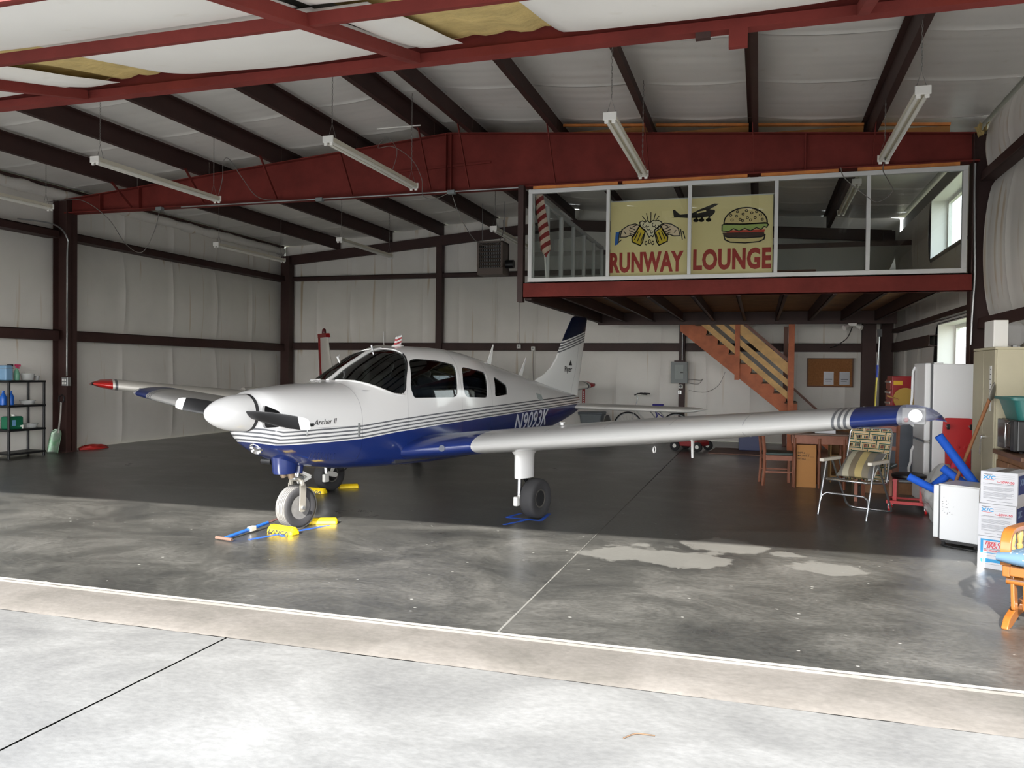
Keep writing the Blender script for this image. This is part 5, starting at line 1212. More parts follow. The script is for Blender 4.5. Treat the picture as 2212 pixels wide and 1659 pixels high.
bx2 = tag(MB().box(2.54, 2.66, 8.95, 9.6, 1.8855, 2.17).obj('white_box', M_ALU, bevel=.006), 'grey-white carton on the tan cabinet at the picture edge', 'box')
fan_ = thing('metal_bowl', 'shiny steel bowl standing between the cartons on the tan cabinet', 'bowl', (2.43, 9.13, 2.02))
MB().lathe([(.01, .04), (.07, .03), (.12, 0), (.125, -.02), (.118, -.02), (.065, .012), (.01, .02)], (0, 0, -.007), (.75, .66, 0), 26).obj('bowl_shell', M_CHROME, fan_, smooth=40)
MB().box(-.035, .03, -.03, .03, -.1345, -.115).obj('stand', M_STEEL, fan_)
# ---- wooden counter with microwave and tote
M_OAK = mat('oak_counter', (132, 94, 62), .5, var=.25, vs_=5); M_OAKT = mat('dark_oak_top', (104, 72, 50), .4, var=.2, vs_=5)
ct = thing('wooden_counter', 'brown wooden counter cabinet under the microwave', 'counter', (2.17, 7.93, 0))
MB().box(0, .52, 0, .9, .855, .90).obj('worktop', M_OAKT, ct, bevel=.008)
MB().box(.04, .50, .03, .87, .06, .855).obj('carcass', M_OAK, ct)
for k in range(2):
    d = MB().box(.022, .04, .06 + k * .41, .44 + k * .41, .10, .80).obj('door', M_OAK, ct, bevel=.006); MB().lathe([(.01, 0), (.016, .012), (.012, .02), (.002, .022)], (.022, .40 + k * .1, .6), (-1, 0, 0), 12).obj('knob', M_STEEL, d, smooth=50)
for k in range(2): MB().box(.06 + k * .22, .26 + k * .22, .018, .032, .12, .80).obj('end_panel', M_OAK, ct, bevel=.006)
MB().box(.05, .49, .05, .86, 0, .06).obj('plinth', M_BLACK, ct)
mw = thing('microwave_oven', 'black microwave oven with a chrome bar handle on the counter', 'microwave', (2.20, 8.27, .9005))
MB().box(.03, .47, 0, .52, .015, .30).obj('body', mat('black_gloss_enamel', (24, 24, 26), .25, coat=.4), mw, bevel=.012)
d = MB().box(0, .03, .10, .52, .02, .295).obj('door', MATS['black_gloss_enamel'], mw, bevel=.008)
MB().box(-.002, .001, .16, .46, .07, .25).obj('door_window', mat('smoked_door_window', (48, 46, 46), .15), d); MB().tube([(0, .12, .05), (-.035, .12, .05), (-.035, .12, .27), (0, .12, .27)], .009).obj('handle', M_CHROME, d, smooth=50)
MB().box(0, .03, .0, .095, .02, .295).obj('control_panel', M_BLACK, mw, bevel=.004)
for x in (.08, .42):
    for y in (.06, .46): MB().cyl((x, y, 0), (x, y, .016), .018).obj('foot', M_RUBBER, mw)
tt = thing('storage_tote', 'teal green plastic tote on top of the microwave', 'storage tote', (2.43, 8.53, 1.2015))
M_TEAL = mat('teal_plastic', (48, 112, 108), .35)
def tote_body(w0, d0, w1, d1, h, t=.006):
    f = lambda w, d, z: [Vector((x, y, z)) for x, y in rounded([(-w, -d), (w, -d), (w, d), (-w, d)], .05)]
    return MB().loft([f(w0 * .9, d0 * .9, .004), f(w0, d0, 0), f(w1, d1, h), f(w1 + .02, d1 + .02, h), f(w1 + .02, d1 + .02, h - .02), f(w1 + .026, d1 + .026, h - .02), f(w1 + .026, d1 + .026, h + .006), f(w1 - t, d1 - t, h + .006), f(w0 - t, d0 - t, t)])
tote_body(.18, .22, .235, .28, .20).obj('tub', M_TEAL, tt, smooth=35)
# ---- shovel and red creeper leaning there
shv = thing('round_shovel', 'wooden-handled shovel leaning blade-up against the tan cabinet', 'shovel', (1.73, 9.06, 0))
MB().tube([(0, 0, .012), (.43, -.175, 1.40)], .017, n=10).obj('shaft', mat('worn_wood_shaft', (146, 96, 60), .7, var=.2, vs_=9), shv, smooth=50)
def sblade(u, v):
    w = .10 * (math.sin(pi * min(1, .25 + v * .75)) ** .6 if v < 1 else .02)
    if v < .12: w = lerp(.035, .10, v / .12)
    w = max(w, .004)
    return Vector((.425 + v * .03 + (u - .5) * 2 * w * .35, -.215 + (u - .5) * 2 * w * .3 + .02 * (2 * (u - .5)) ** 2, 1.36 + v * .18))
MB().grid(sblade, 8, 12).obj('blade', mat('dull_shovel_steel', (132, 128, 120), .5, metal=.6), shv, smooth=60).modifiers.new('t', 'SOLIDIFY').thickness = .004
cr = thing('mechanic_creeper', 'red plastic mechanic creeper leaning upright against the refrigerator', 'creeper', (2.24, 10.545, .0))
M_CRP = mat('red_moulded_plastic', (190, 34, 38), .4)
Mx = Matrix.Rotation(math.radians(-3.0), 4, 'X')
mb = MB().prism(rounded([(-.155, .02), (.155, .02), (.17, .16), (.135, .30), (.135, .78), (.165, .90), (.155, 1.10), (-.155, 1.10), (-.165, .90), (-.135, .78), (-.135, .30), (-.17, .16)], .04), (0, -.03, 0), (1, 0, 0), (0, 0, 1), (0, .035, 0)); mb.xf(Mx); mb.obj('board', M_CRP, cr, smooth=35, bevel=.008)
for z in (.40, .52, .64, .76):
    for x in (-.07, 0, .07): MB().lathe([(.02, .0), (.018, -.006), (.002, -.008)], (x, -.033 + z * .052, z), (0, 1, 0), 10).obj('dimple', M_CRP, cr)
for x, z in ((-.12, 1.0), (.12, 1.0), (-.12, .12), (.12, .12)):
    w = MB().cyl((x - .012, -.10 + z * .052, z), (x + .012, -.10 + z * .052, z), .032, n=16).obj('caster_wheel', M_RUBBER, cr, smooth=40)
    MB().bar((x, -.03 + z * .052, z + .01), (x, -.10 + z * .052, z), .034, .012).obj('caster_fork', M_STEEL, w)
# ---- mini fridge
mf = thing('mini_fridge', 'scuffed white mini fridge beside the stacked oil cartons', 'mini fridge', (1.63, 8.50, 0), rot2(-32))
MB().box(.03, .37, 0, .40, .05, .56).obj('body', M_FRG, mf, bevel=.006)
MB().box(0.02, .375, -.005, .405, .56, .575).obj('top_panel', M_ALU, mf, bevel=.003)
d = MB().box(-.03, .018, 0, .40, .06, .56).obj('door', mat('white_door_enamel', (226, 227, 226), .4), mf, bevel=.008); MB().box(-.05, -.03, .06, .10, .40, .54).obj('handle', M_WHITE, d, bevel=.005)
MB().box(.018, .03, .01, .39, .06, .56).obj('door_gasket', M_GASK, mf)
MB().box(.04, .36, .02, .38, .02, .05).obj('base', M_BLACK, mf)
for x in (.06, .34):
    for y in (.03, .36): MB().cyl((x, y, 0), (x, y, .03), .02).obj('foot', M_RUBBER, mf)
scf = MB()
for k in range(26):
    x = .05 + random.random() ** 1.6 * .10; z = .36 + random.gauss(0, .035) - (x - .05) * .3; s = random.uniform(.002, .007)
    scf.prism([(x, z), (x + s * 1.6, z + s * .5), (x + s, z + s * 1.5)], (0, -.0012, 0), (1, 0, 0), (0, 0, 1), (0, .001, 0))
o = scf.obj('scuff_marks', mat('dark_scuff', (70, 70, 72), .8), mf); o['kind'] = 'stuff'
# ---- stacked oil cartons
M_CART = mat('white_carton', (214, 214, 218), .6); M_CBLUE = mat('carton_blue', (34, 64, 128), .5); M_CYAN = mat('carton_cyan', (40, 150, 205), .5); M_CRED = mat('carton_red', (208, 54, 66), .5); M_CGREY = mat('carton_print_grey', (120, 122, 128), .6)
def carton(label, loc, rz, kind):
    t = thing('oil_carton', label, 'carton', loc, rz, 'stacked oil cartons')
    W_, D_, H_ = .275, .40, .268
    MB().box(0, W_, 0, D_, 0, H_).obj('box_body', M_CART, t, bevel=.003)
    U, V = (1, 0, 0), (0, 0, 1); y = -.0012
    P = lambda poly, m, nm: MB().prism(poly, (0, y, 0), U, V, (0, .001, 0)).obj(nm, m, t)
    bar = lambda x0, x1, z0, z1: [(x0, z0), (x1, z0), (x1, z1), (x0, z1)]
    if kind == 'xc':
        text('carton_lettering', 'X/C', M_CYAN, t, (.022, y, .205), U, V, .040, .001, 0, .0012, 1.35)
        text('carton_lettering', '20W-50', M_CRED, t, (.150, y, .178), U, V, .026, .001, 0, .0006, 1.15)
        text('carton_lettering', 'Total', M_CRED, t, (.122, y, .180), U, V, .013, .001, 0, .0003, 1.0)
        P(bar(.03, .10, .197, .200), M_CRED, 'printed_rule'); P([(.028, .243), (.055, .239), (.083, .243), (.095, .248), (.06, .246), (.02, .248)], M_CGREY, 'printed_wings')
        P(bar(.02, .245, .166, .1685), M_INK, 'printed_rule'); P(bar(.02, .245, .158, .159), M_CGREY, 'printed_rule')
        for z in (.243, .228, .213): P(bar(.11, .25, z, z + .0008), M_CGREY, 'printed_rule')
        for z0, n in ((.138, 5), (.094, 5), (.052, 2)):
            for k in range(n): P(bar(.024, .245 - (.05 if k == n - 1 else .012 * (k % 2)), z0 - k * .0072, z0 - k * .0072 + .0022), M_CGREY, 'printed_text_line')
        P(bar(.05, .12, .022, .0245), M_CGREY, 'printed_text_line'); P(bar(.14, .24, .022, .0245), M_CGREY, 'printed_text_line')
        MB().prism([(.02, .09), (D_ - .02, .09), (D_ - .02, .245), (.02, .245)], (W_ + .0012, 0, 0), (0, 1, 0), V, (-.001, 0, 0)).obj('side_print', M_CBLUE, t)
        text('side_lettering', 'X/C', mat('carton_pale_blue', (150, 176, 210), .5), t, (W_ + .0022, .06, .165), (0, 1, 0), V, .075, .001, 0, .001, 1.0)
    else:
        P(bar(.022, .245, .128, .245), M_CYAN, 'printed_frame'); y = -.0022
        P(bar(.042, .24, .134, .232), M_CART, 'printed_panel'); y = -.0032
        text('carton_lettering', 'FREE OIL', M_CRED, t, (.056, y, .200), U, V, .036, .001, .2, .0012, 1.05); text('carton_lettering', 'SPOUT!', M_CRED, t, (.066, y, .172), U, V, .036, .001, .2, .0012, 1.05)
        P(bar(.05, .22, .163, .166), M_INK, 'printed_rule'); text('carton_lettering', 'BEC-VERSEUR EN PRIME', M_CRED, t, (.05, y, .146), U, V, .016, .001, .2, .0005, .95)
        P(bar(.05, .21, .139, .1405), M_CGREY, 'printed_rule')
        y = -.0012; P([(.025, .05), (.05, .048), (.10, .056), (.20, .055), (.235, .060), (.235, .088), (.20, .086), (.10, .082), (.05, .084), (.022, .083)], M_CYAN, 'spout_picture'); y = -.0022
        P([(.042, .05), (.046, .05), (.042, .083), (.038, .083)], M_CART, 'spout_ring'); P([(.056, .05), (.06, .05), (.056, .083), (.052, .083)], M_CART, 'spout_ring')
        y = -.0012; P(bar(.03, .16, .108, .110), M_CGREY, 'printed_text_line'); P(bar(.03, .20, .038, .040), M_CGREY, 'printed_text_line')
    MB().box(.10, .18, .02, D_ - .02, H_, H_ + .0012).obj('packing_tape', film('clear_tape', (190, 186, 176), .5, .15), t)
    return t
carton('white oil carton printed FREE OIL SPOUT, bottom of the stack', (1.77, 7.585, 0), rot2(-27), 'free')
carton('white oil carton printed 20W-50, middle of the stack', (1.772, 7.59, .2695), rot2(-27.5), 'xc')
carton('white oil carton printed 20W-50, top of the stack', (1.785, 7.60, .539), rot2(-30), 'xc')
# ---- pool noodles and plastic bags
M_NOOD = mat('blue_foam', (26, 96, 214), .75, bump=.2, bs=120)
def noodle(label, p, q, r=.036):
    p, q = Vector(p), Vector(q); d = (q - p)
    o = MB().lathe([(r * .4, 0), (r, 0), (r, d.length), (r * .4, d.length), (r * .4, d.length - .03), (r * .38, .03), (r * .4, 0)], p, d, 18).obj('pool_noodle', M_NOOD, smooth=40); return tag(o, label, 'pool noodle', 'blue foam pool noodles')
noodle('long blue foam noodle standing tilted before the red creeper', (2.13, 8.92, .42), (1.72, 8.94, 1.00), .042)
noodle('blue foam noodle end poking out left of the mini fridge', (1.80, 9.02, .40), (1.48, 9.10, .56), .038)
noodle('short blue foam noodle just above the mini fridge top', (2.00, 9.06, .50), (1.80, 9.14, .66), .04)
noodle('short blue foam noodle crossing behind the mini fridge', (1.74, 9.22, .46), (1.90, 9.24, .60), .04)
M_BAG = film('clear_plastic_bag', (190, 190, 188), .5, .2)
def bag(label, loc, sx, sy, sz, seed):
    def fn(u, v):
        a = 2 * pi * u; f = math.sin(pi * min(.98, .1 + v * .88)) ** .55
        n = 1 + .30 * nz(math.cos(a) * 2.2 + seed, math.sin(a) * 2.2, v * 3) + .22 * nz(math.cos(a) * 6, math.sin(a) * 6 + seed, v * 7) + .08 * nz(math.cos(a) * 15, math.sin(a) * 15 + seed, v * 16)
        return (sx * f * n * math.cos(a), sy * f * n * math.sin(a), sz * v + (0 if v > .02 else 0))
    o = MB().grid(fn, 40, 26).obj('plastic_bag', M_BAG, smooth=180); o.location = loc
    return tag(o, label, 'plastic bag')
bag('large clear plastic bag bundled between the stool and the tan cabinet', (1.93, 9.72, 0), .19, .19, .64, 3)
bag('clear plastic bag slumped between the mini fridge and the creeper', (2.04, 9.30, 0), .11, .11, .56, 11)
tg_ = tag(MB().prism([(0, 0), (.05, .02), (.045, .07), (.01, .06)], (1.98, 9.66, .60), (1, 0, 0), (0, 0, 1), (0, .02, 0)).obj('bag_tie', mat('pink_tie', (206, 40, 80), .5)), 'small pink tie on the clear plastic bag', 'bag tie')
# ---- creeper seat (mechanic stool)
cs = thing('mechanic_stool', 'red wheeled mechanic stool with a round black seat', 'stool', (1.70, 10.42, 0), rot2(-12))
for x, y in ((-.19, -.15), (.19, -.15), (.19, .15), (-.19, .15)):
    w = MB().cyl((x - .012, y, .04), (x + .012, y, .04), .04, n=16).obj('caster_wheel', M_CRP, cs, smooth=40); MB().box(x - .018, x + .018, y - .02, y + .02, .04, .10).obj('caster_fork', M_STEEL, w)
MB().bar((-.21, -.17, .115), (.21, -.17, .115), .035, .035).bar((-.21, .17, .115), (.21, .17, .115), .035, .035).bar((-.21, -.17, .115), (-.21, .17, .115), .035, .035).bar((.21, -.17, .115), (.21, .17, .115), .035, .035).obj('base_frame', M_CRP, cs)
MB().box(-.19, .19, -.15, .15, .10, .112).obj('tray', mat('tan_tray', (150, 122, 92), .7), cs)
for x in (-.14, .14): MB().box(x - .02, x + .02, -.13, -.09, .13, .36).obj('upright', M_CRP, cs); MB().bar((x, -.16, .37), (x, .16, .37), .05, .03).obj('seat_bracket', M_CRP, cs)
MB().lathe([(.01, 0), (.17, 0), (.19, .02), (.185, .045), (.15, .06), (.01, .063)], (0, 0, .386), (0, 0, 1), 28).obj('seat', M_BLACK, cs, smooth=40)
# ---- aluminium lawn chair with woven webbing
lc = thing('lawn_chair', 'folding aluminium lawn chair with green and tan webbing and white armrests', 'lawn chair', (1.095, 9.99, 0), rot2(-30.3))
M_ALT = mat('polished_aluminium_tube', (206, 208, 210), .25, metal=.9); M_ARM = mat('white_plastic_armrest', (232, 226, 212), .5)
for s in (-1, 1):
    MB().tube([(s * .275, -.38, 0), (s * .275, -.20, .60)], .0125).obj('front_leg', M_ALT, lc, smooth=60)
    MB().box(s * .275 - .025, s * .275 + .025, -.32, .13, .60, .635).obj('armrest', M_ARM, lc, bevel=.006)
    MB().tube([(s * .262, -.08, .60), (s * .262, .30, .06)], .0125).obj('rear_leg', M_ALT, lc, smooth=60)
    MB().tube([(s * .262, .10, .60), (s * .25, .16, .40)], .010).obj('back_link', M_ALT, lc, smooth=60)
MB().tube([(-.262, .28, .09), (-.25, .34, .03), (-.20, .375, .0135), (.20, .375, .0135), (.25, .34, .03), (.262, .28, .09)], .0125).obj('rear_foot_bar', M_ALT, lc, smooth=60)
MB().tube([(-.275, -.335, .15), (-.262, -.315, .215), (-.21, -.305, .25), (.21, -.305, .25), (.262, -.315, .215), (.275, -.335, .15)], .0125).obj('front_cross_bar', M_ALT, lc, smooth=60)
S0, S1 = Vector((0, -.27, .40)), Vector((0, .20, .355)); B0, B1 = Vector((0, .20, .37)), Vector((0, .36, .97))
MB().tube([(-.245, S1.y, S1.z), (-.245, S0.y + .03, S0.z), (-.22, S0.y, S0.z), (.22, S0.y, S0.z), (.245, S0.y + .03, S0.z), (.245, S1.y, S1.z)], .012).obj('seat_tube', M_ALT, lc, smooth=60)
MB().tube([(-.245, B0.y, B0.z), (-.245, B1.y - .02, B1.z - .06), (-.22, B1.y, B1.z), (.22, B1.y, B1.z), (.245, B1.y - .02, B1.z - .06), (.245, B0.y, B0.z)], .012).obj('back_tube', M_ALT, lc, smooth=60)
def web_mat(name, axis):
    m = bpy.data.materials.new(name); m.use_nodes = True; nt = m.node_tree; b = nt.nodes['Principled BSDF']; b.inputs['Roughness'].default_value = .7
    tc = nt.nodes.new('ShaderNodeTexCoord'); s = nt.nodes.new('ShaderNodeSeparateXYZ'); nt.links.new(tc.outputs['UV'], s.inputs[0])
    r = nt.nodes.new('ShaderNodeValToRGB'); r.color_ramp.interpolation = 'CONSTANT'; e = r.color_ramp.elements
    cols = [(0, (196, 168, 124)), (.13, (26, 74, 62)), (.30, (214, 204, 180)), (.36, (196, 168, 124)), (.64, (214, 204, 180)), (.70, (26, 74, 62)), (.87, (196, 168, 124))]
    e[0].position = 0; e[0].color = lin(cols[0][1]) + (1,); e[1].position = cols[1][0]; e[1].color = lin(cols[1][1]) + (1,)
    for p, c in cols[2:]: k = e.new(p); k.color = lin(c) + (1,)
    nt.links.new(s.outputs[0], r.inputs[0]); nt.links.new(r.outputs[0], b.inputs['Base Color']); return m
M_WEB = web_mat('striped_webbing', 0)
def strap(A, B, side, w, n, over, amp, up):
    """woven strap from A to B; side = width direction; weaves along up with phase over"""
    A, B, side, up = Vector(A), Vector(B), Vector(side).normalized(), Vector(up).normalized(); N = n * 4; vs, uv, fs = [], [], []
    for i in range(N + 1):
        t = i / N; h = amp * math.cos(pi * n * t + (pi if over else 0)) * (1 if 0 < t < 1 else .3); c = A.lerp(B, t) + up * h
        for k, q in ((-.5, 0), (.5, 1)):
            vs.append(c + side * (w * k)); uv.append(q)
    for i in range(N): fs.append((2 * i, 2 * i + 1, 2 * i + 3, 2 * i + 2))
    mb = MB().add(vs, fs); o = mb.obj('webbing_strap', M_WEB, lc, smooth=180, fix=False); ul = o.data.uv_layers.new(name='UVMap')
    for lp in o.data.loops: ul.data[lp.index].uv = (uv[lp.vertex_index], 0)
    md = o.modifiers.new('t', 'SOLIDIFY'); md.thickness = .0025
bn = (B1 - B0).cross(Vector((1, 0, 0))).normalized()
for i in range(5):
    x = -.19 + i * .095; strap(B0 + Vector((x, 0, .0)) + bn * 0, B1 + Vector((x, 0, 0)), (1, 0, 0), .062, 6, i % 2, .005, bn)
for j in range(6):
    c = B0.lerp(B1, .08 + j * .165); strap(c + Vector((-.25, 0, 0)), c + Vector((.25, 0, 0)), (B1 - B0), .066, 5, (j + 1) % 2, .005, bn)
sn = Vector((0, .1, 1)).normalized()
for i in range(5):
    x = -.19 + i * .095; strap(S0 + Vector((x, 0, 0)), S1 + Vector((x, 0, 0)), (1, 0, 0), .062, 5, i % 2, .004, sn)
for j in range(5):
    c = S0.lerp(S1, .04 + j * .22); strap(c + Vector((-.25, 0, 0)), c + Vector((.25, 0, 0)), (S1 - S0), .062, 5, (j + 1) % 2, .004, sn)
# cushion on it
def plaid():
    m = bpy.data.materials.new('striped_cushion_cloth'); m.use_nodes = True; nt = m.node_tree; b = nt.nodes['Principled BSDF']; b.inputs['Roughness'].default_value = .85
    tc = nt.nodes.new('ShaderNodeTexCoord'); s = nt.nodes.new('ShaderNodeSeparateXYZ'); nt.links.new(tc.outputs['Object'], s.inputs[0])
    mr = nt.nodes.new('ShaderNodeMapRange'); mr.inputs[1].default_value = -.22; mr.inputs[2].default_value = .22; nt.links.new(s.outputs[0], mr.inputs[0])
    r = nt.nodes.new('ShaderNodeValToRGB'); r.color_ramp.interpolation = 'CONSTANT'; e = r.color_ramp.elements
    cols = [(0, (120, 116, 108)), (.18, (176, 170, 148)), (.34, (124, 112, 92)), (.50, (182, 164, 112)), (.68, (128, 120, 104)), (.84, (112, 110, 108))]
    e[0].color = lin(cols[0][1]) + (1,); e[1].position = cols[1][0]; e[1].color = lin(cols[1][1]) + (1,)
    for p, c in cols[2:]: k = e.new(p); k.color = lin(c) + (1,)
    nt.links.new(mr.outputs[0], r.inputs[0]); nt.links.new(r.outputs[0], b.inputs['Base Color']); return m
cu = thing('striped_cushion', 'plump striped beige cushion propped on the lawn chair seat', 'cushion', (1.11, 9.96, .41), rot2(-30.3))
mb = MB(); n = 18; vs = []
Cm = Matrix.Translation((0.0, .04, .155)) @ Matrix.Rotation(math.radians(38), 4, 'X')
for sgn in (1, -1):
    def fn(u, v):
        a, b = (u - .5) * 2, (v - .5) * 2; th = .085 * (max(0, 1 - abs(a) ** 3) * max(0, 1 - abs(b) ** 3)) ** .6
        pin = 1 - .07 * (1 - abs(a) ** 2) * abs(b) ** 3; pin2 = 1 - .07 * (1 - abs(b) ** 2) * abs(a) ** 3
        return Cm @ Vector((a * .215 * pin2, b * .215 * pin, sgn * th + .006 * nz(a * 3, b * 3, sgn)))
    mb.grid(fn, n, n)
mb.obj('pillow', plaid(), cu, smooth=180)
MB().tube([Cm @ Vector((.215 * a, .215 * b, 0)) for a, b in ((1, -1), (.95, -.5), (.93, 0), (.95, .5), (1, 1), (.5, .95), (0, .93), (-.5, .95), (-1, 1))], .006).obj('piping', mat('white_piping', (214, 212, 206), .7), cu, smooth=60)
# ---- wooden chairs, table, cartons
M_CHW = mat('reddish_chair_wood', (150, 96, 74), .55, var=.18, vs_=6); M_CHD = mat('mahogany_crest', (128, 58, 34), .4, var=.2, vs_=5); M_GSEAT = mat('dark_green_vinyl', (50, 66, 62), .5)
def dining_chair(label, loc, rz):
    t = thing('dining_chair', label, 'chair', loc, rz, 'plain wooden dining chairs')
    for s in (-1, 1):
        MB().tube([(s * .20, .22, 0), (s * .20, .20, .25), (s * .20, .20, .45), (s * .20, .25, .96)], .022, n=4).obj('rear_leg', M_CHW, t); MB().box(s * .20 - .02, s * .20 + .02, -.21, -.17, 0, .43).obj('front_leg', M_CHW, t, bevel=.004)
        MB().bar((s * .20, -.19, .40), (s * .20, .20, .40), .025, .07).obj('seat_rail', M_CHW, t); MB().bar((s * .20, -.19, .20), (s * .20, .20, .20), .018, .022).obj('stretcher', M_CHW, t)
    MB().bar((-.20, -.19, .40), (.20, -.19, .40), .025, .07).obj('seat_rail', M_CHW, t); MB().bar((-.20, .20, .40), (.20, .20, .40), .025, .07).obj('seat_rail', M_CHW, t)
    MB().box(-.21, .21, -.22, .19, .436, .475).obj('seat', M_GSEAT, t, bevel=.012, seg=3)
    MB().prism([(-.18, 0), (.18, 0), (.18, .07), (.10, .105), (-.10, .105), (-.18, .07)], (0, .235, .86), (1, 0, 0), (0, .08, 1), (0, .022, 0)).obj('crest_rail', M_CHD, t, bevel=.004); MB().bar((-.19, .225, .66), (.19, .225, .66), .02, .05).obj('back_slat', M_CHW, t)
    return t
dining_chair('wooden dining chair half hidden behind the lawn chair', (1.44, 11.1, 0), rot2(-18))
dining_chair('wooden dining chair with green seat drawn up beside the narrow table', (.27, 12.25, 0), rot2(97))
tbl = thing('narrow_table', 'old wooden table with turned legs standing over a brown carton', 'table', (.42, 11.98, 0))
MB().box(-.02, .80, -.05, .62, .745, .77).obj('tabletop', mat('worn_table_top', (112, 92, 80), .5, var=.2, vs_=6), tbl, bevel=.006)
MB().box(.06, .74, .0, .03, .62, .745).box(.06, .74, .54, .57, .62, .745).box(.04, .07, .0, .57, .62, .745).box(.73, .76, 0, .57, .62, .745).obj('apron', M_CHW, tbl)
for x in (.075, .40, .725):
    for y in (.02, .55): MB().lathe([(.016, 0), (.02, .05), (.024, .10), (.02, .2), (.026, .40), (.018, .52), (.028, .56), (.028, .62), (.028, .70)], (x, y, 0), (0, 0, 1), 14).obj('turned_leg', mat('turned_leg_wood', (122, 70, 44), .5, var=.15, vs_=8), tbl, smooth=40)
bc_ = thing('brown_carton', 'brown cardboard carton printed with SHIFT and MACHINE under the table', 'carton', (.525, 12.06, 0))
MB().box(0, .26, 0, .4, 0, .60).obj('box_body', mat('brown_cardboard', (186, 132, 76), .75, var=.06, vs_=2), bc_, bevel=.004)
for k, s_ in enumerate(('SHIFT # ____', 'MACHINE # ____', 'INITIALS ____')): text('carton_lettering', s_, M_INK, bc_, (.012, -.0012, .475 - k * .042), (1, 0, 0), (0, 0, 1), .034, .001, 0, .0005, .85)
wb_ = thing('white_carton', 'white carton with small red print lying on the narrow table', 'carton', (.76, 12.05, .7705))
MB().box(0, .27, 0, .3, 0, .085).obj('box_body', M_CART, wb_, bevel=.003); text('carton_lettering', 'HANGAR', M_CRED, wb_, (.16, -.0012, .045), (1, 0, 0), (0, 0, 1), .02, .001) if False else MB().box(.16, .25, -.0012, 0, .045, .052).obj('printed_rule', M_CRED, wb_)
ps = thing('plywood_shelf_unit', 'tan plywood shelf unit behind the narrow table', 'shelf', (1.02, 12.75, 0))
M_TPLY = mat('tan_plywood', (186, 150, 96), .65, var=.15, vs_=4)
MB().box(0, .02, 0, .4, 0, .93).obj('side_panel', M_TPLY, ps); MB().box(.30, .32, 0, .4, 0, .93).obj('side_panel', M_TPLY, ps)
for z in (.08, .38, .66, .91): MB().box(.02, .30, 0.005, .4, z, z + .02).obj('shelf_board', M_TPLY, ps)
MB().box(.02, .30, .39, .40, .1, .91).obj('back_panel', M_PLY, ps)
chb = thing('chalk_board', 'slate grey board in an aluminium frame leaning behind the lawn chair', 'board', (1.40, 11.95, .0), 0)
Mx = Matrix.Rotation(math.radians(-6), 4, 'X')
MB().box(0, .60, 0, .02, .17, 1.14).xf(Mx).obj('board_panel', mat('slate_board', (96, 102, 112), .5, var=.08, vs_=3), chb); MB().box(-.02, 0, -.005, .025, .15, 1.16).box(.60, .62, -.005, .025, .15, 1.16).box(0, .60, -.005, .025, .15, .17).box(0, .60, -.005, .025, 1.14, 1.16).xf(Mx).obj('frame', M_ALT, chb)
MB().box(-.02, .62, -.12, .14, 0, .15).obj('wood_base', M_OAK, chb)
# ---- red tool chest, pole, disc
tch = thing('tool_chest', 'red steel tool chest with silver drawer pulls behind the wing tip', 'tool chest', (1.84, 12.92, 0))
MB().box(.02, .60, 0, .48, .04, 1.58).obj('body', mat('red_tool_enamel', (150, 22, 30), .35), tch, bevel=.008)
for k in range(9):
    z = .14 + k * .155; d = MB().box(0, .02, .01, .47, z, z + .14).obj('drawer', MATS['red_tool_enamel'], tch, bevel=.003); MB().box(-.015, 0, .03, .45, z + .10, z + .125).obj('pull', M_CHROME, d)
MB().box(.04, .16, -.002, 0, 1.45, 1.51).obj('sticker', mat('yellow_sticker', (222, 176, 40), .6), tch); MB().box(.18, .32, -.003, 0, 1.36, 1.39).obj('name_plate', M_STEEL, tch)
for x in (.06, .55):
    for y in (.05, .43): MB().cyl((x, y, 0), (x, y, .04), .03).obj('foot', M_RUBBER, tch)
pl_ = thing('extension_pole', 'thin yellow and blue extension pole leaning near the corner post', 'pole', (1.72, 13.95, 0))
MB().tube([(0, 0, 0), (.07, .05, 1.55)], .013).obj('lower_tube', mat('yellow_pole', (196, 176, 60), .5), pl_, smooth=60); MB().tube([(.07, .05, 1.55), (.08, .06, 1.75)], .018).obj('grip', mat('blue_grip', (40, 60, 150), .6), pl_, smooth=60); MB().tube([(.08, .06, 1.75), (.10, .08, 2.2)], .010).obj('upper_tube', M_STEEL, pl_, smooth=60); MB().box(.07, .14, .06, .10, 2.2, 2.32).obj('brush_head', M_BLACK, pl_)
ds = thing('yellow_disc', 'dull yellow round pad with a wooden handle beside the tool chest', 'pad', (1.86, 12.55, 0))
MB().lathe([(.02, 0), (.15, 0), (.155, .02), (.15, .035), (.02, .035)], (.12, .0, 1.26), (-.2, -1, .15), 26).obj('pad', mat('dull_yellow_pad', (180, 144, 60), .7), ds, smooth=40); MB().tube([(-.12, -.03, 1.30), (.05, -.01, 1.24)], .012).obj('handle', M_WOOD, ds, smooth=50); MB().tube([(.12, .03, 0), (.12, .03, 1.15)], .015).box(.02, .22, -.08, .14, 0, .02).obj('stand', M_STEEL, ds)
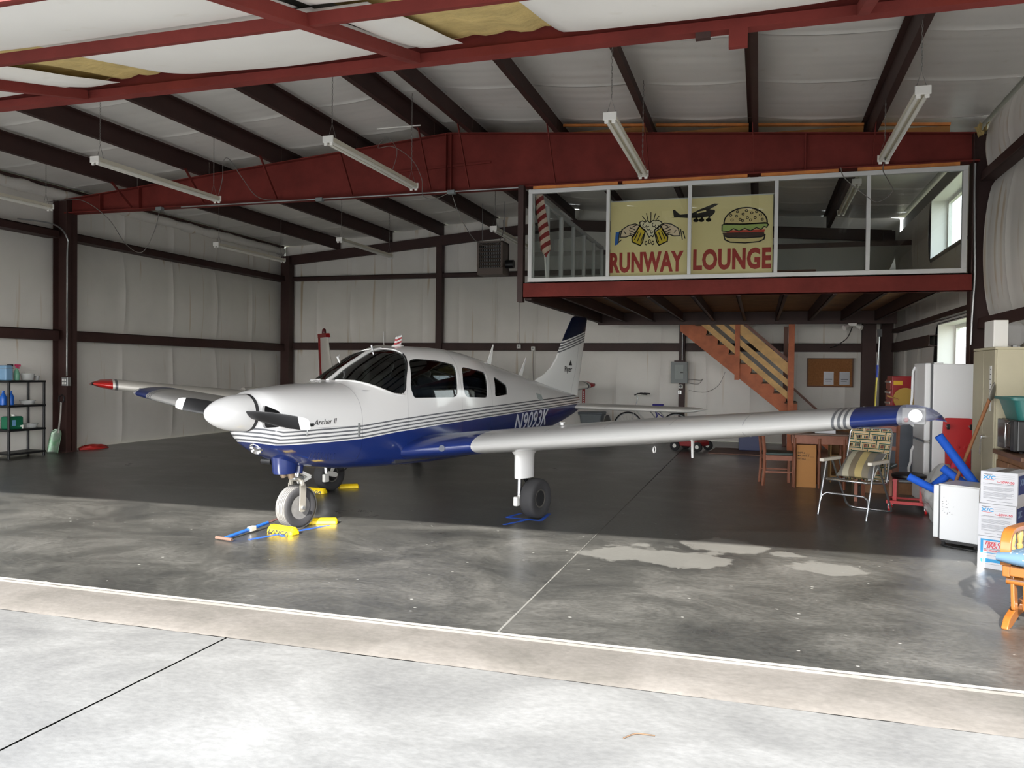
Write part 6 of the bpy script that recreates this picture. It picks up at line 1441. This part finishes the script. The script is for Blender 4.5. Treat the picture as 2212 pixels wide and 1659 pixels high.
# ---- glider rocking chair at the right edge
gl = thing('glider_rocker', 'honey wood glider rocking chair with a blue dotted cushion', 'rocking chair', (1.91, 5.92, 0), rot2(60))
M_HON = mat('honey_varnished_wood', (124, 74, 28), .3, var=.15, vs_=5, coat=.4); M_HONL = mat('pale_turned_wood', (146, 114, 66), .35, coat=.3)
for s in (-1, 1):
    y = s * .27
    def bent(pts, w, h, nm, m=M_HON):
        P = [Vector((a, y, b)) for a, b in pts]; mb = MB(); rings = []
        for i, p in enumerate(P):
            d = (P[min(i + 1, len(P) - 1)] - P[max(i - 1, 0)]).normalized(); nn = Vector((-d.z, 0, d.x))
            rings.append([p + nn * (h / 2) + Vector((0, w / 2, 0)), p + nn * (h / 2) - Vector((0, w / 2, 0)), p - nn * (h / 2) - Vector((0, w / 2, 0)), p - nn * (h / 2) + Vector((0, w / 2, 0))])
        mb.loft(rings).obj(nm, m, gl, smooth=40, bevel=.004)
    bent([(-.34, .41), (-.355, .48), (-.35, .55), (-.325, .595), (-.28, .618), (-.22, .622), (0, .615), (.22, .60), (.30, .58)], .06, .028, 'arm')
    for x in (-.22, -.06, .10): MB().lathe([(.012, 0), (.018, .02), (.016, .06), (.02, .09), (.012, .10), (.017, .13), (.021, .16), (.014, .195), (.012, .20)], (x, y, .41), (0, 0, 1), 14).obj('spindle', M_HONL, gl, smooth=40)
    MB().box(-.34, .30, y - .022, y + .022, .335, .41).obj('seat_side_rail', M_HON, gl, bevel=.006)
    for x0, x1 in ((-.24, -.20), (.18, .14)):
        for yy in (-.035, .035): MB().prism(rounded([(x0 - .035, .37), (x0 + .035, .37), (x1 + .035, .10), (x1 - .035, .10)], .03), (0, y - s * (.05 + yy) - .011, 0), (1, 0, 0), (0, 0, 1), (0, .022, 0)).obj('swing_link', M_HON, gl, bevel=.004)
        MB().cyl((x0, y - .06 * s - .03 * s, .30), (x0, y + .02 * s, .30), .03).obj('pivot_cap', M_HON, gl, smooth=40)
    MB().prism(rounded([(-.36, 0), (-.26, .0), (-.10, .05), (.10, .05), (.30, 0), (.40, 0), (.36, .06), (.12, .13), (-.10, .13), (-.30, .07)], .03), (0, y - .02, 0), (1, 0, 0), (0, 0, 1), (0, .04, 0)).obj('base_foot', M_HON, gl, bevel=.006)
    MB().tube([(.24, y, .38), (.34, y, .75), (.40, y, 1.04)], .022, n=8).obj('back_post', M_HON, gl, smooth=50)
MB().box(-.05, .05, -.26, .26, .07, .11).obj('base_stretcher', M_HON, gl, bevel=.006); MB().box(-.34, .28, -.25, .25, .345, .375).obj('seat_deck', M_HON, gl); MB().box(-.345, -.31, -.25, .25, .345, .41).obj('front_rail', M_HON, gl, bevel=.006)
for k in range(5): MB().box(.30, .32, -.20 + k * .09, -.16 + k * .09, .45, .98).xf(Matrix.Translation((.30, 0, .45)) @ Matrix.Rotation(math.radians(9), 4, 'Y') @ Matrix.Translation((-.30, 0, -.45))).obj('back_slat', M_HON, gl)
MB().bar((.405, -.27, 1.03), (.405, .27, 1.03), .03, .08).obj('crest_rail', M_HON, gl, bevel=.01)
def dots():
    m = bpy.data.materials.new('blue_dotted_cushion'); m.use_nodes = True; nt = m.node_tree; b = nt.nodes['Principled BSDF']; b.inputs['Roughness'].default_value = .85
    tc = nt.nodes.new('ShaderNodeTexCoord'); vo = nt.nodes.new('ShaderNodeTexVoronoi'); vo.inputs['Scale'].default_value = 26; vo.inputs['Randomness'].default_value = .25; nt.links.new(tc.outputs['Object'], vo.inputs[0])
    lt = nt.nodes.new('ShaderNodeMath'); lt.operation = 'LESS_THAN'; lt.inputs[1].default_value = .17; nt.links.new(vo.outputs['Distance'], lt.inputs[0])
    mx = nt.nodes.new('ShaderNodeMixRGB'); mx.inputs[1].default_value = lin((66, 90, 110)) + (1,); mx.inputs[2].default_value = lin((150, 162, 168)) + (1,); nt.links.new(lt.outputs[0], mx.inputs[0]); nt.links.new(mx.outputs[0], b.inputs['Base Color']); return m
M_DOT = dots()
mb = MB(); rings = []
for i in range(15):
    t = i / 14; y = lerp(-.31, .31, t); k = math.sin(pi * min(.97, max(.03, t))) ** .25
    rings.append([(x0 * 1.0, y * (1 if x0 < -.3 else .76), .46 + (z0 - .0) * k) for x0, z0 in [(-.375 + .05 * (1 - math.cos(a)) , .048 * math.sin(a)) for a in [pi / 2 + j * 0 for j in range(0)]] or
                  [(-.36 - .05 * math.sin(pi * j / 8), .05 * math.cos(pi * j / 8) + .004) for j in range(9)] + [(-.1, -.05), (.24, -.05), (.27, 0), (.24, .05), (-.1, .055)]])
mb.loft(rings).obj('seat_cushion', M_DOT, gl, smooth=50)
MB().box(.22, .30, -.23, .23, .50, 1.0).xf(Matrix.Translation((.30, 0, .45)) @ Matrix.Rotation(math.radians(9), 4, 'Y') @ Matrix.Translation((-.30, 0, -.45))).obj('back_cushion', M_DOT, gl, bevel=.03, seg=3)
# ================================================================ LEFT SHELF UNIT AND REAR WALL ITEMS
rk = thing('shelf_rack', 'black plastic four-tier shelf rack against the side wall', 'shelf rack', (-12.24, 10.86, 0))
M_RACK = mat('black_rack_plastic', (20, 20, 22), .5)
for x in (-.18, .18):
    for y in (-.35, .35): MB().cyl((x, y, 0), (x, y, 1.32), .022, n=12).obj('post', M_RACK, rk, smooth=50)
RZ = (.06, .46, .87, 1.29)
for z in RZ: MB().box(-.20, .20, -.375, .375, z, z + .035).obj('shelf_board', M_RACK, rk, bevel=.006)
def bottle(name, label, cat, loc, prof, m, cap=None, capm=None, n=18, group=None):
    t = thing(name, label, cat, loc, 0, group); MB().lathe(prof, (0, 0, 0), (0, 0, 1), n).obj('bottle_body', m, t, smooth=45)
    if cap: MB().lathe(cap, (0, 0, 0), (0, 0, 1), n).obj('cap', capm, t, smooth=45)
    return t
M_GLIQ = mat('pale_green_liquid_bottle', (128, 190, 160), .25); M_BLUEB = mat('blue_bottle', (30, 96, 190), .3); M_PINK = mat('pink_trigger', (216, 60, 110), .4); M_DKG = mat('dark_trigger', (40, 34, 44), .4)
for x, y, mt_, lb, g in ((-.03, -.16, M_DKG, 'spray bottle with dark trigger on the top shelf of the rack', 0), (.02, -.06, M_PINK, 'green spray bottle with pink trigger on the top shelf of the rack', 1)):
    t = bottle('spray_bottle', lb, 'spray bottle', (-12.24 + x, 10.86 + y, 1.3255), [(.01, 0), (.042, .003), (.045, .02), (.045, .12), (.03, .17), (.014, .20), (.014, .215)], M_GLIQ if g else mat('clear_grey_bottle', (176, 196, 186), .25), [(.018, .21), (.018, .24), (.01, .242)], mt_)
    MB().box(-.015, .015, -.03, .07, .24, .275).box(-.008, .008, .04, .05, .20, .24).obj('trigger', mt_, t, bevel=.004)
cl = thing('cooler_box', 'pale blue rounded cooler on the top shelf at the picture edge', 'cooler', (-12.22, 10.565, 1.3255)); MB().box(-.11, .11, -.07, .08, 0, .26).obj('body', mat('pale_blue_plastic', (120, 158, 190), .45), cl, bevel=.03, seg=4); MB().box(-.112, .112, -.072, .082, .2, .206).obj('lid_seam', M_GREYP, cl)
M_CLR = film('clear_tray_plastic', (214, 216, 214), .5, .15)
def tray(label, loc, r, h):
    o = MB().lathe([(r * .7, 0), (r * .85, .004), (r, h), (r + .008, h), (r + .008, h - .006), (r * .98, h - .008), (r * .82, .008), (.01, .008)], (0, 0, 0), (0, 0, 1), 24).obj('plastic_tray', M_CLR, smooth=40); o.location = loc; return tag(o, label, 'tray')
tray('stacked clear plastic bowl on the top shelf of the rack', (-12.2, 11.0, 1.3255), .11, .12); tray('small clear plastic bowl at the end of the top rack shelf', (-12.2, 11.19, 1.3255), .04, .08)
tray('clear plastic tray on the second rack shelf', (-12.2, 11.0, .9055), .12, .07); tray('clear plastic tray on the third rack shelf', (-12.2, 11.05, .4955), .12, .07)
for k, (x, y) in enumerate(((-.02, -.30), (.03, -.20))): bottle('detergent_bottle', ('blue bottle at the picture edge on the second rack shelf', 'blue bottle next to the post on the second rack shelf')[k], 'bottle', (-12.22 + x, 10.86 + y, .9055), [(.01, 0), (.05, .003), (.052, .02), (.052, .14), (.03, .19), (.016, .21), (.016, .22)], M_BLUEB, [(.02, .215), (.02, .245), (.005, .247)], M_BLUEB)
jg = thing('green_jug', 'dark green water jug with white spigot on the third rack shelf', 'jug', (-12.18, 10.72, .4955)); MB().box(-.10, .10, -.18, .10, 0, .22).obj('tank', mat('green_jug_plastic', (20, 104, 74), .35), jg, bevel=.03, seg=4); MB().cyl((.10, .04, .05), (.15, .04, .05), .014).cyl((.14, .04, .07), (.14, .04, .01), .012).obj('spigot', M_WHITE, jg, smooth=50); MB().box(.10, .102, -.13, -.06, .06, .16).obj('label_patch', mat('pale_blue_label', (120, 170, 214), .6), jg); MB().cyl((0, -.02, .22), (0, -.02, .25), .03).obj('cap', M_WHITE, jg, smooth=50)
# scoop shovel
ss = thing('scoop_shovel', 'aluminium scoop shovel with green remnants standing against the column', 'shovel', (-12.10, 11.50, 0))
def scoop(u, v):
    w = .155 * (1 if v < .75 else math.sqrt(max(0, 1 - ((v - .75) / .27) ** 2))); w = max(w, .03); a = (u - .5) * 2
    return (-.09 + a * w * .85 , .02 + .10 * v - .05 * (abs(a) ** 2.5) + .035, .003 + v * .43)
def scm():
    m = mat('scoop_aluminium', (182, 186, 180), .4, metal=.7, var=.3, vs_=6, rgb2=(110, 160, 120)); return m
MB().grid(scoop, 12, 14).obj('scoop', scm(), ss, smooth=60).modifiers.new('t', 'SOLIDIFY').thickness = .004
MB().tube([(-.09, .14, .36), (-.10, .17, .5), (-.10, .20, .72), (-.10, .21, .92)], .016).obj('shaft', mat('grey_shaft', (168, 164, 158), .6), ss, smooth=50); MB().tube([(-.16, .21, .93), (-.155, .22, 1.02), (-.10, .225, 1.05), (-.045, .22, 1.02), (-.04, .21, .93), (-.10, .21, .92)], .013, closed=True).obj('grip', M_BLACK, ss, smooth=50)
# coiled red cord
cc = thing('red_cable_coil', 'red extension cord coiled on the floor by the column base', 'cord', (-12.18, 12.45, 0))
for k in range(6):
    P = [(.16 * math.cos(a) * (1 - .06 * k) + .02 * math.sin(2 * a + k), (.34 - .03 * k) * math.sin(a) + .03 * math.cos(3 * a + k), .012 + .011 * k + .004 * math.sin(5 * a)) for a in [i * pi / 16 for i in range(32)]]
    MB().tube(P, .009, n=6, closed=True).obj('cord_loop', mat('red_cord', (176, 40, 34), .5), cc, smooth=60)
# ---- rear wall: electrical panel, meter, cork board, outlets
ep = thing('electrical_panel', 'grey steel breaker panel on the rear wall post', 'electrical panel', (-1.77, 19.09, 1.34))
MB().box(-.19, .19, -.09, .03, 0, .50).obj('cabinet', M_GREYP, ep, bevel=.008); MB().box(-.10, .10, -.098, -.09, .10, .43).obj('door', mat('panel_door_grey', (140, 148, 146), .45), ep, bevel=.003); MB().box(.03, .09, -.104, -.098, .24, .27).obj('latch', M_BLACK, ep)
MB().tube([(.06, -.02, .5), (.06, -.02, 1.32)], .018).obj('conduit', M_STEEL, ep, smooth=60); MB().box(-.12, .12, -.06, .0, .50, .53).obj('top_hub', M_RED_SHADE, ep)
so = thing('round_outlet', 'white range outlet with black centre below the breaker panel', 'outlet', (-1.74, 19.10, 1.27)); MB().box(-.05, .05, -.03, .02, -.045, .045).obj('plate', M_WHITE, so, bevel=.008); MB().lathe([(.028, 0), (.03, .01), (.01, .012)], (0, -.03, 0), (0, -1, 0), 18).obj('socket', M_BLACK, so, smooth=40)
so2 = thing('wall_outlet', 'small grey outlet plate lower on the rear wall post', 'outlet', (-1.76, 19.11, 1.13)); MB().box(-.04, .04, -.015, .01, -.045, .045).obj('plate', M_STEEL, so2, bevel=.004); MB().box(-.015, .015, -.018, -.015, -.03, .03).obj('socket', M_WHITE, so2)
cb = thing('cork_board', 'cork notice board with two sheets on the rear wall', 'notice board', (1.04, 19.22, 1.33)); MB().box(0, .92, 0, .02, 0, .60).obj('cork_panel', mat('cork', (158, 106, 64), .9, var=.2, vs_=30), cb); MB().box(-.02, .94, -.008, .025, -.02, 0).box(-.02, .94, -.008, .025, .60, .62).box(-.02, 0, -.008, .025, 0, .60).box(.92, .94, -.008, .025, 0, .60).obj('frame', mat('cork_frame', (104, 70, 52), .5), cb)
for x in (.33, .66): p_ = MB().box(x, x + .21, -.004, 0, .03, .32).obj('paper_sleeve', mat('paper_in_sleeve', (196, 198, 206), .2), cb); MB().box(x + .03, x + .18, -.0055, -.004, .14, .16).box(x + .03, x + .15, -.0055, -.004, .10, .11).obj('printed_lines', M_CGREY, p_)
for (x, z, lb) in ((-5.70, 2.19, 'grey wall thermostat box on the rear girt behind the fuselage'), (-5.33, 2.14, 'small white switch box on the rear girt beside the thermostat')):
    t = thing('switch_box', lb, 'switch', (x, 19.18, z)); MB().box(-.05, .05, -.03, .04, -.05, .05).obj('box', M_WHITE if x > -5.5 else M_ALU, t, bevel=.008); MB().box(-.012, .012, -.036, -.03, -.02, .02).obj('toggle', M_GREYP, t)
wire('wall_wire', 'thin wire running up the rear wall from the thermostat box', [(-5.70, 19.2, 2.24), (-5.71, 19.2, 3.0), (-5.70, 19.2, 3.7)], .006)
wire('wall_wire', 'cracked seam wire dropping from the small switch box', [(-5.33, 19.2, 2.09), (-5.34, 19.22, 1.6), (-5.30, 19.22, 1.0)], .006)
wire('wall_wire', 'dark wire looping right of the breaker panel', [(-1.57, 19.2, 1.44), (-1.3, 19.22, 1.42), (-1.25, 19.22, 1.45), (-1.35, 19.22, 1.33), (-1.57, 19.2, 1.35)], .006)
wire('wall_wire', 'thin wire sagging under the stairs from the breaker panel', [(-1.57, 19.25, 1.18), (-1.2, 19.25, 1.14), (-.9, 19.25, 1.3), (-.75, 19.25, 1.62)], .005)
rsg = thing('red_strip_sign', 'narrow vertical red sign with white writing on the rear wall', 'sign', (-4.10, 19.24, .80)); MB().box(0, .07, 0, .01, 0, .36).obj('sign_plate', mat('red_sign_plate', (176, 40, 40), .5), rsg); text('sign_lettering', 'AIRCRAFT', M_WHITE, rsg, (.05, -.002, .03), (0, 0, 1), (-1, 0, 0), .05, .001, 0, .001) if False else [MB().box(.022, .05, -.002, 0, .03 + k * .045, .055 + k * .045).obj('sign_mark', M_WHITE, rsg) for k in range(7)]
# ---- bicycle
bk = thing('bicycle', 'white and blue step-through bicycle leaning along the rear wall', 'bicycle', (-2.35, 18.75, 0))
M_BKW = mat('white_bike_frame', (206, 204, 198), .4); M_BKB = mat('violet_blue_frame', (52, 44, 132), .4)
for x in (-.55, .55):
    w = MB().tube([(x + .32 * math.cos(a), 0, .335 + .32 * math.sin(a)) for a in [i * pi / 20 for i in range(40)]], .016, closed=True).obj('tyre', M_RUBBER, bk, smooth=60)
    MB().tube([(x + .298 * math.cos(a), 0, .335 + .298 * math.sin(a)) for a in [i * pi / 20 for i in range(40)]], .010, closed=True).obj('rim', M_STEEL, w, smooth=60)
    for k in range(18): MB().tube([(x, .015 * (1 if k % 2 else -1), .335), (x + .295 * math.cos(k * pi / 9), 0, .335 + .295 * math.sin(k * pi / 9))], .0015, n=4).obj('spoke', M_STEEL, w)
    MB().cyl((x, -.05, .335), (x, .05, .335), .02).obj('wheel_axle', M_STEEL, bk, smooth=40)
MB().tube([(-.55, 0, .335), (-.42, 0, .62), (-.36, 0, .85)], .016).obj('front_fork', M_BKW, bk, smooth=60); MB().tube([(-.36, 0, .86), (-.33, 0, 1.0), (-.38, 0, 1.06)], .013).obj('handlebar_stem', M_STEEL, bk, smooth=60)
MB().tube([(-.38, 0, .80), (-.1, 0, .79), (.06, 0, .74)], .016).obj('top_tube', M_BKW, bk, smooth=60); MB().tube([(.06, 0, .74), (.12, 0, .60), (.02, 0, .30)], .016).obj('seat_tube', M_BKB, bk, smooth=60); MB().tube([(-.38, 0, .72), (-.18, 0, .5), (.02, 0, .30)], .018).obj('down_tube', M_BKW, bk, smooth=60); MB().tube([(.02, 0, .30), (.55, .05, .335)], .012).tube([(.12, 0, .66), (.55, .05, .335)], .011).obj('rear_stay', M_BKB, bk, smooth=60)
MB().tube([(-.12, .24, 1.09), (-.30, .22, 1.10), (-.40, .05, 1.06), (-.40, -.05, 1.06), (-.30, -.22, 1.10), (-.12, -.24, 1.09)], .012).obj('handlebar', M_BLACK, bk, smooth=60)
for y in (-.24, .24): MB().cyl((-.22, y * .95, 1.095), (-.08, y * 1.02, 1.085), .018).obj('grip', M_BLACK, bk, smooth=50)
MB().cyl((.12, 0, .66), (.13, 0, .80), .013).obj('seat_post', M_STEEL, bk, smooth=50)
MB().loft([[(.13 + a + .02, b * k, z) for a, b in ((-.14, .02), (-.05, .035), (.06, .09), (.11, .07), (.11, -.07), (.06, -.09), (-.05, -.035), (-.14, -.02))] for z, k in ((.80, .6), (.82, 1), (.85, .95), (.865, .6))]).obj('saddle', mat('violet_saddle', (58, 50, 140), .5), bk, smooth=50)
MB().cyl((.02, -.03, .30), (.02, .03, .30), .08, n=24).obj('chainring', M_STEEL, bk, smooth=40)
MB().bar((.02, -.06, .30), (.14, -.06, .18), .01, .02).bar((.02, .06, .30), (-.10, .06, .42), .01, .02).obj('crank_arm', M_STEEL, bk); MB().bar((-.02, -.02, .29), (-.10, -.09, .0), .012, .012).obj('kickstand', M_STEEL, bk)
# ---- totes, trash bag, mower, board, blue box, lounge couch shape
gt = thing('storage_tote', 'grey lidded plastic tote behind the tail of the nearer airplane', 'storage tote', (-3.70, 18.5, 0)); M_GTOT = mat('grey_tote_plastic', (112, 118, 122), .5)
tote_body(.20, .17, .26, .22, .60).obj('tub', M_GTOT, gt, smooth=35); MB().box(-.29, .29, -.25, .25, .606, .66).obj('lid', mat('grey_tote_lid', (92, 98, 104), .5), gt, bevel=.015); MB().box(-.05, .05, -.215, -.19, .42, .47).obj('handle', M_GTOT, gt)
def sack(label, loc, sx, sy, sz, m, seed):
    def fn(u, v):
        a = 2 * pi * u; f = math.sin(pi * min(.985, .12 + v * .865)) ** .5; n = 1 + .15 * nz(math.cos(a) * 2 + seed, math.sin(a) * 2, v * 3); return (sx * f * n * math.cos(a), sy * f * n * math.sin(a), sz * v)
    o = MB().grid(fn, 30, 18).obj('trash_bag', m, smooth=180); o.location = loc; return tag(o, label, 'bag')
sack('dark grey full trash bag between the grey tote and the bicycle', (-3.31, 18.35, 0), .10, .16, .60, mat('dark_grey_bag', (92, 90, 88), .35), 5)
lm = thing('lawn_mower', 'black and red lawn mower in the shade under the wing', 'lawn mower', (-1.30, 16.9, 0), rot2(160))
MB().prism(rounded([(-.28, .10), (.28, .10), (.26, .20), (.16, .24), (-.18, .24), (-.28, .19)], .03), (0, -.24, 0), (1, 0, 0), (0, 0, 1), (0, .48, 0)).obj('deck', mat('mower_red', (140, 26, 30), .45), lm, bevel=.01); MB().cyl((0, 0, .24), (0, 0, .38), .12, n=20).cyl((0, 0, .38), (0, 0, .43), .09, n=20).obj('engine', M_BLACK, lm, smooth=40); MB().box(.10, .24, -.08, .08, .24, .34).obj('fuel_tank', M_BLACK, lm, bevel=.02)
for x in (-.24, .25):
    for y in (-.26, .26): w = MB().cyl((x, y - .025, .1), (x, y + .025, .1), .10, n=20).obj('wheel', M_RUBBER, lm, smooth=40); MB().cyl((x, y - .03, .1), (x, y + .03, .1), .04, n=14).obj('hub', M_WHITE, w, smooth=40)
MB().tube([(.26, -.2, .14), (.80, -.2, .72), (.86, -.2, .78), (.86, .2, .78), (.80, .2, .72), (.26, .2, .14)], .012).obj('handle', M_STEEL, lm, smooth=60)
pbo = thing('plywood_sheet', 'worn brown plywood sheet lying on the floor in front of the stairs', 'board', (-.15, 16.9, 0), rot2(-4)); MB().box(-.75, .75, -.6, .62, 0.0005, .022).obj('sheet', mat('worn_brown_plywood', (104, 74, 62), .7, var=.3, vs_=4), pbo)
blb = thing('blue_box', 'dark blue plastic box with a white square tag under the wing', 'box', (-.17, 17.25, .0227)); MB().box(-.21, .21, -.15, .15, 0, .40).obj('body', mat('dark_blue_plastic', (40, 50, 92), .45), blb, bevel=.012); MB().box(-.05, .04, -.152, -.15, .28, .36).obj('tag_plate', M_WHITE, blb); MB().box(-.035, .025, -.154, -.152, .295, .345).obj('tag_face', M_BLACK, blb); MB().box(-.22, .22, -.16, .16, .40, .425).obj('lid', MATS['dark_blue_plastic'], blb, bevel=.008)
fld = thing('flood_light', 'white twin flood light under the rear edge of the platform', 'flood light', (1.78, 17.56, 2.54)); MB().box(-.08, .08, -.03, .04, .03, .09).obj('mount', M_WHITE, fld, bevel=.008)
for s in (-1, 1): MB().lathe([(.02, 0), (.035, .02), (.05, .09), (.055, .12), (.048, .12), (.01, .10)], (s * .07, -.02, .03), (s * .75, -.45, -.35), 18).obj('lamp_head', M_WHITE, fld, smooth=40)
wire('lamp_cable', 'black cable hanging from the flood light to the rear girt', [(1.78, 17.6, 2.55), (1.74, 18.2, 2.35), (1.6, 18.9, 2.22), (1.5, 19.2, 2.18)], .01, M_BLACK)
# small clutter right of the wing
wire('floor_cable', 'thin dark cable lying along the floor below the mini fridge', [(1.66, 8.42, .008), (1.75, 8.32, .008), (1.9, 8.22, .008), (2.1, 8.05, .008)], .006, M_BLACK)
tw = wire('twig', None, [(-.55, 3.55, -.026), (-.5, 3.6, -.02), (-.42, 3.62, -.026)], .003, mat('brown_twig', (92, 70, 50), .8)); tag(tw, 'tiny dark twig on the pale apron concrete', 'twig')
